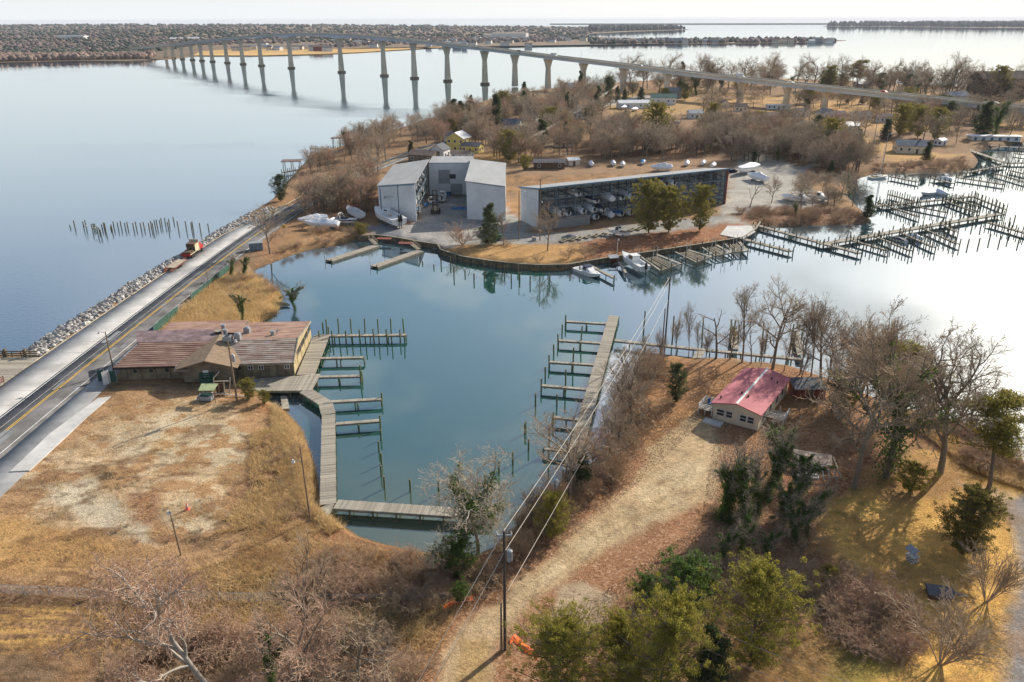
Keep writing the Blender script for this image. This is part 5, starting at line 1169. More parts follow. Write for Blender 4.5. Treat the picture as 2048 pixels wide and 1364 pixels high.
def make_boat(kind='console', L=7.5, B=2.5, H=1.35, motors=1, hullm='white', stand=True, bottom=None):
    t = thing('motorboat', 'boat', 'boat'); z0 = .55 if stand else -.35
    def up(mb): mb.v = [(a,b,c+z0) for a,b,c in mb.v]; return mb
    hr = hull_rings(L,B,H); h = up(MB().loft(hr)); f = h.f; f.append((0,1,2,3,4,5,6)); h.build('hull', M[hullm], t, smooth=False)
    if bottom:
        up(MB().loft([[tuple(Vector(p)*1.0+Vector((0, .015*(1 if p[1]>0 else -1 if p[1]<0 else 0), -.01))) for p in r[2:5]] for r in hr])).build('bottom_paint', M[bottom], t)
        up(MB().loft([[(r[1][0], r[1][1]+.02, r[1][2]-.25), (r[2][0], r[2][1]+.03, r[2][2])] for r in hr])).build('blue_stripe', M[bottom], t)
    if stand:
        s = MB()
        for x in (-L*.28, L*.15): s.box((x,0,.3),(.3,B*.7,.6))
        s.box((0,0,.12),(L*.8,.25,.24)); s.build('cradle', M['steel'], t)
    if kind in ('covered','tent'):
        o = []; pk = (1.15 if kind == 'covered' else 1.7)
        for s in np.linspace(0, 1, 13):
            w_ = B/2*(.90+.1*math.sin(s*3))*(1-max(0,(s-.5)/.5)**2.3)+.05; sh = H*(.84+.26*s*s); x = (s-.5)*L*1.01
            hh = pk*(max(0,1-abs(s-.38)/.55)**.8)*(.9+.1*math.sin(s*23))+.12
            o.append([(x,w_+.03,sh-.35),(x,w_+.02,sh+.02),(x,w_*.55,sh+hh*.55),(x,.12*w_,sh+hh),(x,-.12*w_,sh+hh),(x,-w_*.55,sh+hh*.55),(x,-w_-.02,sh+.02),(x,-w_-.03,sh-.35)])
        up(MB().loft(o, cap=True)).build('cover', M['cover' if hullm in ('white','cover') else 'navy'] if kind != 'bluecover' else M['tarp'], t)
    elif kind in ('navycover','bluecover'):
        o = []
        for s in np.linspace(0, 1, 9):
            w_ = B/2*(.90+.1*math.sin(s*3))*(1-max(0,(s-.5)/.5)**2.3)+.05; sh = H*(.84+.26*s*s); x = (s-.5)*L; hh = .55*max(0,1-abs(s-.4)/.5)+.06
            o.append([(x,w_,sh+.01),(x,w_*.4,sh+hh),(x,-w_*.4,sh+hh),(x,-w_,sh+.01)])
        up(MB().loft(o, cap=True)).build('cover', M['navy' if kind == 'navycover' else 'tarp'], t)
    else:
        up(MB().loft(deck_rings(L,B,H,.62,.06,.62 if kind != 'cruiser' else .36))).build('deck', M['white' if kind != 'cuddy' else 'tan'], t)
        zs = H*.9
        if kind == 'console':
            up(MB().box((L*.0,0,zs-.1),(.9,.9,1.2))).build('console', M['white'], t); up(MB().box((L*.06,0,zs+.62),(.08,.85,.5))).build('windscreen', M['glass'], t)
            tt_ = MB()
            for a in (-.9,.7):
                for b in (-.75,.75): tt_.tube((a,b,zs-.6),(a*.9,b*.9,zs+1.35),.04,.04,5)
            up(tt_).build('top_frame', M['steel'], t); up(MB().box((-.1,0,zs+1.42),(2.3,1.9,.1))).build('hardtop', M['white'], t)
            up(MB().box((-L*.12,0,zs-.25),(.6,1.0,.7))).build('seat', M['tan'], t)
        if kind in ('cuddy','cruiser'):
            cbl = MB().loft([[(L*x_, B*.36*k, zs),(L*x_, B*.28*k, zs+hh),(L*x_,-B*.28*k, zs+hh),(L*x_,-B*.36*k, zs)] for x_, k, hh in ((-.12,1,.55+(.6 if kind=='cruiser' else 0)),(.06,1,.6+(.5 if kind=='cruiser' else 0)),(.18,.9,.32),(.34,.55,.12))], cap=True)
            up(cbl).build('cabin', M['white'], t)
            up(MB().solid([(L*.07,B*.31,zs+.3),(L*.07,-B*.31,zs+.3),(L*.04,-B*.27,zs+1.15),(L*.04,B*.27,zs+1.15)], .05).solid([(L*.05,B*.335,zs+.25),(L*.03,B*.29,zs+1.1),(-L*.1,B*.29,zs+1.1),(-L*.1,B*.335,zs+.25)],.04).solid([(L*.05,-B*.335,zs+.25),(-L*.1,-B*.335,zs+.25),(-L*.1,-B*.29,zs+1.1),(L*.03,-B*.29,zs+1.1)],.04)).build('windscreen', M['glass'], t)
            if kind == 'cruiser':
                up(MB().box((-L*.04,0,zs+1.32),(L*.2,B*.66,.08))).build('hardtop', M['navy' if bottom else 'white'], t)
                r_ = MB(); pts = []
                for s in np.linspace(.55,1,8):
                    w_ = B/2*(1-max(0,(s-.5)/.5)**2.3); pts.append(((s-.5)*L, w_*.93, H*(.84+.26*s*s)+.5))
                r_.path(pts, .025, 4); r_.path([(a,-b,c) for a,b,c in pts], .025, 4)
                for p in pts[::2]: r_.tube(p,(p[0],p[1],p[2]-.5),.02,.02,4); r_.tube((p[0],-p[1],p[2]),(p[0],-p[1],p[2]-.5),.02,.02,4)
                up(r_).build('bow_rail', M['steel'], t)
                for b in (-.6,.6): up(MB().tube((-L*.1,b,zs+1.2),(-L*.14,b*1.2,zs+4.2),.03,.015,4)).build('antenna', M['whitepaint'], t)
        if kind == 'wake':
            up(MB().box((-L*.02,0,zs+.02),(L*.62,B*.8,.12))).build('boat_cover', M['navy'], t); tw = MB()
            for b in (-1,1): tw.bar((-.6,b*B*.45,zs),(-1.4,b*B*.36,zs+1.7),.12,.12); tw.bar((-2.0,b*B*.45,zs),(-1.6,b*B*.36,zs+1.7),.1,.1)
            tw.bar((-1.5,-B*.36,zs+1.7),(-1.5,B*.36,zs+1.7),.3,.1); up(tw).build('tower', M['whitepaint'], t)
            up(MB().loft([[(r[1][0], r[1][1]+.02, r[1][2]-.05), (r[1][0], r[1][1]*.97+.02, r[1][2]-.4)] for r in hull_rings(L,B,H)]).loft([[(r[1][0], -r[1][1]*.97-.02, r[1][2]-.4), (r[1][0], -r[1][1]-.02, r[1][2]-.05)] for r in hull_rings(L,B,H)])).build('side_stripe', M['black'], t)
        if kind == 'bimini': up(MB().box((-.2,0,zs+1.4),(2.6,2.0,.1))).build('canopy', M['rust'], t)
    for i in range(motors):
        yo = (i-(motors-1)/2)*.7; mo = MB().loft([[(-L/2-.1,yo-.2,H*.55),(-L/2-.75,yo-.2,H*.55),(-L/2-.75,yo+.2,H*.55),(-L/2-.1,yo+.2,H*.55)],[(-L/2-.05,yo-.25,H*1.05),(-L/2-.8,yo-.22,H*1.05),(-L/2-.8,yo+.22,H*1.05),(-L/2-.05,yo+.25,H*1.05)],[(-L/2-.2,yo-.15,H*1.32),(-L/2-.6,yo-.15,H*1.3),(-L/2-.6,yo+.15,H*1.3),(-L/2-.2,yo+.15,H*1.32)]], closed=True, cap=True)
        mo.box((-L/2-.35,yo,H*.2),(.28,.12,H*.8)); up(mo).build('outboard_motor', M['black'], t)
    return t
def boat(bow, stern, kind, label, z=None, B=None, H=None, motors=0, hullm='white', stand=True, group=None, bottom=None, L=None, name='motorboat'):
    zz_ = 0 if z is None else z
    a = PG(*bow) if z is None else (*G(*bow, z), z); b = PG(*stern) if z is None else (*G(*stern, z), z)
    v = Vector(a)-Vector(b); v.z = 0; L = L or v.length; t = make_boat(kind, L, B or max(1.9, L*.32), H or max(1.0, L*.16), motors, hullm, stand, bottom)
    c = (Vector(a)+Vector(b))/2; t.location = (c.x, c.y, c.z); t.rotation_euler = (0,0,math.atan2(v.y, v.x)); t.name = name; tag(t, label, 'boat', group); return t
boat((597,450),(655,444),'covered','shrink-wrapped white boat farther from the lagoon, partly behind its twin, by the road')
boat((610,456),(678,458),'covered','shrink-wrapped white boat in front, nearest the lagoon, by the road')
boat((716,451),(664,447),'wake','black and white wakeboard boat with a white tower beside the two wrapped boats',motors=0)
boat((696,426),(722,441),'bimini','small white boat with a dark red canopy behind the wakeboard boat')
boat((752,434),(800,457),'console','white centre-console boat with twin outboards at the foot of the left metal shed',motors=2)
boat((1214,468),(1256,475),'cuddy','white cabin fishing boat parked on the lawn left of the pines',B=2.7,motors=0)
boat((1200,558),(1154,540),'cruiser','white motorboat with a blue bottom and navy canopy moored at the bulkhead',z=0,stand=False,bottom='teal',B=3.4)
boat((1244,516),(1290,543),'cruiser','white fishing boat on a lift at the bulkhead, with tall antennas',z=.9,stand=False,B=3.4,motors=1)
boat((1477,352),(1508,341),'covered','wrapped white boat at the tree line, farther of the two by the rack end')
boat((1494,357),(1532,367),'tent','loosely wrapped white boat at the tree line, nearer of the two by the rack end')
boat((1300,342),(1344,342),'tent','large white tented boat rising behind the roof of the boat rack')
for i, (p, k, hm) in enumerate((((1182,334),'covered','white'),((1226,333),'covered','white'),((1245,335),'covered','white'),((1286,330),'bluecover','white'),((1374,333),'covered','white'),((1407,332),'covered','white'),((1427,337),'covered','white'))):
    boat((p[0]-2.5+1.2*i,p[1]-5),(p[0]+2.5-1.2*i,p[1]+1),k,['small wrapped boat farthest left behind the rack shed','grey wrapped boat left of the pair behind the rack shed','wrapped boat right of the pair behind the rack shed','blue-covered boat standing bow-on behind the rack shed','tall wrapped boat behind the right part of the rack roof','wrapped boat second from the right behind the rack roof','wrapped boat farthest right behind the rack roof'][i],L=6.2,hullm=hm)
boat((1562,398),(1592,406),'covered','wrapped boat left of the three on the spit of land')
boat((1622,408),(1584,400),'cruiser','open white cruiser in the middle of the three on the spit of land')
boat((1660,406),(1618,398),'cruiser','white cruiser farthest right of the three on the spit of land')
boat((1842,392),(1876,386),'covered','wrapped boat on the left at the covered slip of the marina',z=0,stand=False)
boat((1897,392),(1862,386),'tent','large tented boat at the covered slip of the marina',z=0,stand=False)
boat((1780,478),(1806,484),'navycover','grey-covered boat lying low beside the diagonal main dock',z=.2,stand=False,L=6)
boat((1815,475),(1836,480),'covered','small wrapped boat in the slip right of the grey-covered one',z=.2,stand=False,L=5.5)
boat((1873,360),(1900,362),'covered','small white boat on the lift off the reed bank',z=.5,stand=False,L=6)
boat((1990,337),(1968,342),'navycover','dark-covered boat at the stone point on the far right',z=.2,stand=False,L=7)
sb = thing('sailboat', 'sailboat with one tall bare mast moored below the purple shrubs', 'sailboat', (*G(1757,356,0), 0), .4)
h = MB().loft(hull_rings(9,2.8,1.3)); h.f.append((0,1,2,3,4,5,6)); h.v = [(a,b,c-.45) for a,b,c in h.v]; h.build('hull', M['white'], sb)
d_ = MB().loft(deck_rings(9,2.8,1.3,.4,.08,.35)); d_.v = [(a,b,c-.45) for a,b,c in d_.v]; d_.build('deck', M['beige'], sb); MB().box((.4,0,.95),(2.6,1.4,.4)).build('cabin', M['white'], sb)
MB().tube((.6,0,.6),(.6,0,12.5),.13,.10,6).tube((.6,0,1.9),(-3,0,1.9),.1,.1,6).build('mast', M['whitepaint'], sb)
for i, (a, b, k) in enumerate((((1236,222),(1258,216),'covered'),((1255,226),(1280,220),'covered'),((1270,212),(1296,206),'tent'),((1240,214),(1262,208),'covered'),((1280,219),(1298,212),'navycover'))):
    boat(a, b, k, 'wrapped boat in the cluster stored beside the village street', L=9, group='boats stored beside the village street')
# ------------------------------------------------------------------ boatyard sheds
RB = MB
def ribbed(mb, a, b, z0, z1, n_out, rib=.6, z1b=None):
    """upright ribbed sheet from a to b (x,y), top height may slope to z1b"""
    a = V2(a); b = V2(b); d = b-a; n = max(2, int(d.length/rib)); p = Vector(n_out).normalized(); z1b = z1 if z1b is None else z1b
    for i in range(n):
        u0, u1 = i/n, (i+.74)/n; zt0 = z1+(z1b-z1)*u0; zt1 = z1+(z1b-z1)*u1; q0 = a+d*u0; q1 = a+d*u1
        mb.prism([(q0.x,q0.y),(q1.x,q1.y),(q1.x+p.x*.12,q1.y+p.y*.12),(q0.x+p.x*.12,q0.y+p.y*.12)], z0, [zt0,zt1,zt1,zt0])
    mb.prism([(a.x,a.y),(b.x,b.y),(b.x-p.x*.15,b.y-p.y*.15),(a.x-p.x*.15,a.y-p.y*.15)], z0, [z1,z1b,z1b,z1])
def roof_sheet(parent, c4, name='roof', m='mroof'):
    MB().solid(c4, .22).build(name, M[m], parent, world=True)
g0 = 1.0
LS = thing('boat_shed', 'left grey metal boat shed, its open side full of racks facing the yard', 'boat shed', (-36,260,0))
for nm, a, b, z1, z1b, no in (('front_wall',(-42.2,246.8),(-29.9,240.9),11.4,13.2,(-.43,-.9)),('side_wall',(-42.2,246.9),(-42.2,285),11.4,11.4,(-1,0)),('back_wall',(-42.2,285),(-30,285),11.4,13.2,(0,1))):
    mb = MB(); ribbed(mb, a, b, g0, z1, no, .55, z1b); mb.build(nm, M['siding'], LS, world=True)
roof_sheet(LS, [(-42.6,246.6,11.55),(-29.6,240.5,13.45),(-29.6,285.2,13.45),(-42.6,285.2,11.55)])
MB().bar((-42.0,246.45,11.3),(-30,240.6,13.1),.12,.35).build('eave_trim', M['trim'], LS, world=True)
MB().box((-29.9,284.6,7.2),(.5,.4,12.4)).build('end_post', M['rust'], LS, world=True)
def rack(parent, pts_fn, nb, levels, depth, post_h):
    """steel rack: pts_fn(u,v) gives world xy; u bay index 0..nb, v 0..1 front to back"""
    for u in range(nb+1):
        mb = MB()
        for v in (0, .5, 1): x, y = pts_fn(u, v); mb.box((x,y,(g0+post_h(v))/2), (.28,.28,post_h(v)-g0))
        mb.build('rack_post', M['bluesteel'], parent, world=True)
    for z in levels:
        for v in (0, .45, .9):
            a = pts_fn(0, v); b = pts_fn(nb, v); MB().bar((*a, z), (*b, z), .18, .32).build('rack_beam', M['bluesteel'], parent, world=True)
        mb = MB()
        for i in range(nb*4):
            u = (i+.5)/4; a = pts_fn(u, .02); b = pts_fn(u, .9); mb.bar((*a, z+.25), (*b, z+.25), .22, .12)
        mb.build('bunks', M['steel'], parent, world=True, kind='stuff')
rack(LS, lambda u, v: (-30.1-11*v, 243.5+u*6.6), 6, (4.6,8.2), 11, lambda v: 13.0-1.6*v)
RS = thing('boat_shed', 'right grey metal boat shed of the pair, taller toward the yard', 'boat shed', (-8,260,0))
for nm, a, b, z1, z1b, no in (('front_wall',(-14.1,244.2),(-2.2,243.0),13.2,11.8,(0,-1)),('side_wall',(-2.2,243),(-2.2,285),11.8,11.8,(1,0)),('back_wall',(-14.1,285),(-2.2,285),13.2,11.8,(0,1))):
    mb = MB(); ribbed(mb, a, b, g0, z1, no, .55, z1b); mb.build(nm, M['siding'], RS, world=True)
roof_sheet(RS, [(-14.6,243.8,13.5),(-1.9,242.6,12.0),(-1.9,285.3,12.0),(-14.6,285.3,13.5)])
MB().bar((-12,243.85,12.95),(-2.2,242.85,11.75),.12,.3).build('eave_trim', M['trim'], RS, world=True); MB().box((-1.98,243.0,6.5),(.15,.3,11)).build('corner_trim', M['trim'], RS, world=True)
rack(RS, lambda u, v: (-14+10.5*v, 245.5+u*6.4), 6, (4.6,8.2), 11, lambda v: 13.0-1.3*v)
MS = thing('boat_shed', 'middle link of the metal sheds with two grey roller doors', 'boat shed', (-22,283,0))
mb = MB(); ribbed(mb, (-29.6,281.5), (-14.3,281.5), g0, 12.4, (0,-1), .5); mb.build('front_wall', M['siding'], MS, world=True)
MB().prism([(-29.6,281.7),(-14.3,281.7),(-14.3,296),(-29.6,296)], 12.4, 12.75).build('roof', M['mroof'], MS, world=True); MB().prism([(-29.6,295.7),(-14.3,295.7),(-14.3,296),(-29.6,296)], g0, 12.4).build('back_wall', M['siding'], MS, world=True)
for x, zc_, w_, h_, nm in ((-24.2,7.8,4.1,4.9,'roller_door'),(-19.9,3.2,4.2,4.2,'roller_door')):
    dd = MB().box((x,281.35,zc_),(w_,.1,h_)).build(nm, M['steel'], MS, world=True); mb = MB()
    for i in range(int(h_/.4)): mb.box((x,281.28,zc_-h_/2+.2+i*.4),(w_-.1,.06,.3))
    mb.build('door_slats', M['steel'], dd, world=False) if False else None
    o = mb.build('door_slat_panel', M['steel'], MS, world=True)
wd = MB().box((-21.2,281.33,7.9),(2.3,.12,1.6)).build('window', M['glass'], MS, world=True)
# boats stacked in the left shed's open side, and yard things
for i, (y, z, k, hm) in enumerate(((246,4.9,'covered','white'),(249,4.9,'covered','white'),(252.5,8.6,'console','white'),(258,8.6,'console','white'),(247,8.5,'cuddy','white'),(255.5,4.9,'covered','white'),(262,4.9,'cuddy','white'),(268,4.9,'covered','white'),(248,1.2,'bluecover','white'),(266,8.6,'console','white'),(273,4.9,'console','white'),(274,8.6,'covered','white'))):
    t = make_boat(k, 7.6, 2.4, 1.25, 1 if k != 'covered' else 0, hm, False); t.location = (-34.3, y, z+.4); t.rotation_euler = (0,0,math.pi); tag(t, 'boat stacked stern-out on the racks of the left metal shed, '+['lower','upper'][z>6]+' tier' if z > 2 else 'blue-covered boat on the ground inside the left metal shed', 'boat', 'boats racked in the left metal shed' if z > 2 else None)
for i, (y, z, k) in enumerate(((262,1.2,'bluecover'),(268,4.9,'console'),(256,4.9,'covered'))):
    t = make_boat(k, 7.6, 2.4, 1.25, 1, 'white', False); t.location = (-10.2, y, z+.4); t.rotation_euler = (0,0,0.0); tag(t, ['blue-covered boat on the ground at the mouth of the right metal shed','centre-console boat on the lower tier of the right metal shed','wrapped boat on the lower tier of the right metal shed'][i], 'boat')
boat((888,392),(883,410),'console','white centre-console boat standing stern-on in the yard by the roller doors',L=8.5,motors=1)
boat((866,398),(862,413),'cuddy','tan and white boat half hidden behind the forklift mast',L=7.5,motors=0)
for p, lb in (((853,413),'blue water scooter on a stand beside the left metal shed'),((836,421),'light blue water scooter at the corner of the left metal shed')):
    x, y, z = PG(*p); t = thing('water_scooter', lb, 'jet ski', (x,y,z), 1.2); MB().loft([[(a,-w_,.5),(a,-w_*.6,.5+h_),(a,w_*.6,.5+h_),(a,w_,.5),(a,0,.25)] for a,w_,h_ in ((-1.4,.5,.3),(-.4,.55,.55),(.4,.5,.7),(1.4,.1,.4))], closed=True, cap=True).build('hull', M['tarp'], t); MB().box((0,0,.2),(1.8,.8,.35)).build('stand', M['steel'], t); MB().bar((.4,-.4,1.35),(.4,.4,1.35),.08,.08).build('handlebar', M['black'], t)
x, y, z = PG(920,417); t = thing('tarpaulin', 'bright blue tarpaulin spread on the yard by the right metal shed', 'tarpaulin', (x,y,z)); MB().loft([[(a,-1.6,.03),(a,-.6,.3+.2*math.sin(a*3)),(a,.5,.35+.2*math.cos(a*2)),(a,1.7,.03)] for a in np.linspace(-2.8,2.6,9)], cap=True).build('sheet', M['tarp'], t)
for i, p in enumerate(((896,391),(899,391))):
    x, y, z = PG(*p); t = thing('barrel', ['left','right'][i]+' one of two blue barrels by the lower roller door', 'barrel', (x,y,z)); MB().tube((0,0,0),(0,0,1.2),.45,.45,12).build('drum', M['tarp'], t); MB().tube((0,0,1.2),(0,0,1.28),.48,.48,12).build('lid', M['navy'], t)
x, y, z = PG(902,411); t = thing('board', 'white board lying on the yard floor', 'board', (x,y,z)); MB().box((0,0,.1),(2.6,.6,.1),rz=.3).box((.3,.3,.2),(.5,1.6,.08),rz=.5).build('panel', M['whitepaint'], t)
x, y, z = PG(820,448); t = thing('timber_pile', 'small pile of reddish timber at the corner of the left metal shed', 'timber', (x,y,z))
for i in range(6): MB().box((_rp.uniform(-1,1),_rp.uniform(-.6,.6),.15+.12*i),(2.6,.25,.12),rz=_rp.uniform(-.4,.4)).build('plank', M['rust' if i%2 else 'sand'], t)
# ------------------------------------------------------------------ long boat rack
RK0 = Vector((7.9,232.5)); RKu = Vector((64.6,32.0)).normalized(); RKv = Vector((-RKu.y,RKu.x)); RL = 72.1; RD = 11.3
def rk(u, v): q = RK0+RKu*u+RKv*v; return (q.x, q.y)
RA = thing('boat_rack_shed', 'long open-fronted boat rack shed with a sloping grey roof and blue steel frame', 'boat rack', (*rk(0,0), 0), math.atan2(RKu.y, RKu.x))
def lb_(mb, name, m, kind=None): return mb.build(name, M[m], RA, kind=kind)
hb, hf = 11.5, 13.3
mb = MB(); ribbed(mb, (0,0), (0,RD), 1.0, hf, (-1,0), .55, hb); lb_(mb, 'end_wall', 'siding')
mb = MB(); ribbed(mb, (0,RD), (RL,RD), 1.0, hb, (0,-1), .8); lb_(mb, 'back_wall', 'siding')
mb = MB(); ribbed(mb, (RL,0), (RL,RD), 1.0, hf, (-1,0), .8, hb); lb_(mb, 'far_end_wall', 'siding')
MB().solid([(-.5,-.9,hf+.3),(RL+.6,-.9,hf+.3),(RL+.6,RD+.5,hb+.2),(-.5,RD+.5,hb+.2)], .22).build('roof', M['mroof'], RA)
MB().box((RL/2,-.98,hf+.12),(RL+1.1,.1,.42)).build('eave_trim', M['trim'], RA); MB().box((-.56,RD/2,(hf+hb)/2+.1),(.08,RD+1,.4),rot=Matrix.Rotation(-math.atan2(hf-hb,RD+1.4),3,'X')).build('end_trim', M['trim'], RA)
MB().box((RL+.2,-.1,7),(.6,.6,12.6)).build('end_post', M['rust'], RA)
nb = 11; bw_ = RL/nb
for u in range(nb+1):
    mb = MB()
    for v in (0, RD*.5, RD-.4): mb.box((u*bw_ if 0 < u < nb else (.3 if u == 0 else RL-.3), v+.1, 1+(hf-(hf-hb)*v/RD-1)/2), (.26,.26,hf-(hf-hb)*v/RD-1))
    mb.bar((u*bw_,.1,9.6),(u*bw_,RD-.4,9.6),.2,.3); mb.build('rack_post', M['bluesteel'], RA)
LV = (3.9, 6.8, 9.6)
for z in LV:
    for v in (.1, RD*.45, RD*.9): MB().box((RL/2, v, z), (RL,.16,.3)).build('rack_beam', M['bluesteel'], RA)
    mb = MB()
    for i in range(nb*4):
        x = (i+.5)*bw_/4
        if z > 9 and i % 2: continue
        if z < 9 and x > 58: continue
        mb.box((x, RD*.47, z+.2), (.13, RD*.9, .12))
    mb.build('bunks', M['steel'], RA, kind='stuff')
for z in np.arange(2.6,11.5,1.6): MB().box((RL-.2, RD/2, z),(.16,RD,.16)).build('wall_girt', M['bluesteel'], RA)
for i, v in enumerate((2.2,4.6,7.0,9.2)): MB().box((RL-.22, v, 6.2),(.16,.16,10.2)).build('wall_stud', M['bluesteel'], RA)
for i in range(15):
    x = (i+.5)*RL/15; MB().box((x, RD-.25, 6.2),(.12,.12,10.2)).build('wall_stud', M['bluesteel'], RA)
for z in (2.8,5.4,8.2): MB().box((RL/2, RD-.22, z),(RL,.1,.14)).build('wall_girt', M['bluesteel'], RA)
def rku(px, v=0):
    gx, gy = G(px, 430); d = Vector((gx,gy)); o = RK0+RKv*v; det = d.x*(-RKu.y)+RKu.x*d.y; t = (o.x*(-RKu.y)+RKu.x*o.y)/det; return (d*t-o).dot(RKu)
RBT = [(1155,9.6,'console','small white boat alone on the top tier at the left of the boat rack'),(1294,9.6,'console','white console boat on the top tier above the left pine of the boat rack'),(1326,9.6,'cuddy','tan and white boat on the top tier of the boat rack, between two whites'),(1341,9.6,'covered','wrapped boat on the top tier of the boat rack, farthest right'),
 (1189,6.8,'navycover','blue open boat on the middle tier of the boat rack'),(1222,6.8,'tent','tall wrapped boat on the middle tier of the boat rack'),(1240,6.8,'wake','white boat with dark seats right of the tall wrapped one in the rack'),(1258,6.8,'covered','wrapped boat on the middle tier closest to the pine'),
 (1120,3.9,'covered','wrapped boat on the lower tier, farthest left in the boat rack'),(1136,3.9,'console','white console boat on the lower tier at the left of the boat rack'),(1166,3.9,'covered','wrapped boat on the lower tier above the ground row, left of the pair'),(1187,3.9,'covered','wrapped boat on the lower tier, right of the pair'),(1205,3.9,'navycover','black-covered boat on the lower tier of the boat rack'),
 (1171,1.0,'tent','tall wrapped boat on the ground at the end of the grey container'),(1191,1.0,'covered','wrapped boat with two outboards on the ground row of the rack'),(1222,1.0,'tent','wide wrapped boat in the middle of the ground row of the rack'),(1240,1.0,'bluecover','boat with a blue cover on the ground row of the rack'),(1260,1.0,'covered','wrapped boat on the ground row closest to the pine')]
for px, z, k, lb in RBT:
    u = rku(px); t = make_boat(k, 7.8, 2.45, 1.3, 1 if k not in ('tent',) else 0, 'white', z < 2); x, y = rk(u, 3.4); t.location = (x, y, z+(.35 if z > 2 else .05)); t.rotation_euler = (0,0,math.atan2(RKv.y,RKv.x)+.06*math.sin(px)); tag(t, lb, 'boat')
ct = thing('container', 'long grey corrugated container on the ground before the left end of the boat rack', 'container', (*rk(rku(1128,-1.8), -1.8), 1.1), math.atan2(RKu.y,RKu.x))
mb = MB(); ribbed(mb,(-8.5,-1.3),(8.5,-1.3),0,2.7,(0,-1),.4); mb.build('side_panel', M['steel'], ct); MB().box((0,.05,1.35),(17,2.4,2.68)).build('box', M['steel'], ct); MB().box((0,0,2.75),(17.1,2.7,.08)).build('roof', M['shinglegrey'], ct); MB().box((8.6,0,1.35),(.06,2.2,2.4)).build('door', M['steel'], ct)
for i, px in enumerate((1128,1146,1160,1176,1192,1206,1264,1278)):
    x, y, z = PG(px, 483-(px-1128)*.16); t = thing('boat_trailer_bunks', 'set of empty wooden boat bunks lying in the row on the lawn edge', 'boat stand', (x,y,z), .9+.1*(i%3), group='empty boat bunks on the lawn edge'); mb = MB()
    for k in (-.6,.6): mb.box((0,k,.45),(4.2,.25,.2))
    mb.build('runner', M['beam'], t); MB().box((-1.3,0,.2),(.25,1.7,.35)).build('cross_bar', M['bulk'], t); MB().box((1.3,0,.2),(.25,1.7,.35)).build('cross_bar', M['bulk'], t)
boat((1122,479),(1150,475),'navycover','upturned pale green skiff lying at the end of the row of bunks',hullm='greencan',L=4.6,stand=False)
x,y,z = PG(1227,517); t = thing('dock_shelter', 'small grey-roofed dock shelter with a red item on the brown lawn', 'shelter', (x,y,z), .2)
for a in (-1,1):
    for b in (-.6,.6): MB().box((a,b,.9),(.14,.14,1.8)).build('post', M['bulk'], t)
MB().solid([(-1.4,-1,1.75),(1.4,-1,1.75),(1.4,1,2.15),(-1.4,1,2.15)],.1).build('roof', M['steel'], t); MB().box((.2,.3,.8),(1.2,.5,1.2)).build('cabinet', M['rust'], t)
# ------------------------------------------------------------------ restaurant
RO = Vector((-69.0,124.8)); RUx = Vector((30.3,1.9)).normalized(); ra = math.atan2(RUx.y,RUx.x)
RT = thing('waterfront_restaurant', 'low rambling abandoned restaurant with rusty brown shingle roofs between road and lagoon', 'building', (RO.x,RO.y,1.25), ra)
def ru(px, z, off=0.0):
    """distance along the front wall of the point seen at column px"""
    gx, gy = G(px, 740, z); d = Vector((gx,gy)); n_ = Vector((-RUx.y,RUx.x)); o = RO+n_*off; det = d.x*(-RUx.y)+RUx.x*d.y; t = (o.x*(-RUx.y)+RUx.x*o.y)/det; return (d*t-o).dot(RUx)
def courses(parent, a, b, c, d, m, n, name='roof', lift_=.0, th=.12):
    """roof slope a-b eave, d-c ridge, laid as overlapping courses with real steps"""
    a,b,c,d = map(Vector,(a,b,c,d)); nn = (b-a).cross(d-a).normalized(); mb = MB()
    for i in range(n):
        t0, t1 = i/n, (i+1.15)/n; t1 = min(t1,1); q = [a.lerp(d,t0)+nn*.07, b.lerp(c,t0)+nn*.07, b.lerp(c,t1)+nn*.0, a.lerp(d,t1)+nn*.0]
        L = (q[1]-q[0]).length; k = max(1,int(L/3.2)); off = _rp.random()
        cuts = [0]+[min(1,max(0,(j+off)/k)) for j in range(k)]+[1]
        for u0,u1 in zip(cuts[:-1],cuts[1:]):
            if u1-u0 < .004: continue
            e = nn*_rp.uniform(-.012,.012); mb.solid([q[0].lerp(q[1],u0)+e,q[0].lerp(q[1],u1-.002)+e,q[3].lerp(q[2],u1-.002)+e,q[3].lerp(q[2],u0)+e], th)
    return mb.build(name, M[m], parent, kind='stuff')
W = 3.0
MB().prism([(0,0),(11.4,0),(11.4,17),(1.5,17),(0,9)], 0, W-.1).build('west_wing_wall', M['wallbrown'], RT)
MB().prism([(18.2,0),(30.0,0),(30.0,17.5),(18.2,17.5)], -.9, W-.1).build('east_wing_wall', M['wallbrown'], RT)
MB().prism([(11.4,-1.6),(20.2,-1.6),(20.2,6),(11.4,6)], 0, W+.1).build('entrance_wall', M['wallbrown'], RT)
MB().prism([(4,9),(18.2,9),(18.2,18.5),(4,18)], 0, 3.7).build('rear_wall', M['wallbrown'], RT)
courses(RT, (-.6,-.9,W-.15),(11.6,-.9,W-.15),(15.8,5.3,W+1.9),(2.0,5.3,W+1.9), 'shingle', 12)
MB().solid([(1.6,5.3,W+1.95),(15.6,5.3,W+1.95),(15.6,10.6,W+2.15),(-.6,10.6,W+2.15)], .3).build('flat_roof', M['membrane'], RT)
MB().prism([(1.6,5.35),(15.6,5.35),(15.6,10.5),(-.5,10.5)], 2.5, W+1.6).build('parapet_wall', M['membrane'], RT)
courses(RT, (3,18.4,W+.8),(3,10.6,W+1.2),(18,10.6,W+1.3),(18,18.4,W+.9), 'shingle', 6, name='rear_roof')
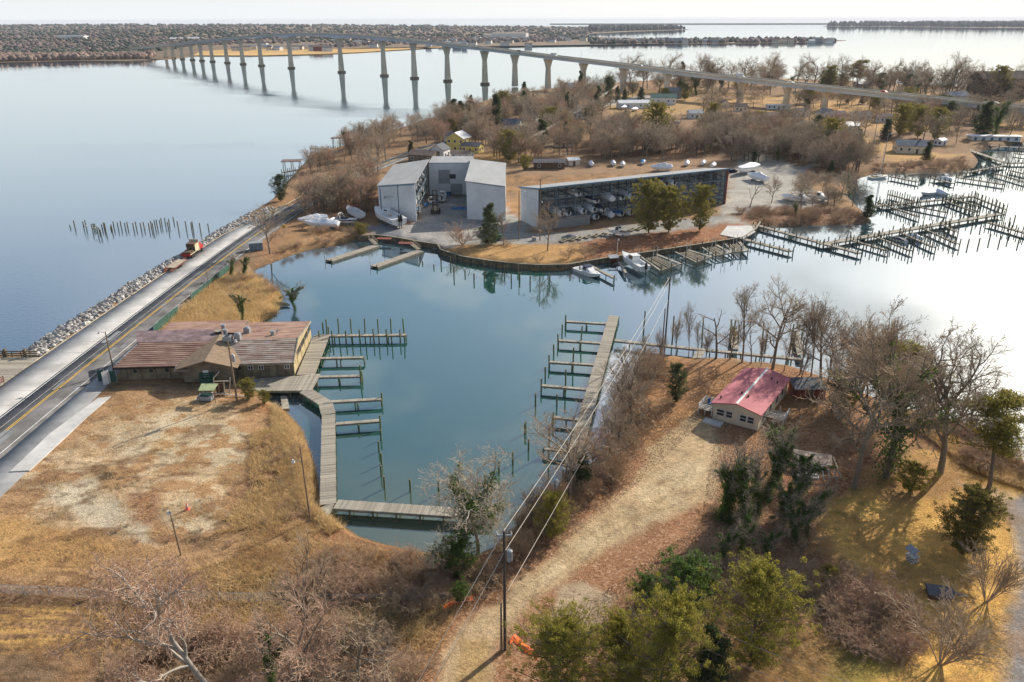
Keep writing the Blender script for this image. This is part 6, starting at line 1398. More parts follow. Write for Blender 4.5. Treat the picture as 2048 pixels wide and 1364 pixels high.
courses(RT, (17.9,-1.0,W-.1),(30.5,-1.0,W-.1),(30.3,5.6,W+1.95),(17.9,5.6,W+1.95), 'shinglegrey', 13, name='east_roof')
courses(RT, (30.3,17.8,W+.5),(17.9,17.8,W+.5),(17.9,5.6,W+1.95),(30.3,5.6,W+1.95), 'shingle', 11, name='east_back_roof')
# entrance gable
ex = 15.9
for s in (-1,1):
    q = [(ex,-3.0,W+1.55),(ex+s*5.3,-2.6,W-.1),(ex+s*5.3,5.6,W-.1+(1.0 if s>0 else .9)),(ex,7.2,W+2.45)]
    q = q if s > 0 else [q[1],q[0],q[3],q[2]]
    MB().solid(q if s > 0 else q, .14).build('entrance_roof', M['asphroof'], RT)
MB().prism([(11.5,-1.75),(20.2,-1.75),(20.2,-1.6),(11.5,-1.6)], W, [W+.1,W+.1,W+.1,W+.1]).add([(11.6,-1.9,W),(20.1,-1.9,W),(ex,-1.9,W+1.45),(11.6,-1.75,W),(20.1,-1.75,W),(ex,-1.75,W+1.45)], [(0,1,2),(5,4,3),(0,3,4,1),(1,4,5,2),(2,5,3,0)]).build('gable_boards', M['wallbrown'], RT)
MB().solid([(10.2,-2.4,W-.5),(13.0,-2.4,W-.5),(13.0,-.8,W+.1),(10.2,-.8,W+.1)],.1).build('porch_roof', M['shinglegrey'], RT)
MB().box((5.6,-1.05,W-.32),(12.4,.12,.3)).build('fascia', M['black'], RT); MB().box((24.2,-1.12,W-.25),(12.8,.1,.18)).build('east_fascia', M['beam'], RT)
for px in (271,303,335,374,393,437,480):
    u = ru(px, 3.0, -1.6 if px == 437 else 0); yo = -1.72 if px == 437 else -.12
    if px in (437,): yo = -1.72
    f = MB().tube((u,yo,1.75),(u,yo-.08,1.75),.48,.48,16).build('porthole_window', M['beam'], RT); MB().tube((u,yo-.06,1.75),(u,yo-.11,1.75),.39,.39,16).build('pane', M['glass'], f)
for px in (502,523,575):
    u = ru(px, 3.0); f = MB().box((u,-.06,1.75),(.95,.1,.8)).build('window', M['whitepaint'], RT)
    for s in (-.21,.21): MB().box((u+s,-.12,1.75),(.3,.06,.62)).build('pane', M['glass'], f)
MB().box((ru(411,2.4,-1.7),-1.75,1.15),(.95,.1,2.2)).build('door', M['whitepaint'], RT)
for i in range(5):
    y0, y1 = .25+i*3.5, .25+i*3.5+3.3; MB().box((30.08,(y0+y1)/2,.95),(.14,y1-y0,1.7)).build('lower_panel', M['wallyellow'], RT); MB().box((30.05,(y0+y1)/2,2.35),(.1,y1-y0,.9)).build('window_band', M['black'] if i else M['wallyellow'], RT); MB().box((30.12,y0,1.5),(.16,.18,2.9)).build('frame_post', M['wallyellow'], RT)
MB().bar((30.45,-1.0,W-.15),(30.3,5.6,W+1.95),.15,.3).bar((30.3,5.6,W+1.95),(30.3,17.8,W+.45),.15,.3).build('barge_board', M['beam'], RT)
MB().add([(30.02,0,W-.1),(30.02,17.4,W-.1),(30.02,17.4,W+.4),(30.02,5.6,W+1.75)],[(0,1,2,3)]).add([(29.9,0,W-.1),(29.9,17.4,W-.1),(29.9,17.4,W+.4),(29.9,5.6,W+1.75)],[(3,2,1,0)]).build('gable_panel', M['wallyellow'], RT)
for i in range(12): MB().box((2.5*i+1.2 if i < 4 else 18.2+(i-4)*1.5, -.04, 1.4),(.08,.06,2.7)).build('batten', M['brown'], RT)
RN = Vector((-RUx.y,RUx.x))
def on_roof(px, py, z, name, label, fn, cat='roof vent'):
    x, y = G(px, py, z); t = thing(name, label, cat, (x,y,z)); fn(t); return t
def ac(t): MB().box((0,0,.45),(1.5,1.2,.9)).build('case', M['steel'], t); MB().tube((0,0,.9),(0,0,1.0),.42,.42,12).build('fan', M['black'], t)
def vent(t): MB().tube((0,0,-.1),(0,0,.7),.35,.35,10).build('pipe', M['steel'], t); MB().tube((0,0,.7),(0,0,.95),.5,.42,10).build('cap', M['steel'], t)
def hoodv(t): MB().box((0,0,.5),(1.1,1.0,1.1)).build('case', M['steel'], t); MB().tube((0,0,1.05),(0,0,1.3),.45,.35,10).build('hood', M['steel'], t)
on_roof(456,681,6.3,'air_conditioner','dark-sided air conditioner on the restaurant roof, left of the tall hood',ac,'air conditioner')
on_roof(476,678,6.3,'kitchen_vent','tall pale exhaust hood in the middle of the restaurant roof',hoodv)
on_roof(495,666,5.6,'kitchen_vent','exhaust hood at the back of the restaurant roof, right of the tall one',hoodv)
on_roof(437,669,6.0,'roof_vent','black-topped round vent at the back edge of the purple roof',lambda t:(MB().tube((0,0,-.3),(0,0,.7),.6,.6,12).build('drum', M['black'], t),MB().tube((0,0,.7),(0,0,.8),.7,.7,12).build('rim', M['beam'], t)))
on_roof(447,658,5.6,'roof_vent','flat silver vent farthest back on the restaurant roof',vent); on_roof(451,668,6.0,'roof_vent','small silver vent between the black-topped one and the air conditioner',vent)
on_roof(546,671,5.9,'roof_vent','round turbine vent on the right wing of the restaurant',vent); on_roof(555,668,5.9,'roof_antenna','spiky metal bracket beside the turbine vent on the right wing',lambda t:(MB().bar((-.7,0,.4),(.7,.2,.8),.1,.1).bar((0,-.6,.2),(0,.6,.9),.1,.1).build('arm', M['steel'], t)),'bracket')
# canopy and clutter before the entrance
cp = thing('canopy', 'pale green flat canopy on thin posts before the restaurant entrance', 'canopy', (*G(413,800,1.3),1.25))
q = [G3(396,781,3.6),G3(427,781,3.6),G3(436,767,3.9),G3(403,767,3.9)]; MB().solid(q,.08).build('roof', M['greencan'], cp, world=True)
for p in q: MB().tube((p.x,p.y,1.2),(p.x,p.y,p.z-.1),.07,.07,6).build('post', M['woodpole'], cp, world=True)
x,y,z = PG(414,768); t = thing('green_booth', 'dark green slatted box behind the pale canopy', 'box', (x,y,z), .05)
for i in range(4): MB().box((0,.2*i,.9+.28*i),(2.6,.2,.18)).build('slat', M['greenfab'], t)
MB().box((0,.5,.5),(2.4,1.0,1.0)).build('case', M['greenfab'], t)
x,y,z = PG(447,790); t = thing('broken_fence', 'broken wooden fence frame leaning beside the utility pole at the restaurant', 'frame', (x,y,z), .2)
for a,b in (((-1.4,0,0),(-1.2,.2,3.2)),((-1.2,.2,3.2),(-.2,.8,4.0)),((1.0,0,0),(1.4,.3,3.0)),((-1.3,.1,2.6),(1.3,.2,2.4)),((.2,0,0),(.3,.2,2.6)),((-1.3,0,.4),(1.2,0,.4))): MB().bar(a,b,.16,.16).build('beam', M['sand'], t)
MB().box((-.4,.3,1.1),(1.4,.1,2.0)).build('panel', M['brown'], t)
x,y,z = PG(412,800); t = thing('trailer_skip', 'grey junk-filled utility cart under the pale canopy', 'cart', (x,y,z)); MB().box((0,0,.5),(2.4,1.4,.7)).build('tub', M['steel'], t); MB().box((.1,.1,.95),(1.6,.9,.3)).build('load', M['greenfab'], t)
x,y,z = PG(455,792); o = MB().tube((-2.8,.3,.45),(3.6,-.5,.15),.08,.08,6).build('pipe', M['whitepaint']); o.location = (x,y,z); tag(o, 'white pipe lying on the ground between the canopy and the pole', 'pipe')
for (a,b,lb) in (((197,762),(211,761),'dark green mesh gate panel at the roadside corner of the restaurant, left half'),((222,763),(235,763),'dark green mesh gate panel at the roadside corner of the restaurant, right half')):
    p0 = G3(*a,1.3); p1 = G3(*b,1.3); t = thing('gate', lb, 'gate', p0); MB().prism([(p0.x,p0.y),(p1.x,p1.y),(p1.x,p1.y+.05),(p0.x,p0.y+.05)],1.3,3.3).build('screen', M['greenfab'], t, world=True)
    for p in (p0,p1): MB().tube(p, p+Vector((0,0,2.2)), .06,.06,6).build('post', M['steel'], t, world=True)
t = thing('notice_board', 'leaning white board beside the green gate at the roadside', 'board', G3(215,770,1.3)); MB().box((0,0,1.4),(1.2,.1,2.4),rz=.9).build('panel', M['whitepaint'], t); MB().box((.3,.3,1.1),(.1,.1,2.2)).build('leg', M['beam'], t)
# ------------------------------------------------------------------ house with the pink roof
hx0 = Vector((31.3,109.6)); hv = (Vector((40.3,123.0))-hx0).normalized(); hu = Vector((hv.y,-hv.x)); HLn = 15.9; HWd = 7.9; hz0 = 1.3
PH = thing('pink_roofed_house', 'small cream house with a pink coated gable roof and a white ridge cap', 'house', (hx0.x,hx0.y,hz0), math.atan2(hu.y,hu.x))
e0 = 2.95; rz_ = 3.85
MB().prism([(.35,.35),(HWd-.35,.35),(HWd-.35,HLn-.3),(.35,HLn-.3)], 0, e0).build('wall', M['cream'], PH)
for y in (.34, HLn-.3): MB().add([(.35,y,e0),(HWd-.35,y,e0),(HWd/2,y,rz_-.08),(.35,y+.1,e0),(HWd-.35,y+.1,e0),(HWd/2,y+.1,rz_-.08)],[(0,1,2),(5,4,3),(1,4,5,2),(2,5,3,0)]).build('gable', M['cream'], PH)
MB().solid([(0,0,e0),(HWd/2,0,rz_),(HWd/2,HLn,rz_),(0,HLn,e0)],.12).build('roof', M['pinkroof'], PH); MB().solid([(HWd/2,0,rz_),(HWd,0,e0),(HWd,HLn,e0),(HWd/2,HLn,rz_)],.12).build('roof', M['pinkroof'], PH)
MB().solid([(HWd/2-.2,-.02,rz_+.0),(HWd/2,-.02,rz_+.07),(HWd/2,HLn,rz_+.07),(HWd/2-.2,HLn,rz_+.0)],.04).solid([(HWd/2,-.02,rz_+.07),(HWd/2+.2,-.02,rz_),(HWd/2+.2,HLn,rz_),(HWd/2,HLn,rz_+.07)],.04).build('ridge_cap', M['whitepaint'], PH)
for a, b in (((0,-.02,e0-.08),(HWd/2,-.02,rz_-.08)),((HWd/2,-.02,rz_-.08),(HWd,-.02,e0-.08)),((HWd,0,e0-.1),(HWd,HLn,e0-.1)),((0,0,e0-.1),(0,HLn,e0-.1))): MB().bar(a,b,.08,.16).build('fascia', M['pinkroof'], PH)
for i in range(11): MB().box((HWd/2,.3,.2+i*.26),(HWd-.66,.05,.22)).build('siding_board', M['cream'], PH)
for xc, w_ in ((1.55,1.3),(2.95,1.1),(5.15,1.1),(6.35,1.1)):
    f = MB().box((xc,.24,1.55),(w_,.1,1.15)).build('window', M['whitepaint'], PH)
    MB().box((xc,.18,1.28),(w_-.18,.05,.42)).build('pane', M['glass'], f); MB().box((xc,.18,1.82),(w_-.18,.05,.42)).build('pane', M['glass'], f)
for yc in (3,6,9.5,12.5):
    f = MB().box((HWd-.32,yc,1.6),(.1,1.0,1.2)).build('window', M['whitepaint'], PH); MB().box((HWd-.26,yc,1.6),(.05,.8,1.0)).build('pane', M['glass'], f)
for xc, yc in ((5.6,12.6),(6.7,12.2),(4.6,3.6),(3.35,4.2),(.8,2.0)):
    zz_ = rz_-abs(xc-HWd/2)*(rz_-e0)/(HWd/2); MB().tube((xc,yc,zz_-.05),(xc,yc,zz_+.35),.14,.14,8).build('roof_pipe', M['black'], PH)
MB().box((.9,-1.0,.1),(3,1.6,.3)).build('step', M['concrete'], PH)
po = thing('porch', 'raised porch with a white railing on the left side of the pink-roofed house', 'porch', (hx0.x,hx0.y,hz0), math.atan2(hu.y,hu.x))
for i in range(9): MB().box((-1.2,1.1+i*.34,.85),(2.2,.3,.08)).build('plank', M['deck'], po)
mb = MB()
for p in ((-2.3,1),(-2.3,2.6),(-2.3,4.1),(-1.2,4.1),(-.1,4.1),(-.1,1),(-1.2,1)): mb.box((p[0],p[1],.9),(.12,.12,1.8))
for z in (1.15,1.42,1.72): mb.box((-2.3,2.55,z),(.06,3.1,.1)); mb.box((-1.2,4.1,z),(2.2,.06,.1)); mb.box((-1.2,1,z),(2.2,.06,.1))
mb.build('railing', M['whitepaint'], po)
ch = thing('patio_chair', 'blue plastic chair on the white-railed porch', 'chair', (hx0.x+hu.x*-1.1+hv.x*2.9, hx0.y+hu.y*-1.1+hv.y*2.9, hz0+.9), .6)
MB().box((0,0,.42),(.6,.6,.06)).build('seat', M['tarp'], ch); MB().box((0,.28,.8),(.6,.06,.7)).build('backrest', M['tarp'], ch)
for a in (-.26,.26):
    for b in (-.26,.26): MB().box((a,b,.2),(.05,.05,.4)).build('leg', M['tarp'], ch)
d2 = thing('side_deck', 'small deck with a white railing on the right side of the pink-roofed house', 'deck', (hx0.x,hx0.y,hz0), math.atan2(hu.y,hu.x))
for i in range(9): MB().box((HWd+1.1,4.2+i*.34,.85),(2.6,.3,.08)).build('plank', M['deck'], d2)
mb = MB()
for p in ((HWd+2.4,4.1),(HWd+2.4,5.6),(HWd+2.4,7.1),(HWd+1.0,4.1),(HWd+1.0,7.1)): mb.box((p[0],p[1],.9),(.12,.12,1.8))
for z in (1.15,1.42,1.72): mb.box((HWd+2.4,5.6,z),(.06,3.1,.1)); mb.box((HWd+1.1,4.1,z),(2.6,.06,.1))
mb.build('railing', M['whitepaint'], d2)
def shed(px, py, w_, d_, h_, rz, label, wm_, rm_, name='shed', rise=.4, cat='shed'):
    x,y,z = PG(px,py); t = thing(name, label, cat, (x,y,z-.1), rz); MB().prism([(-w_/2,-d_/2),(w_/2,-d_/2),(w_/2,d_/2),(-w_/2,d_/2)],0,h_).build('wall', M[wm_], t)
    MB().solid([(-w_/2-.3,-d_/2-.3,h_),(w_/2+.3,-d_/2-.3,h_),(w_/2+.3,d_/2+.3,h_+rise),(-w_/2-.3,d_/2+.3,h_+rise)],.12).build('roof', M[rm_], t); MB().box((0,-d_/2-.04,h_*.42),(.9,.08,h_*.8)).build('door', M['brown'], t); return t
shed(1612,790,5,3.4,2.1,.0,'dark flat-roofed shed with red sides near the shore behind the pink-roofed house','rust','darkroof')
fs = thing('collapsed_shed', 'collapsed shed with a sagging grey roof and bare frame among the leaves', 'shed', (*G(1632,950,1.3),1.2), -.15)
MB().solid([(-3,1,1.1),(2.4,1.4,.8),(2.8,4.0,1.2),(-2.6,3.6,2.0)],.1).build('roof', M['shinglegrey'], fs)
for i in range(7): MB().bar((-2.4+.8*i,-1.2,.1),(-2.3+.8*i,1.2,1.1),.1,.1).build('rafter', M['steel'], fs)
MB().bar((-2.8,-1.3,.9),(3,-1.2,.7),.12,.12).bar((3,-1.2,.7),(2.9,3.6,1.1),.14,.14).build('frame_rail', M['beam'], fs); MB().box((-1.2,-.4,.15),(2.8,1.2,.2)).build('floor_sheet', M['steel'], fs)
# wishing well, tarped box, cone, orange netting
x,y,z = PG(1823,1122); wl = thing('wishing_well', 'little white lattice wishing well with a grey roof on the golden lawn', 'garden ornament', (x,y,z), .3)
mb = MB()
for i in range(6):
    for j in range(4):
        if (i+j)%2 == 0: mb.box((-.4+.16*i,-.46,.1+.2*j),(.15,.05,.19)); mb.box((.46,-.4+.16*i,.1+.2*j),(.05,.15,.19)); mb.box((-.46,-.4+.16*i,.1+.2*j),(.05,.15,.19))
mb.box((0,0,.86),(1.05,1.05,.08)); mb.build('lattice_box', M['whitepaint'], wl); MB().box((0,0,.4),(.85,.85,.78)).build('lining', M['black'], wl)
for a in (-.4,.4): MB().box((a,0,1.2),(.09,.09,.7)).build('post', M['whitepaint'], wl)
for s in (-1,1): MB().solid([(0,-.7,1.95),(s*.65,-.7,1.45),(s*.65,.7,1.45),(0,.7,1.95)] if s>0 else [(-.65,-.7,1.45),(0,-.7,1.95),(0,.7,1.95),(-.65,.7,1.45)],.06).build('roof', M['steel'], wl)
x,y,z = PG(1877,1192); tb = thing('low_shelter', 'low dark shelter roofed with a wrinkled grey tarpaulin beside the vase-shaped shrub', 'shelter', (x,y,z), -.25)
MB().box((0,0,.35),(2.3,1.6,.7)).build('box', M['brown'], tb); MB().loft([[(a,-1.0,.72),(a,-.45,.98+.05*math.sin(a*5)),(a,0,1.08+.05*math.cos(a*4)),(a,.5,.98),(a,1.0,.74)] for a in np.linspace(-1.35,1.35,10)],cap=True).build('roof', M['darkroof'], tb)
for i in range(7):
    x,y,z = PG(1895+i*6,1180+i*2.2+_rp.uniform(-2,2)); o = obj('garden_stone', _rock[i]); o.location = (x,y,z+.05); o.scale = (.35,.35,.25); tag(o, 'small stone in the row between the tarped shelter and the vase-shaped shrub','stone','stones beside the tarped shelter')
x,y,z = PG(375,1019); cn = thing('traffic_cone', 'faded red traffic cone on the cracked slab in the vacant lot', 'traffic cone', (x,y,z)); MB().tube((0,0,.04),(0,0,1.0),.24,.05,14).build('cone', M['pinecone'], cn); MB().box((0,0,.03),(.6,.6,.06)).build('base', M['pinecone'], cn); MB().tube((0,0,.5),(0,0,.68),.16,.125,14).build('band', M['whitepaint'], cn)
def netting(pts, label):
    P = [PG(*p) for p in pts]; t = thing('orange_netting', label, 'safety netting', P[0]); rg = []
    for i, p in enumerate(P):
        h_ = .22+.14*math.sin(i*2.1); rg.append([(p[0]-P[0][0]+.35*math.sin(i*3),p[1]-P[0][1]-.5,.06),(p[0]-P[0][0],p[1]-P[0][1],h_),(p[0]-P[0][0]+.2,p[1]-P[0][1]+.45,.08)])
    MB().loft(rg).build('net', M['orange'], t)
netting([(888,1214),(898,1210),(908,1207),(920,1203),(932,1199),(945,1196)], 'crumpled orange safety netting on the leaf-covered bank left of the drive')
netting([(1020,1282),(1026,1276),(1034,1281),(1043,1293),(1052,1299),(1064,1307),(1076,1316)], 'crumpled orange safety netting beside the utility poles at the bottom')
# ------------------------------------------------------------------ poles and wires
def pole(px, py, top, label, m='woodpole', r=.16, arm=None, lamp=None, tr=None, lean=0, name='utility_pole', cat='utility pole'):
    x,y,z = PG(px,py); zt = zat(x,y,top); t = thing(name, label, cat, (x,y,z)); h_ = zt-z; MB().tube((0,0,-.3),(lean,0,h_),r,r*.7,9).build('post', M[m], t)
    if arm: MB().bar((-arm,0,h_-.5),(arm,0,h_-.5),.12,.14).build('crossarm', M['steel'], t); [MB().tube((s*arm*.9,0,h_-.4),(s*arm*.9,0,h_-.1),.09,.05,7).build('insulator', M['whitepaint'], t) for s in (-1,1)]
    if lamp:
        dx, dz_ = lamp; MB().tube((0,0,h_+dz_),(dx,0,h_+dz_+.25),.045,.045,5).build('lamp_arm', M['steel'], t); MB().tube((dx*1.05,0,h_+dz_+.3),(dx*1.05,0,h_+dz_-.1),.1,.26,9).build('lamp_head', M['whitepaint'], t)
    if tr is not None: MB().tube((.5,-.1,h_-tr-1.1),(.5,-.1,h_-tr),.28,.28,12).tube((.5,-.1,h_-tr),(.5,-.1,h_-tr+.1),.3,.2,12).build('transformer', M['steel'], t); MB().tube((.5,-.1,h_-tr+.1),(.5,-.1,h_-tr+.4),.06,.04,6).build('bushing', M['whitepaint'], t)
    return Vector((x+lean,y,zt))
PA = pole(1010,1300,1062,'tall dark utility pole with a grey transformer standing beside the sandy drive','darkpole',.17,arm=.75,lamp=None,tr=2.2)
pole(1003,1300,1205,'shorter brown pole stub right against the tall dark utility pole','woodpole',.13)
PB = pole(1329,700,553,'tall dark utility pole at the dock with the wires fixed at its top','darkpole',.17,arm=.5)
pole(1324,700,617,'brown pole stub beside the tall utility pole at the dock','woodpole',.15)
pole(474,802,684,'weathered utility pole with transformer and lamp before the restaurant','woodpole',.17,tr=2.3,lamp=(1.2,.1))
pole(228,745,664,'utility pole with a street lamp arm over the road at the restaurant corner','woodpole',.14,lamp=(-1.1,-.2))
pole(362,1110,1022,'leaning wooden lamp pole alone in the middle of the vacant lot','woodpole',.11,lamp=(-.45,-.3),lean=-.3,name='lamp_pole',cat='lamp post')
pole(621,1042,892,'tall wooden lamp pole on the bank beside the boardwalk','woodpole',.12,lamp=(-1.2,-2.2),lean=-.2,name='lamp_pole',cat='lamp post')
pole(1109,1010,962,'short wooden lamp post on the bank near the end of the boardwalk','woodpole',.11,lamp=(.25,-.1),name='lamp_post',cat='lamp post')
pole(1038,480,381,'lamp pole at the left end of the golden lawn by the boat rack','woodpole',.16,lamp=(1.5,-.2),name='lamp_pole',cat='lamp post')
pole(1080,481,358,'taller pole right in front of the left end of the boat rack','woodpole',.18,lamp=(.4,-6.5))
pole(1234,510,480,'small lamp post beside the dock shelter on the brown lawn','whitepaint',.08,lamp=(.2,0),name='lamp_post',cat='lamp post')
for px,py,top,lb in ((1218,202,173,'village pole second from the far end of the street'),(1209,210,186,'village pole nearest the wrapped boats'),(1233,193,173,'village pole farthest along the street'),(1077,285,255,'village pole with crossarm among the bare trees'),(1127,335,305,'pole beside the small brown shed behind the rack'),(1766,330,267,'street-lamp pole among the yards on the right'),(1745,300,232,'tall utility pole left of the street-lamp pole on the right'),(571,482,465,'wooden sign post beside the yellow road sign')):
    if px != 571: pole(px,py,top,lb,'steel' if px>1700 else 'woodpole',.16,arm=1.2 if px<1700 else None,lamp=(1.2,-.3) if px==1766 else None)
def wire(a, b, sag, label, r=.028, group=None):
    a = Vector(a); b = Vector(b); pts = [a.lerp(b,t)+Vector((0,0,-sag*4*t*(1-t))) for t in np.linspace(0,1,15)]
    o = MB().path([p-a for p in pts], r, 4).build('power_line', M['wire']); o.location = a; tag(o, label, 'wire', group)
def zdown(v, dz): return Vector((v.x,v.y,v.z-dz))
wire(PA+Vector((-.1,0,-.1)), PB+Vector((-.1,0,-.1)), .9, 'upper power line between the pole on the drive and the pole at the dock')
wire(zdown(PA,2.4), zdown(PB,1.0), .9, 'second power line between the two tall poles, just below the upper one')
wire(zdown(PA,7.0)+Vector((.3,0,0)), zdown(PB,4.6), .8, 'lowest cable between the two tall poles')
q0 = G3(828,1372,8.5); q1 = G3(858,1372,7.5)
wire(PA+Vector((-.1,0,-.1)), PA+(q0-PA)*2.2, .3, 'left of the two power lines running out of the bottom edge')
wire(zdown(PA,2.4), zdown(PA,2.4)+(q1-zdown(PA,2.4))*2.2, .3, 'right of the two power lines running out of the bottom edge')
wire(G3(1330,1215,7), G3(1720,1372,9.5), .3, 'thin power line crossing above the cedars at the bottom right', .02)
wire(G3(1250,1235,5), G3(1600,1372,8), .3, 'lower thin power line crossing above the cedars at the bottom right', .02)
wire(zdown(PA,6.5), G3(905,1205,3), .4, 'thin service wire dropping from the tall pole to the fence', .015)
va = G3(1100,262,9); vb = G3(1233,175,10)
for k in range(3): wire(Vector(G3(1040,290,9))+Vector((0,0,k*.5)), Vector(G3(1235,172,11))+Vector((0,0,k*.5)), 1.2, 'overhead line along the village street','.' and .05, 'overhead lines along the village street')
# ------------------------------------------------------------------ fences and road furniture
fc = thing('wire_fence', 'sagging chain-link fence between the vacant lot and the foreground scrub', 'fence', (*G(0,1190,1.3),1.3))
FP = [PG(*p) for p in ((-120,1183),(0,1188),(100,1192),(210,1198),(330,1200),(440,1203),(560,1206),(680,1208),(790,1208),(905,1208))]
for a, b in zip(FP[:-1], FP[1:]):
    a = Vector(a); b = Vector(b); n = 2
    for i in range(n): q = a.lerp(b,i/n); MB().tube(q,q+Vector((0,0,1.35)),.035,.035,6).build('post', M['steel'], fc, world=True)
    MB().tube(a+Vector((0,0,1.3)),b+Vector((0,0,1.3)),.02,.02,5).build('top_rail', M['steel'], fc, world=True)
    L = (b-a).length; m_ = int(L/.16); P0=[];P1=[]
    for i in range(m_):
        for s in (0,1):
            u0=i/m_; u1=min(1,max(0,(i+(7 if s else -7))/m_)); P0.append(tuple(a.lerp(b,u0)+Vector((0,0,.05))-fc.location)); P1.append(tuple(a.lerp(b,u1)+Vector((0,0,1.28))-fc.location))
    V,Fq = tubes_np(P0,P1,[.0045]*len(P0),[.0045]*len(P0),3); obj('mesh_wire', np_mesh('mesh_wire',V,Fq,[M['steel']]), fc, 'stuff')
gf = thing('screen_fence', 'green fabric screen fence between the road and the marsh', 'fence', (-72,165,1.3))
for i in range(18):
    y0 = 147+i*2.4; x0_ = np.interp(y0, RC[:,1], RC[:,0])+5.4; x1_ = np.interp(y0+2.4, RC[:,1], RC[:,0])+5.4
    MB().tube((x0_,y0,1.2),(x0_,y0,3.1),.04,.04,6).build('post', M['steel'], gf, world=True); MB().tube((x0_,y0,3.05),(x1_,y0+2.4,3.05),.025,.025,5).build('top_rail', M['steel'], gf, world=True)
    if i not in (5,6,7): MB().prism([(x0_,y0+.05),(x1_,y0+2.35),(x1_+.04,y0+2.35),(x0_+.04,y0+.05)],1.25,[2.95,2.9+.1*math.sin(i),2.9+.1*math.sin(i),2.95]).build('screen', M['greenfab'], gf, world=True)
gr = thing('guard_rail', 'long pale guard rail on the bay side where the road bends onto the peninsula', 'guard rail', (-76,270,1.3))
s_ = (RC[:,1] > 238) & (RC[:,1] < 335); rp_ = [(RC[i,0]-NR[i,0]*4.6, RC[i,1]-NR[i,1]*4.6) for i in np.where(s_)[0]]
for i in range(0,len(rp_)-1,2):
    a, b = rp_[i], rp_[min(i+2,len(rp_)-1)]; MB().bar((*a,1.95),(*b,1.95),.1,.4).build('rail', M['sand'], gr, world=True); MB().box((a[0],a[1],1.6),(.18,.18,1.0)).build('post', M['bulk'], gr, world=True)
x,y,z = PG(569,470); sg = thing('road_sign', 'yellow diamond road sign on a post at the bend of the causeway', 'road sign', (x,y,z)); MB().tube((0,0,0),(0,0,2.6),.06,.06,6).build('post', M['steel'], sg); MB().box((0,-.06,2.6),(1.1,.05,1.1),rot=Matrix.Rotation(math.pi/4,3,'Y')).build('sign_plate', M['yellow'], sg)
x,y,z = PG(513,500); t = thing('box_trailer', 'dark green-grey utility box beside the road at the neck of the causeway', 'box', (x,y,z), .3); MB().box((0,0,1.1),(3.6,2,2.0)).build('case', M['bluesteel'], t); MB().box((0,0,2.15),(3.7,2.1,.12)).build('lid', M['steel'], t)
x,y,z = PG(1068,481); t = thing('utility_box', 'small grey utility box on the golden lawn by the boat rack', 'box', (x,y,z)); MB().box((0,0,.5),(1.2,1,1)).build('case', M['steel'], t); MB().box((0,0,1.03),(1.3,1.1,.08)).build('lid', M['beam'], t)
x,y,z = PG(994,480); t = thing('dumpster', 'dark green rubbish bin beside the conifer at the right metal shed', 'bin', (x,y,z)); MB().box((0,0,.9),(2.6,1.6,1.5)).build('tub', M['greenfab'], t); MB().solid([(-1.35,-.85,1.6),(1.35,-.85,1.6),(1.35,.85,2.0),(-1.35,.85,2.0)],.1).build('lid', M['greenroof'], t)
for i in range(4):
    a = PG(530,650-i*2); o = MB().tube((0,0,.2+.18*i),(5.5,1.2-i*.5,.15),.16,.14,7).build('log', M['pile']); x,y = G(528,613-i*2.5,.5); o.location=(x,y,.25); tag(o,'grey log in the small stack at the edge of the marsh','log','logs at the edge of the marsh')
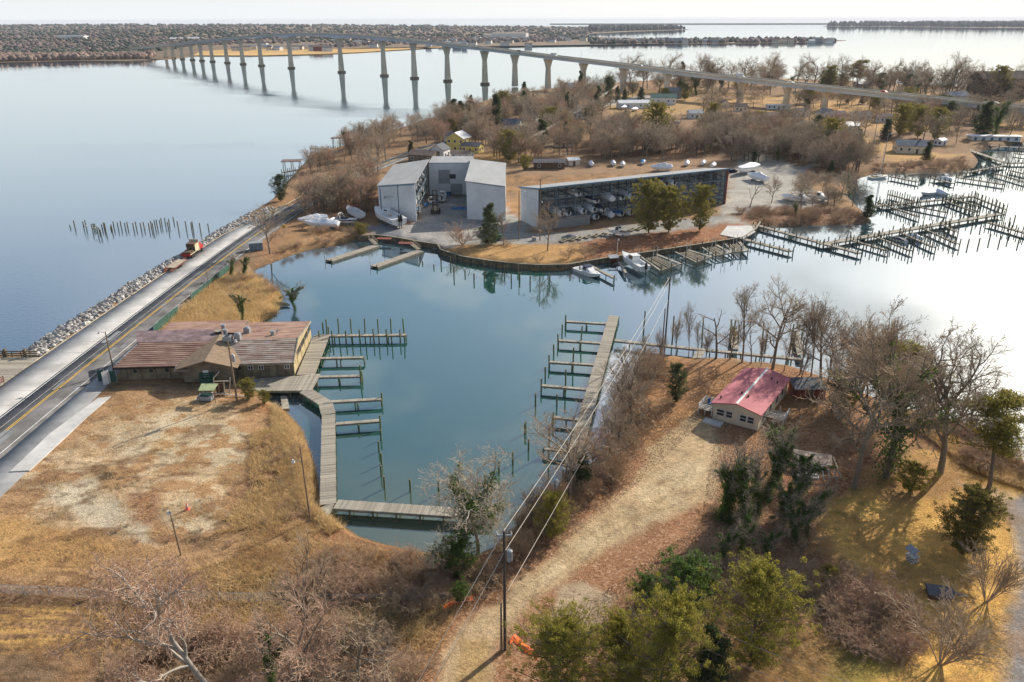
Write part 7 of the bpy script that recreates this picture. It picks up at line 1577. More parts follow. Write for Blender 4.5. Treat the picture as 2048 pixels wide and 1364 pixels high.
# ------------------------------------------------------------------ houses of the peninsula
def house(px, py, w_, d_, h_, rise, rz, label, wm_='whitepaint', rm_='darkroof', wins=3, storeys=1, chim=False, axis='x', name='house', pos=None, group=None, cat='house', lod=False):
    x,y,z = pos or PG(px,py); t = thing(name, label, cat, (x,y,z-.1), rz, group)
    MB().prism([(-w_/2,-d_/2),(w_/2,-d_/2),(w_/2,d_/2),(-w_/2,d_/2)],0,h_).build('wall', M[wm_], t); o = .4
    if axis == 'x':   # ridge along x
        g = MB()
        for s in (-1,1): g.add([(s*w_/2,-d_/2,h_),(s*w_/2,d_/2,h_),(s*w_/2,0,h_+rise)],[(0,1,2) if s>0 else (2,1,0)])
        MB().solid([(-w_/2-o,-d_/2-o,h_-.1),(w_/2+o,-d_/2-o,h_-.1),(w_/2+o,0,h_+rise),(-w_/2-o,0,h_+rise)],.15).solid([(-w_/2-o,0,h_+rise),(w_/2+o,0,h_+rise),(w_/2+o,d_/2+o,h_-.1),(-w_/2-o,d_/2+o,h_-.1)],.15).build('roof', M[rm_], t)
    else:
        g = MB()
        for s in (-1,1): g.add([(-w_/2,s*d_/2,h_),(w_/2,s*d_/2,h_),(0,s*d_/2,h_+rise)],[(0,1,2) if s<0 else (2,1,0)])
        MB().solid([(-w_/2-o,-d_/2-o,h_-.1),(0,-d_/2-o,h_+rise),(0,d_/2+o,h_+rise),(-w_/2-o,d_/2+o,h_-.1)],.15).solid([(0,-d_/2-o,h_+rise),(w_/2+o,-d_/2-o,h_-.1),(w_/2+o,d_/2+o,h_-.1),(0,d_/2+o,h_+rise)],.15).build('roof', M[rm_], t)
    g.build('gable', M[wm_], t)
    if lod:
        for k in range(2): MB().box((-w_/4+k*w_/2,-d_/2-.04,h_*.55),(1.2,.08,1.4)).build('window', M['glass'], t)
        return t
    for s in range(storeys):
        zc = (s+.55)*h_/storeys
        for k in range(wins):
            xx = -w_/2+(k+.5)*w_/wins
            if s == 0 and k == wins//2: MB().box((xx,-d_/2-.05,1.05),(1.0,.1,2.1)).build('door', M['brown'], t); continue
            f = MB().box((xx,-d_/2-.04,zc),(1.2,.08,1.4)).build('window', M['whitepaint'], t); MB().box((xx,-d_/2-.1,zc),(.95,.06,1.15)).build('pane', M['glass'], f)
        for k in range(2):
            for sx_ in (-1,1):
                yy_ = -d_/4+k*d_/2; f = MB().box((sx_*(w_/2+.04),yy_,zc),(.08,1.1,1.4)).build('window', M['whitepaint'], t); MB().box((sx_*(w_/2+.1),yy_,zc),(.06,.9,1.15)).build('pane', M['glass'], f)
    if chim: MB().box((w_*.25,.3,h_+rise*.9),(.8,.8,1.8)).build('chimney', M['rust'], t)
    return t
M['yellowwall'] = mat('yellow_wall', (.62,.50,.16), .85, .1, .5); M['whiteroof'] = mat('white_roof', (.72,.73,.74), .6, .1, .5); M['bluegrey'] = mat('blue_grey_roof', (.15,.18,.22), .9, .2, .6); M['greywall'] = mat('grey_wall', (.35,.37,.40), .85, .1, .5)
house(918,300,9,9,6.2,2.8,-.35,'tall yellow house with a white metal roof among bare trees','yellowwall','whiteroof',3,2,axis='y')
house(945,304,9,6,3.4,1.4,-.35,'low yellow wing with a dark roof beside the tall yellow house','yellowwall','darkroof',3)
house(925,318,9,6,3.2,.9,-.3,'white house with a long porch in front of the tall yellow house','whitepaint','brownroof',3)
house(849,322,12,8,3.4,1.6,-.35,'brown-roofed house hidden by trees behind the left metal shed','wallbrown','brownroof',3)
house(880,318,7,8,4.6,2.4,-.3,'white gable-fronted house behind the metal boat sheds','whitepaint','darkroof',2,1,axis='y')
house(1022,262,11,8,4.0,2.8,-.25,'white house with a steep blue-grey roof and dormer among the village trees','whitepaint','bluegrey',3,1,chim=True)
house(998,262,4,5,2.8,1.6,-.2,'small white gabled garage left of the steep blue-grey roof','whitepaint','whiteroof',1,axis='y')
house(925,256,9,6,3,1.6,-.2,'grey-roofed cottage beside the dark conifers on the shore','greywall','bluegrey',3)
house(1326,208,18,10,5.0,2.4,-.15,'white building with a dark green roof beside the village street','whitepaint','greenroof',5)
house(1345,196,13,9,5.5,2.6,-.15,'grey-roofed house behind the green-roofed building','greywall','bluegrey',3,1)
house(1139,178,15,9,3.6,1.8,-.3,'pale-roofed house near the bridge, left of the blue roof','whitepaint','steel',3)
house(1168,196,12,8,3.6,1.6,-.3,'house with a faded blue roof in the trees near the bridge','greywall','bluegrey',3)
house(1266,216,22,9,4,1.6,.1,'long low white boat building beside the village street','whitepaint','whiteroof',5)
house(1528,240,24,9,3.2,1.8,-.1,'long low ranch house with a red-brown roof on the golden lawns','brown','brownroof',6)
house(1556,218,16,4,3.0,.4,-.05,'long white house trailer standing by a bridge pier','whitepaint','whiteroof',5)
house(1447,216,6,5,3.4,2.0,.2,'small white gabled cottage left of the bridge piers','whitepaint','darkroof',1,axis='y')
house(1420,207,5,5,3.0,1.2,.1,'small black and white outbuilding near the tall pine at the bridge','whitepaint','darkroof',1)
house(1650,238,9,8,4.0,2.6,.2,'white gabled house left of its twin on the lawns below the bridge','whitepaint','darkroof',2,axis='y')
house(1672,240,9,8,3.6,2.0,.2,'white house with a dark wing, right of its twin below the bridge','whitepaint','darkroof',2)
house(1721,238,11,7,3.2,1.6,.1,'low white house with a hipped grey roof alone below the bridge','whitepaint','darkroof',3)
house(1820,304,14,9,3.6,2.2,-.2,'cream bungalow with a front porch behind the reed bank','cream','bluegrey',4,chim=True)
house(1880,290,5,4,2.6,1.0,.6,'white slanting garden shed beside the large pines','whitepaint','whiteroof',1)
house(1908,206,16,10,5.5,3.0,.2,'pale blue-grey house behind the bridge at the right','greywall','bluegrey',4,1)
house(1990,196,40,16,15.0,5,.15,'large dark brown building behind the bridge at the far right','brown','brownroof',8,3)
house(1722,176,12,8,4,2,.1,'grey-roofed house half hidden behind the bridge','greywall','steel',3)
house(1098,336,13,6,3.0,1.0,.0,'small dark brown house with a white window and door behind the boat rack','brown','darkroof',3)
house(1145,330,5,4,2.6,.9,.3,'small pale-roofed outbuilding right of the brown house','cream','whiteroof',1)
hbx, hby = G(1985,286,0); hb_ = thing('houseboat', 'long white flat-roofed houseboat moored at the far right basin', 'houseboat', (hbx,hby,0), -.1)
MB().prism([(-13,-3.2),(13,-3.2),(13,3.2),(-13,3.2)],-.3,1.0).build('hull', M['brown'], hb_); MB().box((0,0,2.3),(24,5.2,2.6)).build('cabin', M['whitepaint'], hb_); MB().box((0,0,3.75),(26,6.2,.25)).build('roof', M['whiteroof'], hb_)
for k in range(6):
    f = MB().box((-10+k*4,-2.64,2.4),(1.4,.08,1.5)).build('window', M['steel'], hb_); MB().box((-10+k*4,-2.7,2.4),(1.1,.06,1.2)).build('pane', M['teal'], f)
for px_, py_, rz__, w__, wm__, rm__, lb__ in ((905,282,.2,8,'whitepaint','darkroof','small white cottage between the yellow house and the bay'),(968,276,-.2,9,'cream','brownroof','cream cottage with a brown roof below the dark conifer'),(1062,240,-.3,9,'whitepaint','darkroof','white cottage near the bridge left of the village street'),(1105,226,.1,8,'greywall','brownroof','grey cottage among trees below the third bridge pier on land'),(1160,236,-.2,8,'whitepaint','bluegrey','white cottage beside the overhead village wires'),(1128,292,-.1,10,'cream','darkroof','cream bungalow behind the brown house'),
    (1390,236,.1,9,'whitepaint','steel','white cottage with a pale roof right of the big round pine'),(1480,222,-.1,8,'cream','brownroof','small cream cottage left of the ranch house'),(1600,232,.2,9,'whitepaint','darkroof','white cottage right of the ranch house'),(1766,244,.1,8,'whitepaint','brownroof','white cottage with a brown roof beneath the low bridge spans'),(1590,258,0,8,'greywall','darkroof','grey cottage below the ranch house'),(1700,262,.2,8,'cream','steel','cream shed-like cottage before the large pine')):
    house(px_,py_,w__,7,3.4,1.9,rz__,lb__,wm__,rm__,3); NOPE_X = (px_,py_)
# ------------------------------------------------------------------ trees and scrub of the peninsula and banks
_sc = random.Random(77)
def pin(px, py, P):
    r = False
    for i in range(len(P)):
        x0,y0 = P[i]; x1,y1 = P[(i+1)%len(P)]
        if (y0>py) != (y1>py) and px < (x1-x0)*(py-y0)/(y1-y0)+x0: r = not r
    return r
NOPE = [[(755,330),(860,320),(1012,320),(1012,450),(830,450),(755,440)],[(1045,330),(1460,310),(1460,440),(1160,480),(1045,480)],[(820,440),(930,440),(1000,470),(890,500),(760,480)]]
for a_,b_,w_,h_ in ((918,300,34,22),(945,304,30,18),(925,318,26,14),(880,318,20,14),(1022,262,34,22),(1326,208,36,18),(1266,216,44,18),(1139,178,26,12),(1528,240,48,18),(1556,218,26,12),(1447,216,16,14),(1650,238,18,14),(1672,240,18,14),(1721,238,22,14),(1820,304,38,22),(1098,336,36,14),(1340,262,60,30),(1500,225,60,16),(905,282,14,10),(968,276,16,12),(1062,240,16,10),(1160,236,14,10),(1128,292,18,14),(1390,236,16,12),(1480,222,14,10),(1600,232,16,12),(1766,244,14,10),(1700,262,14,12)): NOPE.append([(a_-w_,b_-6),(a_+w_,b_-6),(a_+w_,b_+h_),(a_-w_,b_+h_)])
def scatter(poly, n, kinds, h0, h1, label, group, cat=None, wid=1.0, avoid=True, mind=0):
    xs_ = [p[0] for p in poly]; ys_ = [p[1] for p in poly]; k = 0; tries = 0; pts = []
    while k < n and tries < n*40:
        tries += 1; px = _sc.uniform(min(xs_),max(xs_)); py = _sc.uniform(min(ys_),max(ys_))
        if not pin(px,py,poly) or (avoid and any(pin(px,py,q) for q in NOPE)): continue
        x,y,z = PG(px,py)
        if not on_land(x, y): continue
        rc = np.interp(y, RC[:,1], RC[:,0])
        if y < 330 and rc-12 < x < rc+5.2: continue
        if mind and any((x-a)**2+(y-b)**2 < mind*mind for a,b in pts): continue
        pts.append((x,y)); h = _sc.uniform(h0,h1); w_ = wid*_sc.uniform(.8,1.25); kd = _sc.choice(kinds)
        P_[kd].put((x,y,z-.05), _sc.uniform(0,6.28), label, group, (h*w_,h*w_,h), cat); k += 1
B3 = ['far0','far1','far2','far3','oak0']
scatter([(590,408),(620,345),(690,310),(752,320),(750,432),(690,425),(610,440)], 24, B3+['far2'], 9, 15, 'brownish bare tree between the causeway road and the left metal boat shed', 'bare trees between the road and the boat sheds')
scatter([(640,312),(730,292),(800,268),(900,240),(905,262),(830,300),(760,325),(690,318)], 26, B3, 10, 17, 'bare tree along the bay shore of the peninsula', 'bare trees on the bay shore')
scatter([(880,245),(1000,205),(1180,182),(1190,300),(1050,330),(900,345),(870,310)], 40, B3+['far2','far0'], 11, 18, 'bare tree among the village houses left of the street', 'bare village trees left of the street')
scatter([(1060,190),(1180,178),(1400,170),(1420,200),(1300,225),(1200,250),(1190,290)], 20, B3, 11, 18, 'bare tree among the village houses near the street', 'bare village trees near the street')
scatter([(1180,300),(1230,262),(1430,262),(1580,286),(1700,318),(1735,345),(1690,352),(1570,330),(1480,322),(1180,326)], 40, ['far0','far1','far3','far2'], 11, 17, 'grey-brown bare tree in the dense wood behind the boat rack', 'dense bare wood behind the boat rack')
scatter([(1430,200),(1720,205),(2048,225),(2100,270),(1960,290),(1750,300),(1600,285),(1480,262),(1400,230)], 28, B3, 11, 18, 'bare tree on the golden lawns below the bridge', 'bare trees below the bridge')
scatter([(1100,184),(1300,172),(1600,168),(1860,182),(2100,196),(2100,214),(1860,200),(1600,186),(1300,186)], 40, ['far0','oak1','oak0','oak0','syc0'], 20, 33, 'tall bare tree lining the far shore behind the bridge', 'bare trees on the far shore behind the bridge')
scatter([(1560,425),(1600,385),(1640,372),(1690,380),(1725,425),(1735,440),(1640,440),(1520,444)], 15, B3, 6, 11, 'bare tree on the shrubby spit by the marina', 'bare trees on the spit')
for p, t_, k, w_, lb in (((1310,296),205,'pineA',.75,'big round pine alone in the middle of the peninsula'),((1422,262),206,'pineA',.7,'tall green pine beside a lower round one on the lawns'),((1445,266),231,'pineA',1.0,'low round pine touching a taller one on the lawns'),((1514,272),222,'pineA',.8,'round dark pine alone before the ranch house'),
    ((1658,314),236,'pineA',.75,'large pine with a visible trunk near the reed bank'),((1712,308),256,'cedard',1.1,'dark teardrop cedar beside the large pine near the reed bank'),((1852,322),282,'cedard',1.1,'pointed dark cedar before the cream bungalow'),((1800,272),210,'pineA',.8,'large green pine, leftmost of the three behind the cream bungalow'),((1835,276),213,'pineA',.7,'large green pine, middle of the three behind the cream bungalow'),((1870,280),216,'pineA',.8,'large green pine, rightmost of the three behind the cream bungalow'),
    ((1965,272),200,'cedard',1.2,'dark ragged evergreen beside the houseboat'),((1990,276),182,'ivy1',.9,'tall ivy-clad tree before the bridge at the far right'),((1475,196),146,'pineB',1.4,'tall light-green pine standing in front of the bridge'),((1362,176),121,'cedard',.7,'tall dark evergreen rising above the bridge'),
    ((908,256),196,'cedard',1.2,'tall dark conifer on the bay shore, right of its neighbour'),((922,250),200,'cedard',1.0,'dark conifer on the bay shore behind the yellow house'),((992,262),186,'cedard',.9,'dark evergreen behind the steep blue-grey roof'),((1030,226),190,'cedard',1.2,'broad dark evergreen by the shore below the bridge'),((1048,226),180,'cedard',.9,'narrow dark evergreen just below a bridge pier'),
    ((1100,262),214,'pineA',1.0,'green pine between the village power lines and the blue-grey roof'),((1128,268),222,'pineY2',.9,'yellow-green evergreen beside the village power lines'),((1216,206),152,'cedard',.7,'dark evergreen below the end of the bridge spans'),((1196,216),170,'cedard',.8,'second dark evergreen below the bridge, nearer the street'),((1178,252),208,'holly',1.0,'dark holly beside the village street'),((1160,186),140,'cedard',.7,'dark evergreen against the water beyond the bridge'),
    ((1250,306),250,'ivy1',.9,'ivy-clad tree in the wood behind the boat rack, left of the round pine'),((1290,300),262,'holly',.7,'dark evergreen shrub in the wood beneath the round pine'),((1636,272),226,'holly',.8,'dark rounded tree by the lawns left of the large pine'),((1656,190),132,'pineA',.6,'dark pine behind the bridge, left of the tall flat-topped one'),((1712,184),118,'pineB',1.6,'tall flat-topped pine behind the bridge'),((1760,190),142,'holly',.7,'dark evergreen mass behind the bridge at right'),
    ((1830,196),150,'ivy1',.9,'ivy-clad tree behind the bridge at right'),((1900,200),100,'far1',.75,'very tall dark-trunked bare tree behind the bridge at right'),((1992,198),132,'pineA',.8,'round dark tree before the large brown building'),((700,310),248,'ivy0',.9,'ivy-covered tree at the bay shore left of the big bare one'),((772,322),222,'oak0',.9,'big bare tree with arching limbs on the bay shore'),((756,350),262,'oak2',.8,'bare tree beside the big arching one by the road'),((822,312),280,'cedard',1.0,'small cedar behind the left metal shed'),
    ((1734,436),388,'cedard',1.2,'dark bronze cedar at the tip of the spit'),((1590,436),395,'ivy1',1.0,'ivy-draped stump on the spit before the white cruisers'),((1700,388),335,'ivy0',1.2,'ivy column at the inlet behind the white cruisers'),((1660,355),320,'cedard',1.0,'ivy-green tree at the edge of the grey wood'),((1543,406),345,'oak0',.9,'bare tree between the yard road and the white cruisers'),((1500,415),352,'dead0',1.0,'small sparse tree at the bend of the yard road'),((1540,190),108,'far0',.8,'broad bare tree crown above the bridge, left of centre right'),((1680,188),104,'far1',.7,'tall bare tree crown above the bridge beside the flat-topped pine'),((1785,190),112,'far0',.7,'round bare tree crown above the bridge at right'),((1590,186),112,'upr0',.9,'upright bare tree above the bridge near the white car')):
    T(k, p[0], p[1], t_, lb, wid=w_)
scatter([(880,245),(1000,205),(1180,182),(1400,172),(1420,200),(1300,225),(1190,290),(1050,330),(900,345)], 34, ['pineA','cedard','holly','cedard','pineA'], 8, 14, 'evergreen tree among the village houses', 'evergreens in the village', cat='tree')
scatter([(1180,300),(1230,262),(1430,262),(1580,280),(1735,342),(1570,330),(1180,326)], 14, ['holly','ivy0','cedard','ivy1'], 5, 10, 'evergreen or ivy-covered tree in the dense wood behind the boat rack', 'evergreens in the dense wood', cat='tree')
scatter([(1430,200),(1720,205),(2048,225),(2000,270),(1750,290),(1480,255)], 20, ['pineA','cedard','holly','pineA'], 8, 14, 'evergreen tree on the lawns below the bridge', 'evergreens below the bridge', cat='tree')
scatter([(1200,182),(1600,172),(1900,186),(2100,200),(1900,204),(1600,190),(1200,192)], 14, ['pineA','holly','ivy1'], 12, 22, 'evergreen tree on the far shore behind the bridge', 'evergreens behind the bridge', cat='tree')
S3 = ['bush0','bush1','bush0']
scatter([(600,460),(700,452),(742,470),(716,480),(640,492),(560,508)], 22, ['bush1','bush0'], 1.6, 2.8, 'reddish scrub bush on the bank between the wrapped boats and the water', 'scrub on the bank below the wrapped boats')
scatter([(600,420),(640,372),(740,350),(752,420),(700,440),(620,452)], 26, ['bush1','tang1','tang0'], 2, 4, 'tangled scrub bush between the road and the boat sheds', 'scrub between the road and the boat sheds')
scatter([(1470,425),(1560,420),(1720,428),(1738,442),(1640,447),(1530,446)], 44, ['bush0','bush1','tang0','tang1'], 1.8, 3.6, 'brown scrub bush on the spit of land', 'scrub on the spit')
scatter([(1745,330),(1860,318),(1930,318),(1945,335),(1840,343),(1745,346)], 30, ['bush1','bush0'], 2, 4, 'purplish shrub on the bank of the far basin', 'purplish shrubs on the far bank',wid=1.3)
scatter([(420,572),(440,560),(520,545),(560,590),(500,600),(430,590)], 16, ['bush0','bush1'], 1.5, 3, 'brown bush in the marsh beside the causeway', 'bushes in the marsh')
scatter([(1215,915),(1262,760),(1300,722),(1335,740),(1300,800),(1270,900),(1230,960),(1180,990)], 34, ['tang0','bush0','tang0','bush1'], 2.2, 4.4, 'tangled grey-brown thicket on the bank of the long pier', 'thickets on the lagoon bank', cat='thicket')
scatter([(1010,1085),(1090,1015),(1170,965),(1180,985),(1110,1050),(1030,1130)], 30, ['tang0','bush0','bush0'], 1.8, 3.8, 'low thicket on the bank beyond the end of the boardwalk', 'thickets past the boardwalk', cat='thicket')
scatter([(640,1110),(820,1120),(960,1130),(1000,1180),(900,1230),(640,1190)], 34, ['tang0','bush0','tang1'], 1.4, 3.0, 'pale tangle of fallen branches on the near lagoon bank', 'branch tangles on the near bank', cat='thicket')
scatter([(200,1330),(330,1290),(520,1240),(700,1240),(820,1270),(860,1330),(840,1400),(200,1410)], 66, ['bush1','tang1','bush0','tang0','tang1'], 1.4, 3.6, 'bare brushwood in the foreground scrub', 'foreground brushwood', cat='thicket')
scatter([(1570,1150),(1660,1140),(1770,1190),(1850,1270),(1830,1330),(1700,1300),(1600,1230)], 44, ['tang1','tang0','bush1'], 1.6, 3.0, 'purplish bramble heap at the edge of the golden lawn', 'brambles at the edge of the golden lawn', cat='thicket')
scatter([(1430,1000),(1520,960),(1640,1010),(1660,1080),(1540,1110),(1430,1090)], 20, ['tang0','tang0','tang1'], 1.4, 2.6, 'grey thicket around the ivy-wrapped trunks', 'thickets around the ivy-wrapped trunks', cat='thicket')
scatter([(1400,1100),(1560,1110),(1620,1160),(1500,1220),(1380,1200)], 9, ['tang0','tang1'], 1.8, 3.0, 'bare thicket under the yellow-green cedars', 'thickets under the cedars', cat='thicket')
scatter([(1590,830),(1680,800),(1760,850),(1760,930),(1640,920)], 10, ['tang0','bush0'], 1.6, 3.0, 'leafless thicket between the pink-roofed house and the big bare trees', 'thickets right of the house', cat='thicket')
scatter([(1810,835),(1930,850),(2000,890),(2080,945),(2080,985),(1980,950),(1900,900),(1820,880)], 30, ['bush0','tang1','tang0'], 1.6, 3.2, 'olive-brown shrub on the right-hand shore', 'shrubs on the right-hand shore')
scatter([(600,860),(630,960),(640,1030),(600,1060),(560,980),(560,880)], 18, ['bush0','bush1'], .5, 1.2, 'small weed clump on the lot bank beside the boardwalk', 'weed clumps beside the boardwalk')
scatter([(200,1010),(330,1000),(300,1060),(520,1050),(560,1000),(540,1090),(380,1100),(240,1080)], 12, ['bush1'], .5, 1.1, 'low reddish weed clump in the vacant lot', 'weed clumps in the lot')
# woods past the first few hundred trees: one mass per sort, placed by geometry nodes
def woodland(name, src, pts, hs):
    n = len(pts); me = bpy.data.meshes.new(name); me.from_pydata([tuple(p) for p in pts], [], [])
    a = me.attributes.new('size', 'FLOAT', 'POINT'); a.data.foreach_set('value', np.array(hs, np.float32)); b = me.attributes.new('turn', 'FLOAT', 'POINT'); b.data.foreach_set('value', np.random.RandomState(n).rand(n).astype(np.float32)*6.28)
    o = obj(name, me, None, 'stuff'); ng = bpy.data.node_groups.new(name, 'GeometryNodeTree'); ng.interface.new_socket('Geometry', in_out='INPUT', socket_type='NodeSocketGeometry'); ng.interface.new_socket('Geometry', in_out='OUTPUT', socket_type='NodeSocketGeometry')
    gi = ng.nodes.new('NodeGroupInput'); go = ng.nodes.new('NodeGroupOutput'); jn = ng.nodes.new('GeometryNodeJoinGeometry')
    for ch in kids(src):
        oi = ng.nodes.new('GeometryNodeObjectInfo'); oi.inputs['Object'].default_value = ch; oi.inputs['As Instance'].default_value = True; oi.transform_space = 'ORIGINAL'
        ip = ng.nodes.new('GeometryNodeInstanceOnPoints'); sa = ng.nodes.new('GeometryNodeInputNamedAttribute'); sa.data_type = 'FLOAT'; sa.inputs['Name'].default_value = 'size'; ta = ng.nodes.new('GeometryNodeInputNamedAttribute'); ta.data_type = 'FLOAT'; ta.inputs['Name'].default_value = 'turn'
        cz = ng.nodes.new('ShaderNodeCombineXYZ'); ng.links.new(ta.outputs['Attribute'], cz.inputs[2]); ng.links.new(gi.outputs[0], ip.inputs['Points']); ng.links.new(oi.outputs['Geometry'], ip.inputs['Instance']); ng.links.new(cz.outputs[0], ip.inputs['Rotation']); ng.links.new(sa.outputs['Attribute'], ip.inputs['Scale']); ng.links.new(ip.outputs[0], jn.inputs[0])
    ng.links.new(jn.outputs[0], go.inputs[0]); md = o.modifiers.new('trees', 'NODES'); md.node_group = ng; return o
def wood_pts(regs):
    o = []; hs = []
    for poly, n, h0, h1 in regs:
        xs_ = [p[0] for p in poly]; ys_ = [p[1] for p in poly]; k = 0
        while k < n:
            px = _sc.uniform(min(xs_),max(xs_)); py = _sc.uniform(min(ys_),max(ys_))
            if not pin(px,py,poly) or any(pin(px,py,q) for q in NOPE): continue
            x,y,z = PG(px,py); k += 1
            if not on_land(x, y): continue
            rc = np.interp(y, RC[:,1], RC[:,0])
            if y < 330 and rc-12 < x < rc+5.2: continue
            o.append((x,y,z-.05)); hs.append(_sc.uniform(h0,h1))
    return o, hs
WD = [(1180,300),(1230,262),(1430,262),(1580,280),(1700,312),(1735,342),(1690,352),(1570,330),(1480,322),(1180,326)]
VL = [(880,245),(1000,205),(1180,182),(1190,300),(1050,330),(900,345),(870,310)]
GR = [(1430,200),(1720,205),(2048,225),(2100,270),(1960,280),(1850,250),(1600,262),(1480,252),(1400,230)]
FS = [(1100,184),(1300,172),(1600,166),(1860,180),(2100,194),(2100,212),(1860,198),(1600,184),(1300,184)]
WS = [(590,408),(620,345),(690,310),(752,320),(750,432),(690,425),(610,440)]
for k_, (sr, regs) in enumerate((('far0', [(WD,110,10,16),(VL,34,11,17),(GR,26,10,17),(FS,22,12,20)]), ('far1', [(WD,80,9,16),(VL,22,10,17),(GR,22,10,17),(FS,20,12,20),(WS,18,8,12)]), ('far3', [(WD,50,8,14),(VL,22,9,15),(GR,16,9,15),(WS,16,8,12),(FS,14,12,20)]), ('far2', [(WD,40,7,11),(VL,50,7,13),(WS,20,6,10),(FS,14,10,16)]))):
    pts_, hs_ = wood_pts(regs); woodland('winter_woodland', P_[sr].root, pts_, hs_)
scatter([(520,850),(600,860),(628,940),(632,1020),(560,1050),(470,1010),(530,960)], 20, ['bush0','bush1','tang0'], .6, 1.4, 'rough brown brush clump on the lot side of the boardwalk bank', 'rough brush on the boardwalk bank')
scatter([(620,1190),(900,1200),(980,1150),(1010,1110),(900,1120),(760,1110)], 26, ['bush0','tang1','bush1'], 1.4, 3.0, 'brush along the wire fence on the near bank', 'brush along the wire fence')
# ------------------------------------------------------------------ dry grass, reeds and leaves
_rg = np.random.RandomState(21)
def in_px(poly, n, z=LANDZ):
    P = np.array([G(a,b,z) for a,b in poly]); lo = P.min(0); hi = P.max(0); out_ = []
    c = 0
    while c < n:
        q = lo+(hi-lo)*_rg.rand(n*2,2); q = q[inside(q[:,0],q[:,1],P)]; q = q[inside(q[:,0],q[:,1],SH)]; out_.append(q); c += len(q)
        if not len(q): break
    q = np.concatenate(out_)[:n]; return np.column_stack([q, land_h(q[:,0],q[:,1])])
def blades(C, h, wd, spread=.35):
    m = len(C); a = _rg.rand(m)*6.28; d = np.column_stack([np.cos(a),np.sin(a),np.zeros(m)]); l = _rg.normal(size=(m,2))*spread; H_ = h*(.5+_rg.rand(m))
    tip = C+np.column_stack([l[:,0]*H_,l[:,1]*H_,H_]); V = np.stack([C-d*wd,C+d*wd,tip],1).reshape(-1,3); return V,(np.arange(m)*3)[:,None]+np.arange(3)[None]
def stuff(name, parts, m): V, Fs = join_np(parts); return obj(name, np_mesh(name, V, Fs, [m]), None, 'stuff')
def clumped(C, s=2.0, th=.5): k = fbm(C[:,0],C[:,1],s,3); return C[k+_rg.rand(len(C))*.2 > th]
stuff('marsh_grass', [blades(in_px([(425,562),(520,545),(570,590),(556,636),(500,655),(330,662),(365,615)], 26000), .9, .045, .7)], M['reed'])
stuff('lot_grass', [blades(clumped(in_px([(0,1000),(250,800),(480,790),(560,815),(620,880),(640,1010),(650,1070),(560,1170),(-40,1190)], 60000), 3, .60), .20, .025, 1.0), blades(clumped(in_px([(540,830),(600,870),(636,1010),(640,1060),(560,1150),(470,1160),(480,1090),(560,960)], 36000), 2, .5), .38, .03, .9)], M['grassblade'])
stuff('bank_grass', [blades(in_px([(200,1180),(640,1080),(900,1120),(960,1140),(880,1300),(200,1400)], 40000), .45, .03, .9), blades(in_px([(1820,850),(2048,930),(2080,990),(1960,950)], 12000), .8, .04, .7)], M['grassblade'])
stuff('bank_weeds', [blades(in_px([(545,800),(600,850),(630,930),(641,1010),(690,1052),(660,1070),(600,1010),(585,930),(545,860)], 16000), .62, .035, .7), blades(clumped(in_px([(500,860),(600,860),(625,1000),(560,1050),(430,1070),(500,980)], 16000), 3, .52), .5, .035, .8)], M['reed'])
stuff('lawn_grass', [blades(clumped(in_px([(1640,1010),(1850,910),(2020,960),(2030,1364),(1800,1380),(1780,1230)], 60000), 3, .5), .09, .02, 1.0)], M['grassblade'])
def litter_(poly, n, s=.065): C = clumped(in_px(poly, n), 4, .5); C[:,2] += .04+.05*_rg.rand(len(C)); return leaves_np(C, s, _rg, .7, up=.2)
stuff('fallen_leaves', [litter_([(900,1200),(1120,1010),(1300,740),(1600,745),(1400,850),(1220,1020),(1050,1130),(960,1210)], 26000), litter_([(1430,870),(1700,800),(1700,960),(1560,1110),(1300,1180),(1180,1300),(1100,1340),(1180,1200),(1400,1050)], 34000)], M['deadleaf'])
# ------------------------------------------------------------------ far shores
def far_land(name, poly, hill, m=M['grassblade'], z=.6):
    P = [G(a,b) for a,b in poly]; mb = MB(); mb.prism(P, -.5, z); return mb.build(name, m, None, kind='structure')
L1 = [(-700,132),(-200,129),(0,126),(150,122),(250,123),(330,119),(400,112),(520,112.5),(640,109),(720,105),(800,100),(880,94),(960,93.5),(1100,91.5),(1250,89.5),(1400,87.5),(1560,86.5),(1640,84.5),(1692,81),(1640,79),(1560,77.5),(1480,78),(1400,79),(1300,77.5),(1180,74),(1172,68),(1250,64),(1350,60.5),(1382,59),(1330,57),(1180,54),(1000,51.5),(500,51.8),(-200,54),(-900,57)]
M['farfield'] = mat('far_field', lin((132,108,86)), .95, .25, .006, rgb2=lin((96,86,66))); far_land('far_shore', L1, 0, M['farfield'])
L2 = [(1645,53.5),(1700,53.2),(1800,53.8),(1950,55.5),(2100,56),(2500,57.5),(2600,50),(2048,49),(1760,49),(1660,50.5)]
far_land('island', L2, 0, M['farfield'])
# rolling wooded hills behind the far shore
rngh = np.random.RandomState(5)
hx = np.linspace(-9500, 2600, 180); hy = np.exp(np.linspace(math.log(1500), math.log(12600), 60)); HX, HY = np.meshgrid(hx, hy); HX = HX.ravel(); HY = HY.ravel()
P1 = np.array([G(a,b) for a,b in L1]); ins = inside(HX,HY,P1); dd = edist(HX,HY,P1)
HZ = np.where(ins, np.minimum(dd/2200,1)*(14+22*fbm(HX,HY,2600,3))*np.clip((1200-HX)/2600,.1,1)-1.0, -6)
k = (np.arange(59)[:,None]*180+np.arange(179)[None]).ravel(); fq = np.stack([k,k+1,k+181,k+180],1); keep = (HZ[fq] > -5).all(1)
obj('hills', np_mesh('hills', np.column_stack([HX,HY,HZ]), fq[keep], [M['farfield']], smooth=True), None, 'structure')
def hill_z(x, y): 
    i = np.argmin((HX-x)**2+(HY-y)**2); return max(0.0, HZ[i])
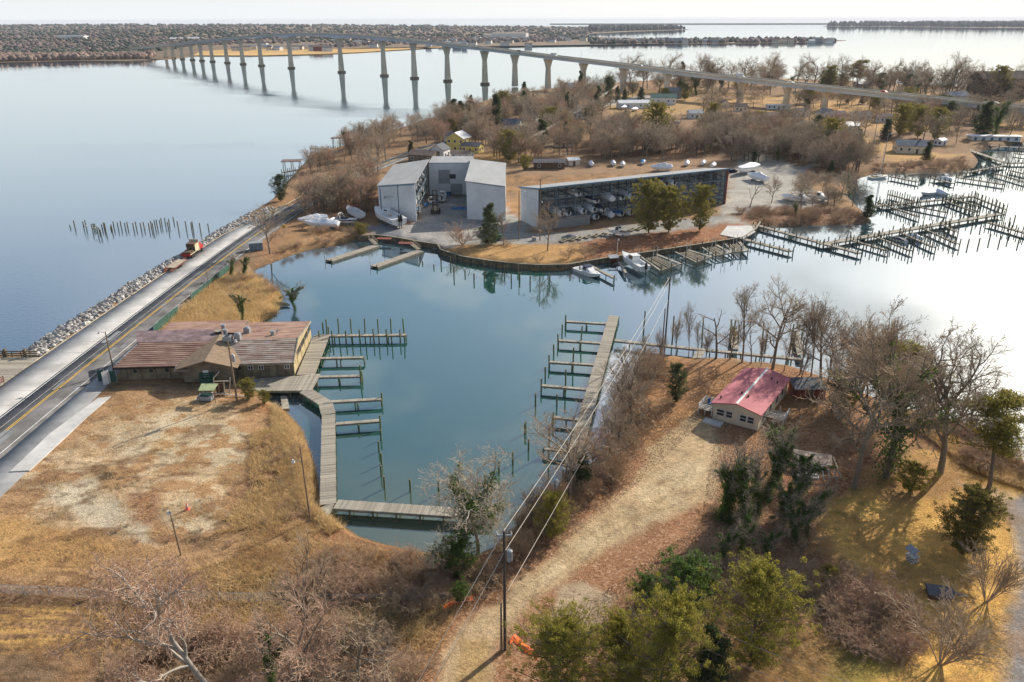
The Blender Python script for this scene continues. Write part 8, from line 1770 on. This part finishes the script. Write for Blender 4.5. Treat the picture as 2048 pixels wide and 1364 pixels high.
def crowns(C, S_, seed, squash=.75):
    """many leafy crown lumps in one mesh, each with its own uneven outline"""
    import bmesh
    bases = []
    for k in range(6):
        bm = bmesh.new(); bmesh.ops.create_icosphere(bm, subdivisions=1, radius=1); R = random.Random(seed+k)
        for v in bm.verts: v.co *= .65+.6*R.random()
        bases.append((np.array([v.co[:] for v in bm.verts]), np.array([[v.index for v in f.verts] for f in bm.faces]))); bm.free()
    n = len(C); r = np.random.RandomState(seed); V = []; Fs = []; b = 0
    for k in range(6):
        idx = np.arange(n)[k::6]; v0, f0 = bases[k]; a = r.rand(len(idx))*6.28; ca, sa = np.cos(a), np.sin(a)
        vx = v0[None,:,0]*ca[:,None]-v0[None,:,1]*sa[:,None]; vy = v0[None,:,0]*sa[:,None]+v0[None,:,1]*ca[:,None]
        s = S_[idx][:,None]; v = np.stack([vx*s, vy*s, v0[None,:,2]*s*squash+s*squash*.6], 2)+C[idx][:,None,:]
        V.append(v.reshape(-1,3)); Fs.append((f0[None]+(np.arange(len(idx))*len(v0))[:,None,None]).reshape(-1,3)+b); b += len(idx)*len(v0)
    return np.concatenate(V), np.concatenate(Fs)
def px_points(poly, n, dens=None):
    xs_ = [p[0] for p in poly]; ys_ = [p[1] for p in poly]; o = []
    while len(o) < n:
        px = _sc.uniform(min(xs_),max(xs_)); py = _sc.uniform(min(ys_),max(ys_))
        if pin(px,py,poly): o.append(G(px,py)); 
    return np.array(o)
def forest_mat(name, a, b, c):
    m = mat(name, a, .95, .25, .006, rgb2=b, island=.13); t = m.node_tree; n = t.nodes; l = t.links; bs = n['Principled BSDF']; s0 = bs.inputs['Base Color'].links[0].from_socket
    q = n.new('ShaderNodeTexCoord'); no = n.new('ShaderNodeTexNoise'); no.inputs['Scale'].default_value = .0022; no.inputs['Detail'].default_value = 5; l.new(q.outputs['Object'], no.inputs['Vector'])
    g = n.new('ShaderNodeNewGeometry'); ad = math_n('ADD', no.outputs['Fac'], math_n('MULTIPLY', g.outputs['Random Per Island'], .16, False, t), False, t)
    f = math_n('MULTIPLY', math_n('SUBTRACT', ad, .54, True, t), 12, True, t); mx_ = n.new('ShaderNodeMix'); mx_.data_type = 'RGBA'; l.new(f, mx_.inputs[0]); l.new(s0, mx_.inputs[6]); mx_.inputs[7].default_value = (*c,1); l.new(mx_.outputs[2], bs.inputs['Base Color'])
    n2_ = n.new('ShaderNodeTexNoise'); n2_.inputs['Scale'].default_value = .35; n2_.inputs['Detail'].default_value = 3; l.new(q.outputs['Object'], n2_.inputs['Vector']); bp = n.new('ShaderNodeBump'); bp.inputs['Strength'].default_value = 1; bp.inputs['Distance'].default_value = 2.5; l.new(n2_.outputs['Fac'], bp.inputs['Height']); l.new(bp.outputs[0], bs.inputs['Normal'])
    return m
M['forest'] = forest_mat('winter_forest', lin((138,120,116)), lin((114,100,98)), lin((56,72,60)))
M['darkforest'] = mat('dark_evergreen_forest', lin((60,66,66)), .95, .3, .01, rgb2=lin((38,44,48)), island=.2)
# bands of wood behind the far shore
W1 = [(-300,126),(-60,122),(150,118),(290,117),(310,105),(380,96),(500,90),(700,88),(900,84),(1100,80),(1175,72),(1172,67),(1250,62),(1360,59.5),(1330,58),(1180,55),(900,52.5),(400,52.8),(-200,55),(-900,58),(-900,124)]
q = px_points(W1, 11500); dist = np.hypot(q[:,0],q[:,1]); C = np.array([(x,y,hill_z(x,y)) for x,y in q]); Sz = (4.2+3.2*_rg.rand(len(C)))*np.clip(dist/2600,1,4.2)**.8
V, Fs = crowns(C, np.minimum(Sz,26), 11, squash=.62); obj('distant_woods', np_mesh('distant_woods', V, Fs, [M['forest']]), None, 'stuff')
# near edge trees of that wood
q = px_points([(-100,126.5),(0,124.5),(150,121),(290,119),(310,112),(250,114),(100,116),(-100,118)], 2200); C = np.column_stack([q,np.zeros(len(q))+.3]); V, Fs = crowns(C, 2.6+3.4*_rg.rand(len(C)), 29, squash=1.1); M['mauve'] = mat('bare_winter_crowns', lin((146,126,112)), .95, .3, .03, rgb2=lin((118,98,90)), island=.35, bump=1, bscale=.4); obj('shore_woods', np_mesh('shore_woods', V, Fs, [M['mauve']]), None, 'stuff')
q = px_points([(620,97),(700,94),(900,88),(1100,84),(1200,79),(1180,76),(1000,76),(760,84)], 500); C = np.column_stack([q,np.zeros(len(q))+.3]); V, Fs = crowns(C, 4+4*_rg.rand(len(C)), 31, squash=.8); obj('village_trees', np_mesh('village_trees', V, Fs, [M['forest']]), None, 'stuff')
q = px_points([(1180,84),(1400,83),(1560,80),(1650,82),(1690,81.5),(1640,84),(1560,86),(1400,87),(1180,89)], 420); C = np.column_stack([q,np.zeros(len(q))+.3]); V, Fs = crowns(C, 4+5*_rg.rand(len(C)), 37, squash=.9); obj('harbour_trees', np_mesh('harbour_trees', V, Fs, [M['forest']]), None, 'stuff')
q = px_points([(1655,53.2),(1700,52.9),(1800,53.4),(1950,54.6),(2500,56),(2500,52),(2048,51),(1760,50.5),(1662,52)], 1500); C = np.column_stack([q,np.zeros(len(q))]); V, Fs = crowns(C, 12+9*_rg.rand(len(C)), 41, squash=1.25); obj('island_woods', np_mesh('island_woods', V, Fs, [M['darkforest']]), None, 'stuff')
q = px_points([(1180,64),(1260,62),(1383,59),(1330,57.3),(1180,56)], 500); C = np.column_stack([q,np.zeros(len(q))]); V, Fs = crowns(C, 11+7*_rg.rand(len(C)), 43, squash=1.0); obj('headland_woods', np_mesh('headland_woods', V, Fs, [M['darkforest']]), None, 'stuff')
# farthest coast on the horizon
fcst = MB(); a = G(1100,48.6); b = G(3000,47); fcst.prism([a, b, (b[0]*1.02,b[1]*1.02), (a[0]*1.02,a[1]*1.02)], -1, 8); fcst.build('distant_coast', M['darkforest'], None, kind='structure')
# breakwater along the harbour
mb = MB(); pts = [G(a,b,0) for a,b in ((930,94.8),(1000,94.2),(1150,92),(1326,89))]
for a,b in zip(pts[:-1],pts[1:]): mb.bar((*a,1.2),(*b,1.2),6,2.6)
t = mb.build('breakwater', M['darkforest']); tag(t, 'low dark breakwater in front of the far harbour town', 'breakwater')
# far houses
R = random.Random(9)
def fh(px, py, w_, d_, h_, label, group=None, wm_='whitepaint', rm_='darkroof', rise=3): 
    return house(0,0,w_,d_,h_,rise,R.uniform(-.4,.4),label,wm_,rm_,pos=(*G(px,py),.8),group=group,lod=True)
for i in range(34): fh(R.uniform(640,1180), R.uniform(79,96), R.uniform(12,22), 12, R.uniform(5,8), 'small pale house of the far town beyond the bridge','houses of the far town',R.choice(['whitepaint','cream','whitepaint','greywall']),R.choice(['darkroof','brownroof','steel']))
for i in range(40): fh(R.uniform(1190,1660), R.uniform(84,87), R.uniform(14,26), 12, R.uniform(5,9), 'white house on the far harbour spit','houses on the far harbour spit',R.choice(['whitepaint','whitepaint','cream','greywall']),R.choice(['darkroof','steel','brownroof']))
for i in range(14): fh(R.uniform(440,640), R.uniform(94,103), R.uniform(12,20), 12, R.uniform(5,8), 'pale house between field and woods beyond the high span','houses beyond the high span',R.choice(['whitepaint','cream']),R.choice(['darkroof','steel']))
fh(640,103,26,14,9,'red barn on the far golden field','',"rust","brownroof"); fh(655,104,20,12,7,'white house beside the red barn on the far field',None,'whitepaint','darkroof')
fh(148,84,90,26,16,'large cream apartment block in the far woods at left',None,'whitepaint','steel',3); fh(362,84,60,20,9,'long white marina shed at the far shore, left',None,'whitepaint','whiteroof'); fh(392,83,50,20,9,'long white marina shed at the far shore, right',None,'whitepaint','whiteroof')
fh(1020,78,120,26,16,'long pale yellow-roofed hotel in the far town',None,'whitepaint','sand',4); fh(982,77,50,22,12,'pale block left of the long hotel in the far town',None,'whitepaint','sand',3); fh(1350,87,40,16,9,'largest grey-roofed building on the far harbour spit',None,'greywall','bluegrey',4)
for i in range(26):
    x, y = G(R.choice([R.uniform(180,300),R.uniform(320,420),R.uniform(1000,1260)]), R.uniform(84,92)); o = MB().tube((0,0,0),(0,0,R.uniform(12,20)),.35,.2,5).build('mast', M['whitepaint']); o.location=(x,y,1); o.name='sailing_mast'; tag(o,'thin white mast in the far marina','mast','masts in the far marinas')
# ------------------------------------------------------------------ haze
hm = bpy.data.materials.new('haze'); hm.use_nodes = True; t = hm.node_tree
for x in list(t.nodes): t.nodes.remove(x)
o = t.nodes.new('ShaderNodeOutputMaterial'); v = t.nodes.new('ShaderNodeVolumePrincipled'); v.inputs['Color'].default_value = (.80,.86,.95,1); v.inputs['Density'].default_value = HAZE; v.inputs['Anisotropy'].default_value = 0; t.links.new(v.outputs[0], o.inputs['Volume'])
if HAZE > 0: MB().box((0,0,31.5),(34000,34000,66.0)).build('haze', hm, None, kind='stuff')
far_field = MB().prism([G(a,b) for a,b in [(385,112.2),(400,104),(470,99),(560,99),(700,97.5),(860,96.5),(930,94),(880,94.3),(800,100.3),(720,105.3),(640,109.3),(520,112.3)]], .5, 1.2).build('far_field', mat('golden_field', lin((206,166,104)), .95, .2, .01), None, kind='structure')
